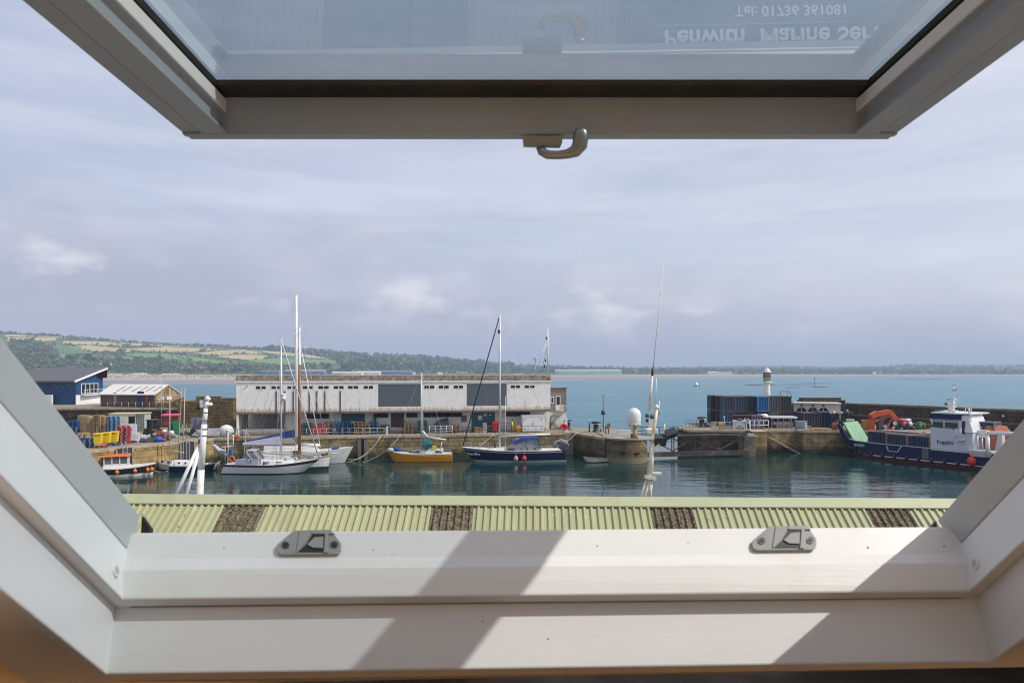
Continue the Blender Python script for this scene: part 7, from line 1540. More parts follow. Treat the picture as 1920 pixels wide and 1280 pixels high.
for px0, px1, py0, Y in ((1511, 1578, 746.5, 112.9), (1507, 1586, 751, 112.5)): MB(mat('lichen_cap', (.20, .17, .12), .9, .4, 2)).bb(PW(px0, Y).x, PW(px1, Y).x, Y, Y + .5, zat(py0, Y) + .003, zat(py0, Y) + .12).build('coping', None, sp_, world=True)
# the long sea wall parapet behind the ship
s0 = PW(1588, 112.4); pts = [(s0.x, s0.y), (s0.x + SHu.x * 36, s0.y + SHu.y * 36)]
swl = thing('sea_wall', 'long dark stone sea wall running behind the freight ship', 'sea wall', (pts[0][0], pts[0][1], ZR))
A, B = Vector(pts[0]), Vector(pts[1]); n = SHn * 2.0
MB(dark).loft([(*A, ZR - .2), (*B, ZR - .2), (*(B + n), ZR - .2), (*(A + n), ZR - .2)], [(*A, 6.15), (*B, 6.15), (*(B + n), 6.15), (*(A + n), 6.15)]).build('stone_face', dark, swl, world=True)
mb = MB(mat('lichen_cap', (.20, .17, .12))); k = 0
while k < 36: w_ = random.uniform(1.0, 1.8); a, b_ = A + SHu * k - SHn * .1, A + SHu * min(36, k + w_ - .03) - SHn * .1; dz = random.uniform(-.03, .03); q = [(*a, 0), (*b_, 0), (*(b_ + n * .6), 0), (*(a + n * .6), 0)]; mb.loft([(x, y, 6.153) for x, y, _ in q], [(x, y, 6.42 + dz) for x, y, _ in q]); k += w_
mb.build('coping', None, swl, world=True)
a, b_ = A - SHn * .05, B - SHn * .05; MB(mat('pale_course', (.20, .17, .14), .9, .2, 2)).loft([(*a, 4.4), (*b_, 4.4), (*(b_ + SHn * .1), 4.4), (*(a + SHn * .1), 4.4)], [(*a, 4.52), (*b_, 4.52), (*(b_ + SHn * .1), 4.52), (*(a + SHn * .1), 4.52)]).build('string_course', None, swl, world=True)
for f, z in ((14.2, 5.55), (22.4, 5.45), (19.0, 4.9)): c_ = A + SHu * f - SHn * .12; MB(hull_white).ball((c_.x, c_.y, z), .16, None, 8).build('wall_lamp', hull_white, swl, world=True)
# shelter, kiosk, rails, dark containers
sh_ = thing('shelter', 'open shelter with flat white roof and pale benches on the right pier', 'shelter', PW(1467, 101, ZR)); x0, x1 = PW(1443, 101).x, PW(1492, 101).x; zt3 = zat(782, 101)
MB(white_metal).bb(x0, x1, 100.4, 102.4, zt3 - .12, zt3 + .12).build('roof', white_metal, sh_, world=True)
mb = MB(galv)
for i in range(5): x = x0 + .2 + (x1 - x0 - .4) * i / 4; mb.bb(x - .05, x + .05, 100.6, 100.7, ZR, zt3 - .12).bb(x - .05, x + .05, 102.1, 102.2, ZR, zt3 - .12)
mb.build('posts', galv, sh_, world=True); MB(mat('pale_bench', (.46, .43, .40), .8, .1, 2)).bb(x0 + .5, x1 - .6, 100.8, 101.5, ZR + .5, ZR + .95).build('bench', None, sh_, world=True); MB(mat('terracotta', (.36, .22, .13), .9, .15, 3)).bb(x0 + .9, x1 - .8, 100.7, 101.4, ZR, ZR + .497).build('base', None, sh_, world=True)
MB(void).bb(x0 + .3, x1 - .3, 102.2, 102.3, ZR, zt3 - .15).build('back_panel', dark_metal, sh_, world=True)
tk2 = thing('ibc_tank', 'pale grey caged liquid tank right of the shelter', 'tank', PW(1502, 99.5, ZR)); MB(mat('tank_grey', (.34, .36, .46), .5, .1, 3)).bb(-.65, .65, -.5, .5, .12, 1.15).build('tank', None, tk2, bevel=.06); mb = MB(galv)
for i in range(6): mb.bb(-.68 + i * .265, -.65 + i * .265, -.54, -.51, .1, 1.2)
mb.bb(-.7, .7, -.545, -.515, .6, .64).bb(-.7, .7, -.545, -.515, 1.17, 1.21).bb(-.7, .7, -.5, .5, 0, .1); mb.build('cage', galv, tk2)
wpost = MB(hull_white).bb(-.12, .12, -.1, .1, 0, 1.0).bb(.122, .75, -.05, .05, .42, .5).build('barrier_post', hull_white, loc=PW(1511, 98.2, ZR)); tag(wpost, 'white barrier post with arm right of the caged tank', 'post')
container('store_container', 'dark maroon grey container left of the navy one near the ship bow', PW(1507, 101.5, ZR + .003), 0, 2.45, 4, 2.2, (.06, .055, .06), (.10, .05, .05)); container('store_container', 'dark navy container beside the ship bow', PW(1539.5, 101.5, ZR + .003), 0, 2.35, 4, 2.3, (.012, .028, .085), (.02, .03, .07))
for px, lb in ((1529, 'bright new pallet lying left of the other before the dark containers'), (1540, 'bright new pallet lying right of the other before the dark containers')): stack('pallet', mat('bright_pallet', (.62, .34, .13), .8, .2, 4), 2, PW(px, 98.3, ZR + .003), .1, lb, 'bright pallets ' + str(px))
for px, lb in ((1562, 'left rusty gas bottle near the ship bow'), (1566, 'middle rusty gas bottle near the ship bow'), (1569.5, 'right rusty gas bottle near the ship bow')): gb = MB(mat('gas_red', (.28, .08, .04), .6, .2, 3)).lathe([(.16, 0), (.17, .05), (.17, .85), (.1, 1.0), (.05, 1.1)], (0, 0, 0), 10).build('gas_bottle', None, loc=PW(px, 98, ZR)); tag(gb, lb, 'gas bottle', 'gas bottles')
npx = thing('net_mound', 'mound of dark nets and white floats on the navy container', 'net pile', PW(1578, 100, ZR)); mb = MB(mat('net_navy', (.035, .04, .06), .9, .5, 6)); wt_ = MB(mat('float_white', (.50, .46, .44), .7, .15, 4))
for _ in range(26): mb.ball((random.uniform(-1.4, 1.4), random.uniform(-.6, .6), random.uniform(.2, 2.3)), random.uniform(.3, .5), None, 8, .8)
for _ in range(14): wt_.ball((random.uniform(-1.9, 1.0), random.uniform(-.8, .1), random.uniform(2.2, 2.7)), random.uniform(.10, .2), None, 6)
for i in range(4): wt_.ball((.35 + i * .3, -.9, 1.25), .2, None, 8, 1.2)
mb.build('nets', None, npx); wt_.build('floats', None, npx)
ks = thing('gate_kiosk', 'small white control cabinet between white posts beside the lock gate', 'kiosk', PW(1386, 97.5, ZR)); MB(white_metal).bb(-.85, .85, -.4, .4, 1.25, 1.4).bb(-.6, .55, -.3, .3, .35, 1.245).build('cabinet', mat('kiosk_grey', (.52, .53, .54), .5, .08, 2), ks)
mb = MB(white_metal)
for x in (-.95, -.72, .7, .95, 1.5): mb.bb(x - .05, x + .05, -.35, -.25, 0, 1.35 if abs(x) < 1 else 1.5)
mb.build('posts', white_metal, ks); MB(dark_metal).lathe([(.5, 1.402), (.4, 1.6), (.1, 1.68)], (0, 0, 0), 10).bb(-.4, .3, -.33, -.305, .5, .62).build('hood', dark_metal, ks)
def rrail(px0, px1, Y, label, m, nb=2, npst=5, h=1.1, r_=.035):
    r = thing('railing', label, 'railing', PW(px0, Y, ZR)); a, b_ = PW(px0, Y, ZR), PW(px1, Y, ZR); mb = MB(m); rm_ = MB(m)
    for i in range(npst): p_ = a.lerp(b_, i / (npst - 1)); mb.cyl(p_, p_ + Vector((0, 0, h)), r_, n=6)
    for k in range(nb): z = Vector((0, 0, h * (k + 1) / nb)); rm_.cyl(a + z, b_ + z, r_, n=6)
    mb.build('posts', m, r, world=True); rm_.build('rails', m, r, world=True)
rrail(1405, 1441, 98.4, 'white two-bar railing at the top of the harbour steps', white_metal, 2, 5, 1.3, .05); rrail(1405, 1424, 100.4, 'second white railing just behind the steps railing', white_metal, 2, 5, 1.3, .04); rrail(1335, 1376, 98.5, 'thin grey railing along the lock edge in front of the dark containers', galv, 2, 6, 1.1, .025); rrail(1443, 1500, 98.5, 'thin dark railing in front of the white-roofed shelter', dark_metal, 3, 8, 1.1, .022); rrail(1286, 1312, 103, 'thin dark railing at the left tip of the right pier', dark_metal, 2, 5, 1.1, .03); rrail(1333, 1341, 97.9, 'small cream hurdle on the lock edge', mat('cream_rail', (.55, .5, .4)), 2, 5, 1.15, .035)
yb = thing('yellow_box', 'small yellow box on a pale stand near the lock edge', 'box', PW(1352, 98.2, ZR)); MB(mat('pale_stand', (.40, .34, .22), .8, .2, 3)).bb(-.3, .3, -.2, .2, 0, .8).build('stand', None, yb); MB(yellow_p).bb(-.4, .35, -.25, .25, .803, 1.05).build('lid', mat('faded_yellow', (.50, .42, .05), .6, .15, 3), yb)
rope_heap = MB(dark_metal).ball((0, 0, .25), .55, None, 10, .9).ball((.4, .1, .2), .4, None, 8, .8).build('dark_bundle', mat('dark_bundle', (.05, .045, .035), .9, .4, 4), loc=PW(1325, 103, ZR)); tag(rope_heap, 'dark rounded bundle beside the left container end', 'bundle')
lpw = thing('white_lamp', 'thin pole with small white lamp before the lower containers', 'lamp post', PW(1358, 99, ZR)); MB(galv).cyl((0, 0, 0), (0, 0, zat(784, 99) - ZR), .04, n=6).build('pole', galv, lpw); MB(hull_white).ball((0, 0, zat(782, 99) - ZR), .14, None, 8).build('lamp', hull_white, lpw)
sc_ = thing('roof_frame', 'thin dark scaffold frame above the right containers', 'frame', PW(1470, 108, ZR + 4.6)); mb = MB(dark_metal)
for px, py in ((1463.5, 733), (1476, 732)): mb.cyl(PW(px, 108, ZR), PW(px, 108, zat(py, 108)), .05, n=5)
mb.cyl(PW(1463, 108, zat(733.5, 108)), PW(1480, 108, zat(733.5, 108)), .04, n=5).cyl(PW(1480, 108, zat(733.5, 108)), PW(1485, 108, zat(745, 108)), .04, n=5).build('scaffold', dark_metal, sc_, world=True)

# ------------------------------------------------------------------ freight ship
S0 = Vector((45.6, 93.5)); frz = math.atan2(SHu.y, SHu.x)      # local x runs from bow to stern, local y to the far side
ship = thing('freight_ship', 'dark blue freight ship with raised green bow ramp and white bridge', 'ship', (S0.x, S0.y, 0), frz)
def sx(px, o=0.0):                        # pixel column -> distance along the near side
    k = (px - 960) / F; P = S0 + SHn * o; return (P.y * k - P.x) / (SHu.x - k * SHu.y)
def sz(px, py, o=0.0): return zat(py, S0.y + SHn.y * o + SHu.y * sx(px, o))
ship_blue = mat('ship_blue', (.005, .018, .065), .45, .15, .8, dirt=(.012, .022, .045), dirt_amt=.4, dirt_scale=1.5, spec=.2); ship_grey = mat('ship_white', (.62, .63, .66), .4, .04, 1, dirt=(.5, .46, .4), dirt_amt=.2, streak=True); ramp_green = mat('ramp_green', (.16, .38, .22), .55, .12, 1.2, dirt=(.40, .42, .28), dirt_amt=.5, dirt_scale=1.4)
Ls_, Bs = 28.0, 6.0
def sheer_s(x): return 2.05 - .0 * x if x > 3 else 2.05 + (3 - x) * .08
mb = MB(ship_blue); st_ = [-.5, -.1, .6, 1.8, 5, 10, 15, 20, Ls_ - 1, Ls_]; hb_ = [1.3, 1.9, 2.55, 2.9, 3.0, 3.0, 3.0, 3.0, 2.9, 2.7]
grid = []
for x, h_ in zip(st_, hb_):
    t = sheer_s(x); rk = max(0, (3 - x) / 3)
    grid.append([(x + 1.0 * rk * (1 - (z / 2.3)), 3.0 - h_ * f, z) for z, f in ((-.5, .7), (.0, .86), (.42, .93), (.55, 1.0), (1.2, 1.0), (t, 1.0))])
for r0, r1 in zip(grid, grid[1:]):
    for k in range(5):
        m_ = boot_red if k < 2 else ship_blue
        mb.add([r0[k], r1[k], r1[k + 1], r0[k + 1]], [(0, 1, 2, 3)], m_); mb.add([(x, 6 - y, z) for x, y, z in (r0[k], r1[k], r1[k + 1], r0[k + 1])], [(0, 1, 2, 3)], m_)
for end in (grid[0], grid[-1]): mb.add(end + [(x, 6 - y, z) for x, y, z in end], [(k, k + 1, 7 + k, 6 + k) for k in range(5)], ship_blue)
mb.build('hull', ship_blue, ship)
dk = MB(mat('ship_deck', (.16, .13, .12), .8, .2, 1)); 
for (x0, h0), (x1, h1) in zip(list(zip(st_, hb_)), list(zip(st_, hb_))[1:]): dk.add([(x0, 3 - h0 + .05, 1.1), (x1, 3 - h1 + .05, 1.1), (x1, 3 + h1 - .05, 1.1), (x0, 3 + h0 - .05, 1.1)], [(0, 1, 2, 3)])
dk.build('deck', None, ship)
mb = MB(mat('rail_pale', (.50, .52, .56), .5, .1, 2))
for (x0, h0), (x1, h1) in zip(list(zip(st_, hb_))[1:], list(zip(st_, hb_))[2:]):
    for s in (-1, 1): mb.beam((x0, 3 + s * h0, sheer_s(x0) + .04), (x1, 3 + s * h1, sheer_s(x1) + .04), .14, .09)
mb.build('bulwark_rail', None, ship)
mb = MB(mat('waterline_white', (.60, .55, .54), .6, .1, 2)); x = .9
while x < 24: mb.bb(x, x + 1.15, -.10 + (max(0, 3 - x)) * .42, -.02 + (max(0, 3 - x)) * .42, .44, .56); x += 1.5
mb.build('fender_strip', None, ship)
mb = MB(black_h); x = 2.2
while x < 23: mb.cyl((x, -.16, .25), (x, -.16, .95), .16, n=8); x += 1.5
mb.build('tyre_fenders', black_h, ship)
# dark bow flank and raised ramp (hinged at the bow, leaning back)
rp0, rp1 = .75, 4.4
MB(ramp_green).loft([(.8, rp0, 1.9), (.8, rp1, 1.9), (1.05, rp1, 1.9), (1.05, rp0, 1.9)], [(-.85, rp0 + .0, 4.5), (-.85, rp1 - .2, 4.55), (-.6, rp1 - .2, 4.55), (-.6, rp0, 4.5)]).build('bow_ramp', ramp_green, ship)
mb = MB(hull_white)
for i in range(5): z = 2.3 + i * .36; x_ = .8 - (z - 1.9) / 2.6 * 1.65 - .02; mb.bb(x_ - .05, x_ + .0, 1.5, 2.1, z, z + .08)
for y in (1.45, 2.1): mb.beam((.8 - .28, y, 2.2), (.8 - 1.34, y, 3.9), .07, .09)
rampl = mb.build('ramp_ladder', hull_white, ship)
MB(dark_metal).box((-.46, 2.5, 3.85), (.1, .12, .28)).box((-.46, 2.9, 3.85), (.1, .12, .28)).build('ramp_slot', dark_metal, ship)
MB(ship_blue).loft([(-.3, .5, 1.5), (.9, .3, 1.5), (.9, .6, 1.5), (-.3, .8, 1.5)], [(-1.3, .2, 4.3), (-.9, .2, 4.3), (-.9, .5, 4.3), (-1.3, .5, 4.3)]).build('bow_post', ship_blue, ship)
mb = MB(mat('deck_junk', (.30, .27, .25), .8, .4, 5))
for _ in range(10): mb.ball((random.uniform(.0, .6), random.uniform(.8, 1.5), random.uniform(2.1, 2.5)), random.uniform(.12, .25), None, 6)
mb.build('bow_ropes', None, ship)
text_mesh('name_lettering', 'GUGH', .46, mat('pale_lettering', (.55, .6, .68)), ship, (sx(1600.5), -.02, 1.52), rzdeg=-3, depth=.01, bold=.012, sx=1.15)
text_mesh('freight_lettering', 'Freight', .66, mat('navy_lettering', (.04, .05, .20), .5, .1, 3), ship, (sx(1757), -.075, sz(1768, 832)), depth=.006, bold=.012, sx=1.0)
MB(mat('logo_red', (.40, .05, .06), .5, .1, 3)).wallx([(sx(1767), sz(1770, 833.5)), (sx(1771), sz(1770, 834.6)), (sx(1776), sz(1774, 833.2)), (sx(1771), sz(1770, 835.8))], -.079, -.062).wallx([(sx(1764.5), sz(1766, 833)), (sx(1768), sz(1770, 833.8)), (sx(1770), sz(1770, 833.2)), (sx(1767), sz(1770, 832.6))], -.079, -.062, mat('navy_lettering', (.04, .05, .2))).build('logo', None, ship)
# containers in the hold
def hold(px0, px1, y0, dp, z1, c_, f_, label, py=None):
    x0, x1 = sx(px0, y0), sx(px1, y0); p = S0 + SHu * x0 + SHn * y0
    container('hold_container', label, (p.x, p.y, 1.12), frz, x1 - x0, dp, z1 - 1.12, c_, f_, 'containers in the ship hold')
hold(1627, 1660, .9, 2.4, 3.55, (.03, .045, .085), rst, 'dark blue container nearest the bow in the ship hold'); hold(1661, 1700, .7, 2.4, 3.45, (.035, .06, .10), (.33, .20, .14), 'blue rust-edged container in the middle of the ship hold'); hold(1701, 1743, .55, 2.4, 3.45, (.02, .04, .10), (.30, .20, .15), 'navy container touching the ship bridge')
hold(1650, 1722, 3.6, 2.0, 3.6, (.32, .25, .24), (.35, .2, .15), 'pale topped container on the far side of the ship hold')
MB(mat('door_grey', (.12, .12, .13), .5, .2, 3)).bb(sx(1729), sx(1741), -.03, .02, .75, 2.0).build('hull_door', None, ship); MB(mat('rail_pale', (.5, .52, .56))).beam((sx(1663), -.05, 1.9), (sx(1666), -.05, 1.25), .1, .1).beam((sx(1666), -.05, 1.25), (sx(1683), -.05, 1.25), .1, .08).beam((sx(1683), -.05, 1.25), (sx(1690), -.05, 1.95), .1, .1).build('hull_bracket', None, ship)
# bridge
xb0, xb1 = sx(1745), sx(1824); zb0, zb1 = 1.9, sz(1780, 803)
wx0, wx1 = sx(1746), sx(1800)
MB(ship_grey).loft([(xb0, -.05, zb0), (xb1, -.05, zb0), (xb1, 6.6, zb0), (xb0, 6.6, zb0)], [(xb0, -.05, zb1), (xb1, -.05, zb1 - .12), (xb1, 6.6, zb1 - .12), (xb0, 6.6, zb1)]).build('superstructure', ship_grey, ship)
zw0, zw1, zr2 = zb1, sz(1780, 786), sz(1780, 776)
A_ = [(wx0 + .25, .0, zw0 + .003), (wx1, .0, zw0 + .003), (wx1, 5.0, zw0 + .003), (wx0 + .25, 5.0, zw0 + .003)]; B_ = [(wx0 - .25, .0, zw1), (wx1, .0, zw1), (wx1, 5.0, zw1), (wx0 - .25, 5.0, zw1)]
whl = MB(ship_grey).loft(A_, B_).build('wheelhouse', ship_grey, ship)
MB(ship_blue).loft([(wx0 - .25, -.05, zw1 + .003), (wx1 + .1, -.05, zw1 + .003), (wx1 + .1, 5.1, zw1 + .003), (wx0 - .25, 5.1, zw1 + .003)], [(wx0 - .1, .05, zr2), (wx1 + .1, .05, zr2), (wx1 + .1, 5.1, zr2), (wx0 - .1, 5.1, zr2)]).build('blue_band', ship_blue, ship)
MB(hull_white).bb(wx0 - .05, xb1 - .3, .1, 5.1, zr2 + .003, zr2 + .16).build('bridge_roof', hull_white, ship)
shg = mat('bridge_glass', (.035, .07, .075), .08, .2, 1)
for px0, px1 in ((1749, 1768.5), (1771.5, 1796)): 
    MB(shg).bb(sx(px0), sx(px1), -.03, -.006, zw0 + .12, zw1 - .1).build('pane', shg, whl); MB(mat('blind_grey', (.36, .40, .40), .6, .05, 2)).bb(sx(px0), sx(px1), -.038, -.032, zw1 - .38, zw1 - .1).build('blind', None, whl)
    f = MB(black_h); f.bb(sx(px0) - .05, sx(px1) + .05, -.034, -.007, zw1 - .1, zw1 - .05).bb(sx(px0) - .05, sx(px1) + .05, -.034, -.007, zw0 + .07, zw0 + .12).build('window_frame', black_h, whl)
MB(hull_white).loft([(wx1 + .003, -.2, zw0 - .3), (xb1 + .1, -.2, zw0 - .3), (xb1 + .1, 4.0, zw0 - .3), (wx1 + .003, 4.0, zw0 - .3)], [(wx1 + .003, .2, zr2 - .1), (xb1 - .6, .2, zr2 - .1), (xb1 - .6, 4.0, zr2 - .1), (wx1 + .003, 4.0, zr2 - .1)]).build('bridge_wing', hull_white, ship)
MB(void).bb(sx(1805), sx(1809.5), -.26, .2, zw0 - .5, zw1 - .1).build('wing_door', mat('dark_opening', (.03, .035, .04), .5, .3, 3), ship)
mb = MB(hull_white)
for k in range(6): x_ = sx(1797) + (sx(1808) - sx(1797)) * k / 5; mb.cyl((x_, -.75, zw0 - 1.15), (x_, -.75, zw0 + .1), .03, n=5)
mb.tube([(sx(1797), -.75, zw0 + .1), (sx(1808), -.75, zw0 + .1)], .035).bb(sx(1796.5), sx(1809), -.8, -.05, zw0 - 1.3, zw0 - 1.15); mb.build('side_platform', hull_white, ship)
mb = MB(hull_white)
for px in (1810, 1815.5, 1817.5, 1820.5): mb.cyl((sx(px, .3), .3, zw1 - .3), (sx(px, .3), .3, sz(1815, 765)), .05, n=6)
for z in (.2, .6, 1.0, 1.4): mb.tube([(sx(1817.5, .3), .3, zw1 - .3 + z), (sx(1820.5, .3), .3, zw1 - .3 + z)], .035, 5)
mb.tube([(sx(1809, .3), .3, zr2), (sx(1822, .3), .3, zr2)], .05).tube([(sx(1810, .3), .3, sz(1815, 765)), (sx(1815.5, .3), .3, sz(1815, 765))], .04); mb.build('funnel_ladder', hull_white, ship)
# mast
mc = 2.2; mx = lambda px: sx(px, mc); mz = lambda py: sz(1785, py, mc)
mb = MB(hull_white); mb.loft([(mx(1778), mc - .3, zr2 + .16), (mx(1788), mc - .3, zr2 + .16), (mx(1788), mc + .3, zr2 + .16), (mx(1778), mc + .3, zr2 + .16)], [(mx(1785), mc - .15, mz(748)), (mx(1789), mc - .15, mz(748)), (mx(1789), mc + .15, mz(748)), (mx(1785), mc + .15, mz(748))]); mb.cyl((mx(1788), mc, mz(748)), (mx(1789), mc, mz(722)), .06, .04, 6)
for py, w_ in ((770, 1.3), (763, .9), (757, .8), (752, .6), (748, .8)): mb.bb(mx(1785) - w_ * .7, mx(1785) + w_ * .45, mc - .3, mc + .3, mz(py), mz(py) + .09)
mb.build('mast', hull_white, ship)
mb = MB(dark_metal); mb.ball((mx(1774), mc, mz(757.5)), .2, None, 8).beam((mx(1776), mc, mz(749)), (mx(1784), mc, mz(747)), .12, .14).beam((mx(1785), mc, mz(722)), (mx(1792), mc, mz(722)), .05, .05); mb.build('radar', dark_metal, ship)
MB(red_f).loft([(mx(1788.5), mc, mz(731)), (mx(1793), mc, mz(728)), (mx(1793), mc + .02, mz(728)), (mx(1788.5), mc + .02, mz(731))], [(mx(1788.5), mc, mz(733)), (mx(1793), mc, mz(732)), (mx(1793), mc + .02, mz(732)), (mx(1788.5), mc + .02, mz(733))]).loft([(mx(1784.5), mc, mz(731.5)), (mx(1788), mc, mz(730.5)), (mx(1788), mc + .02, mz(730.5)), (mx(1784.5), mc + .02, mz(731.5))], [(mx(1784.5), mc, mz(733)), (mx(1788), mc, mz(732.5)), (mx(1788), mc + .02, mz(732.5)), (mx(1784.5), mc + .02, mz(733))]).build('flag', mat('dark_red_flag', (.25, .015, .03), .7, .2, 3), ship)
mb = MB(hull_white); mb.tube([(mx(1792), mc - .2, mz(757)), (mx(1796.5), mc - .2, mz(757)), (mx(1796.5), mc - .2, mz(749)), (mx(1793), mc - .2, mz(749))], .05, 6); mb.build('antenna_loop', hull_white, ship)
MB(mat('radar_blue', (.25, .42, .52), .5, .1, 3)).beam((mx(1758), mc - .8, mz(770)), (mx(1776), mc - .8, mz(769)), .18, .09).build('radar_bar', None, ship)
# after deck: rescue boat, crane boom, container, orange fender
mb = MB(hull_white); xr = sx(1842, .6); 
mb.loft([(xr - .9, -.2, 1.6), (xr + 1.1, -.2, 1.6), (xr + 1.1, 1.2, 1.6), (xr - .9, 1.2, 1.6)], [(xr - 1.2, -.5, 2.3), (xr + 1.3, -.5, 2.3), (xr + 1.3, 1.4, 2.3), (xr - 1.2, 1.4, 2.3)]); mb.cyl((xr + .9, -.3, 1.7), (xr + .9, -.3, 3.9), .28, .22, 8).cyl((xr - .1, -.3, 1.9), (xr - .2, -.2, 4.0), .1, n=6).cyl((xr - 1.0, .2, 1.6), (xr - 1.1, .2, 4.1), .13, n=6).cyl((xr + .4, -.3, 1.9), (xr + .3, -.2, 3.8), .08, n=6); mb.build('rescue_boat', hull_white, ship)
MB(ship_grey).bb(xb1 + .003, xb1 + 2.0, 2.6, 5.4, 1.1, zb1 - .5).build('aft_house', ship_grey, ship)
p_ = S0 + SHu * sx(1829, 2.4) + SHn * 2.4; container('deck_container', 'small blue container on a brown frame behind the ship bridge', (p_.x, p_.y, zb1 - .45), frz, 2.0, 1.8, 1.35, (.03, .06, .20), (.26, .18, .12))
mb = MB(hull_white); mb.cyl((xb1 + .2, 1.4, zb1 - .35), (xb1 + 7, 1.0, zb1 - .05), .22, .20, 12); mb.bb(xb1 + .05, xb1 + 1.0, 1.0, 1.9, zb1 - .9, zb1 - .05).cyl((xb1 + 3.0, 1.4, 2.9), (xb1 + 7, 1.2, 3.0), .18, n=8); mb.build('crane_boom', hull_white, ship)
xo = sx(1822, -.4); MB(mat('buoy_red', (.75, .035, .012), .45, .08, 3)).ball((xo, -.45, 1.05), .48, None, 16, 1.08).cyl((xo, -.45, 1.5), (xo, -.45, 1.68), .14, .1, 8).build('buoy_fender', None, ship); MB(rope).tube([(xo, -.42, 1.65), (xo, -.2, 2.3)], .03, 5).build('buoy_rope', rope, ship)
# quayside crane with folded orange jib, bits around it
cr = thing('orange_crane', 'orange red folding crane on a pedestal behind the ship', 'crane', PW(1636, 98.0, 2.9)); och = mat('crane_orange', (.62, .085, .02), .45, .15, 1.5, dirt=(.38, .05, .02), dirt_amt=.3); Cq = lambda px, py, Y=98.0: at(px, py, Y)
MB(och).loft([Cq(1628.5, 815), Cq(1640.5, 815), Cq(1640.5, 815, 99), Cq(1628.5, 815, 99)], [Cq(1629, 780), Cq(1640, 779), Cq(1640, 779, 99), Cq(1629, 780, 99)]).build('pedestal', och, cr, world=True)
MB(och).beam(Cq(1633, 781), Cq(1645, 774), .7, .75).beam(Cq(1643, 776), Cq(1668, 771.5), .62, .62).build('inner_boom', och, cr, world=True)
MB(och).beam(Cq(1667, 771), Cq(1680, 786), .58, .6).beam(Cq(1678, 783), Cq(1666, 800), .5, .4).build('outer_boom', och, cr, world=True); MB(mat('crane_dark', (.40, .05, .02), .5, .2, 2)).beam(Cq(1647, 788), Cq(1668, 778), .35, .35).beam(Cq(1667, 807), Cq(1672, 788), .5, .5).build('hydraulic_ram', None, cr, world=True); MB(satin_metal).beam(Cq(1641, 790), Cq(1649, 786), .16, .16).build('piston', satin_metal, cr, world=True)
MB(dark_metal).box(Cq(1678, 793), (.8, .6, .9)).build('jib_head', dark_metal, cr, world=True); MB(hull_white).cyl(Cq(1678, 793, 97.6), Cq(1678, 793, 97.65), .28, n=12).build('emblem', mat('pale_emblem', (.4, .55, .52), .5, .1, 3), cr, world=True)
for k, (px, py, w_, h_, m_, nm, lb, ct) in enumerate(((1623, 806, 1.0, 1.3, mat('ochre_box', (.42, .22, .05), .7, .2, 3), 'ochre_box', 'ochre wooden case beside the green bow ramp', 'case'), (1650, 808, .7, 1.4, mat('grey_cabinet', (.10, .12, .12), .6, .2, 3), 'grey_case', 'dark grey case under the orange crane boom', 'case'), (1659, 808, 1.2, .5, whitebox, 'white_case', 'low white case under the orange crane boom', 'case'), (1691, 800, 1.0, .5, mat('pink_cover', (.60, .07, .10), .6, .1, 3), 'pink_bundle', 'pink red covered bundle right of the crane head', 'bundle'), (1702, 802, .9, .5, whitebox, 'white_sack', 'white sack on the dark heap right of the crane', 'sack'), (1724, 806, .6, 1.1, green_p, 'green_drum', 'green drum left of the ship bridge', 'drum'))):
    p_ = PW(px, 98.5, ZR + .0); mb = MB(m_)
    if nm == 'green_drum': mb.lathe([(.32, 0), (.34, .05), (.34, .5), (.36, .52), (.34, .54), (.34, 1.05), (.3, 1.1)], (0, 0, 0), 12)
    elif 'bundle' in nm or 'sack' in nm: mb.ball((0, 0, 1.35), w_ * .5, None, 10, .5, 1.2, .8).ball((.2, 0, .8), w_ * .5, None, 10, .9)
    else: mb.bb(-w_ / 2, w_ / 2, -.4, .4, .08, h_).bb(-w_ / 2 - .05, w_ / 2 + .05, -.44, .44, h_ + .002, h_ + .07).bb(-w_ / 2, -w_ / 2 + .1, -.4, .4, 0, .078).bb(w_ / 2 - .1, w_ / 2, -.4, .4, 0, .078)
    o = mb.build(nm, m_, loc=p_); tag(o, lb, ct)
hp_ = thing('gear_heap', 'heap of dark and brown gear on the quay left of the ship bridge', 'heap', PW(1712, 98.8, ZR)); mb = MB(mat('gear_brown', (.16, .09, .05), .9, .4, 4)); mc_ = MB(mat('gear_dark', (.04, .05, .05), .8, .4, 4))
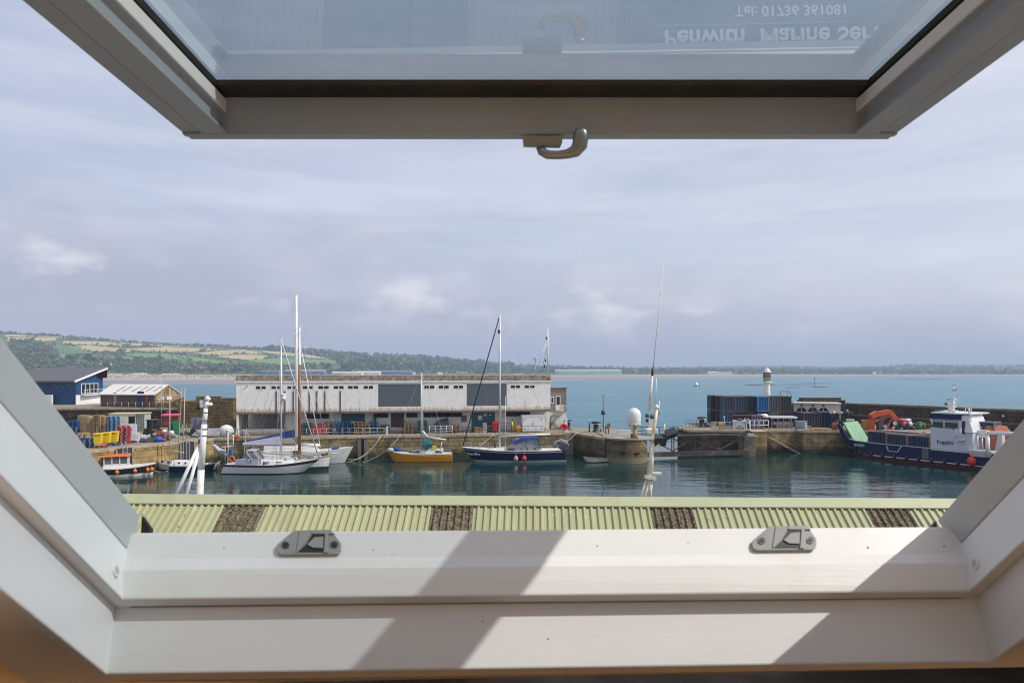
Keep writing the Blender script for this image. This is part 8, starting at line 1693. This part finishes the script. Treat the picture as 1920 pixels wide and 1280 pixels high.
for _ in range(22): mb.ball((random.uniform(-1.5, 3.2), random.uniform(-.3, .8), random.uniform(.1, .8)), random.uniform(.2, .4), None, 7, .7)
for _ in range(16): mc_.ball((random.uniform(-2.6, .3), random.uniform(-.6, .3), random.uniform(.1, 1.0)), random.uniform(.25, .45), None, 7, .8)
mb.build('brown_gear', None, hp_); mc_.build('dark_gear', None, hp_)
# orange drum-shaped hopper behind the after deck
hpr = thing('orange_hopper', 'dull orange hopper standing on the after deck of the ship', 'hopper', PW(1876, 80.5, 1.12)); om = mat('dull_orange', (.45, .12, .05), .6, .15, 1, dirt=(.5, .42, .36), dirt_amt=.3)
MB(om).loft([(-1.5, 0, 3.0), (1.5, 0, 3.0), (1.5, 2.4, 3.0), (-1.5, 2.4, 3.0)], [(-1.0, .4, 4.0), (1.0, .4, 4.0), (1.0, 2.0, 4.0), (-1.0, 2.0, 4.0)]).loft([(-.9, .4, .3), (.9, .4, .3), (.9, 2.0, .3), (-.9, 2.0, .3)], [(-1.4, 0, 2.998), (1.4, 0, 2.998), (1.4, 2.4, 2.998), (-1.4, 2.4, 2.998)]).build('body', om, hpr); MB(dark_metal).bb(-.85, -.7, .45, .6, 0, .298).bb(.7, .85, .45, .6, 0, .298).bb(-.85, -.7, 1.8, 1.95, 0, .298).bb(.7, .85, 1.8, 1.95, 0, .298).build('leg', dark_metal, hpr)
# ------------------------------------------------------------------ the air over the bay
hz = bpy.data.materials.new('haze'); hz.use_nodes = True; t = NT(hz.node_tree)
for n in list(hz.node_tree.nodes): hz.node_tree.nodes.remove(n)
o = t.n('ShaderNodeOutputMaterial'); v = t.n('ShaderNodeVolumePrincipled'); v.inputs['Color'].default_value = (.64, .78, 1, 1); v.inputs['Density'].default_value = .00026; v.inputs['Anisotropy'].default_value = 0
t.l(v.outputs[0], o.inputs['Volume'])
hb = MB().bb(-5200, 5200, -60, 5600, -4, 150).build('haze', hz); tag(hb, 'pale haze over the bay', 'haze', kind='stuff'); hb.display_type = 'WIRE'
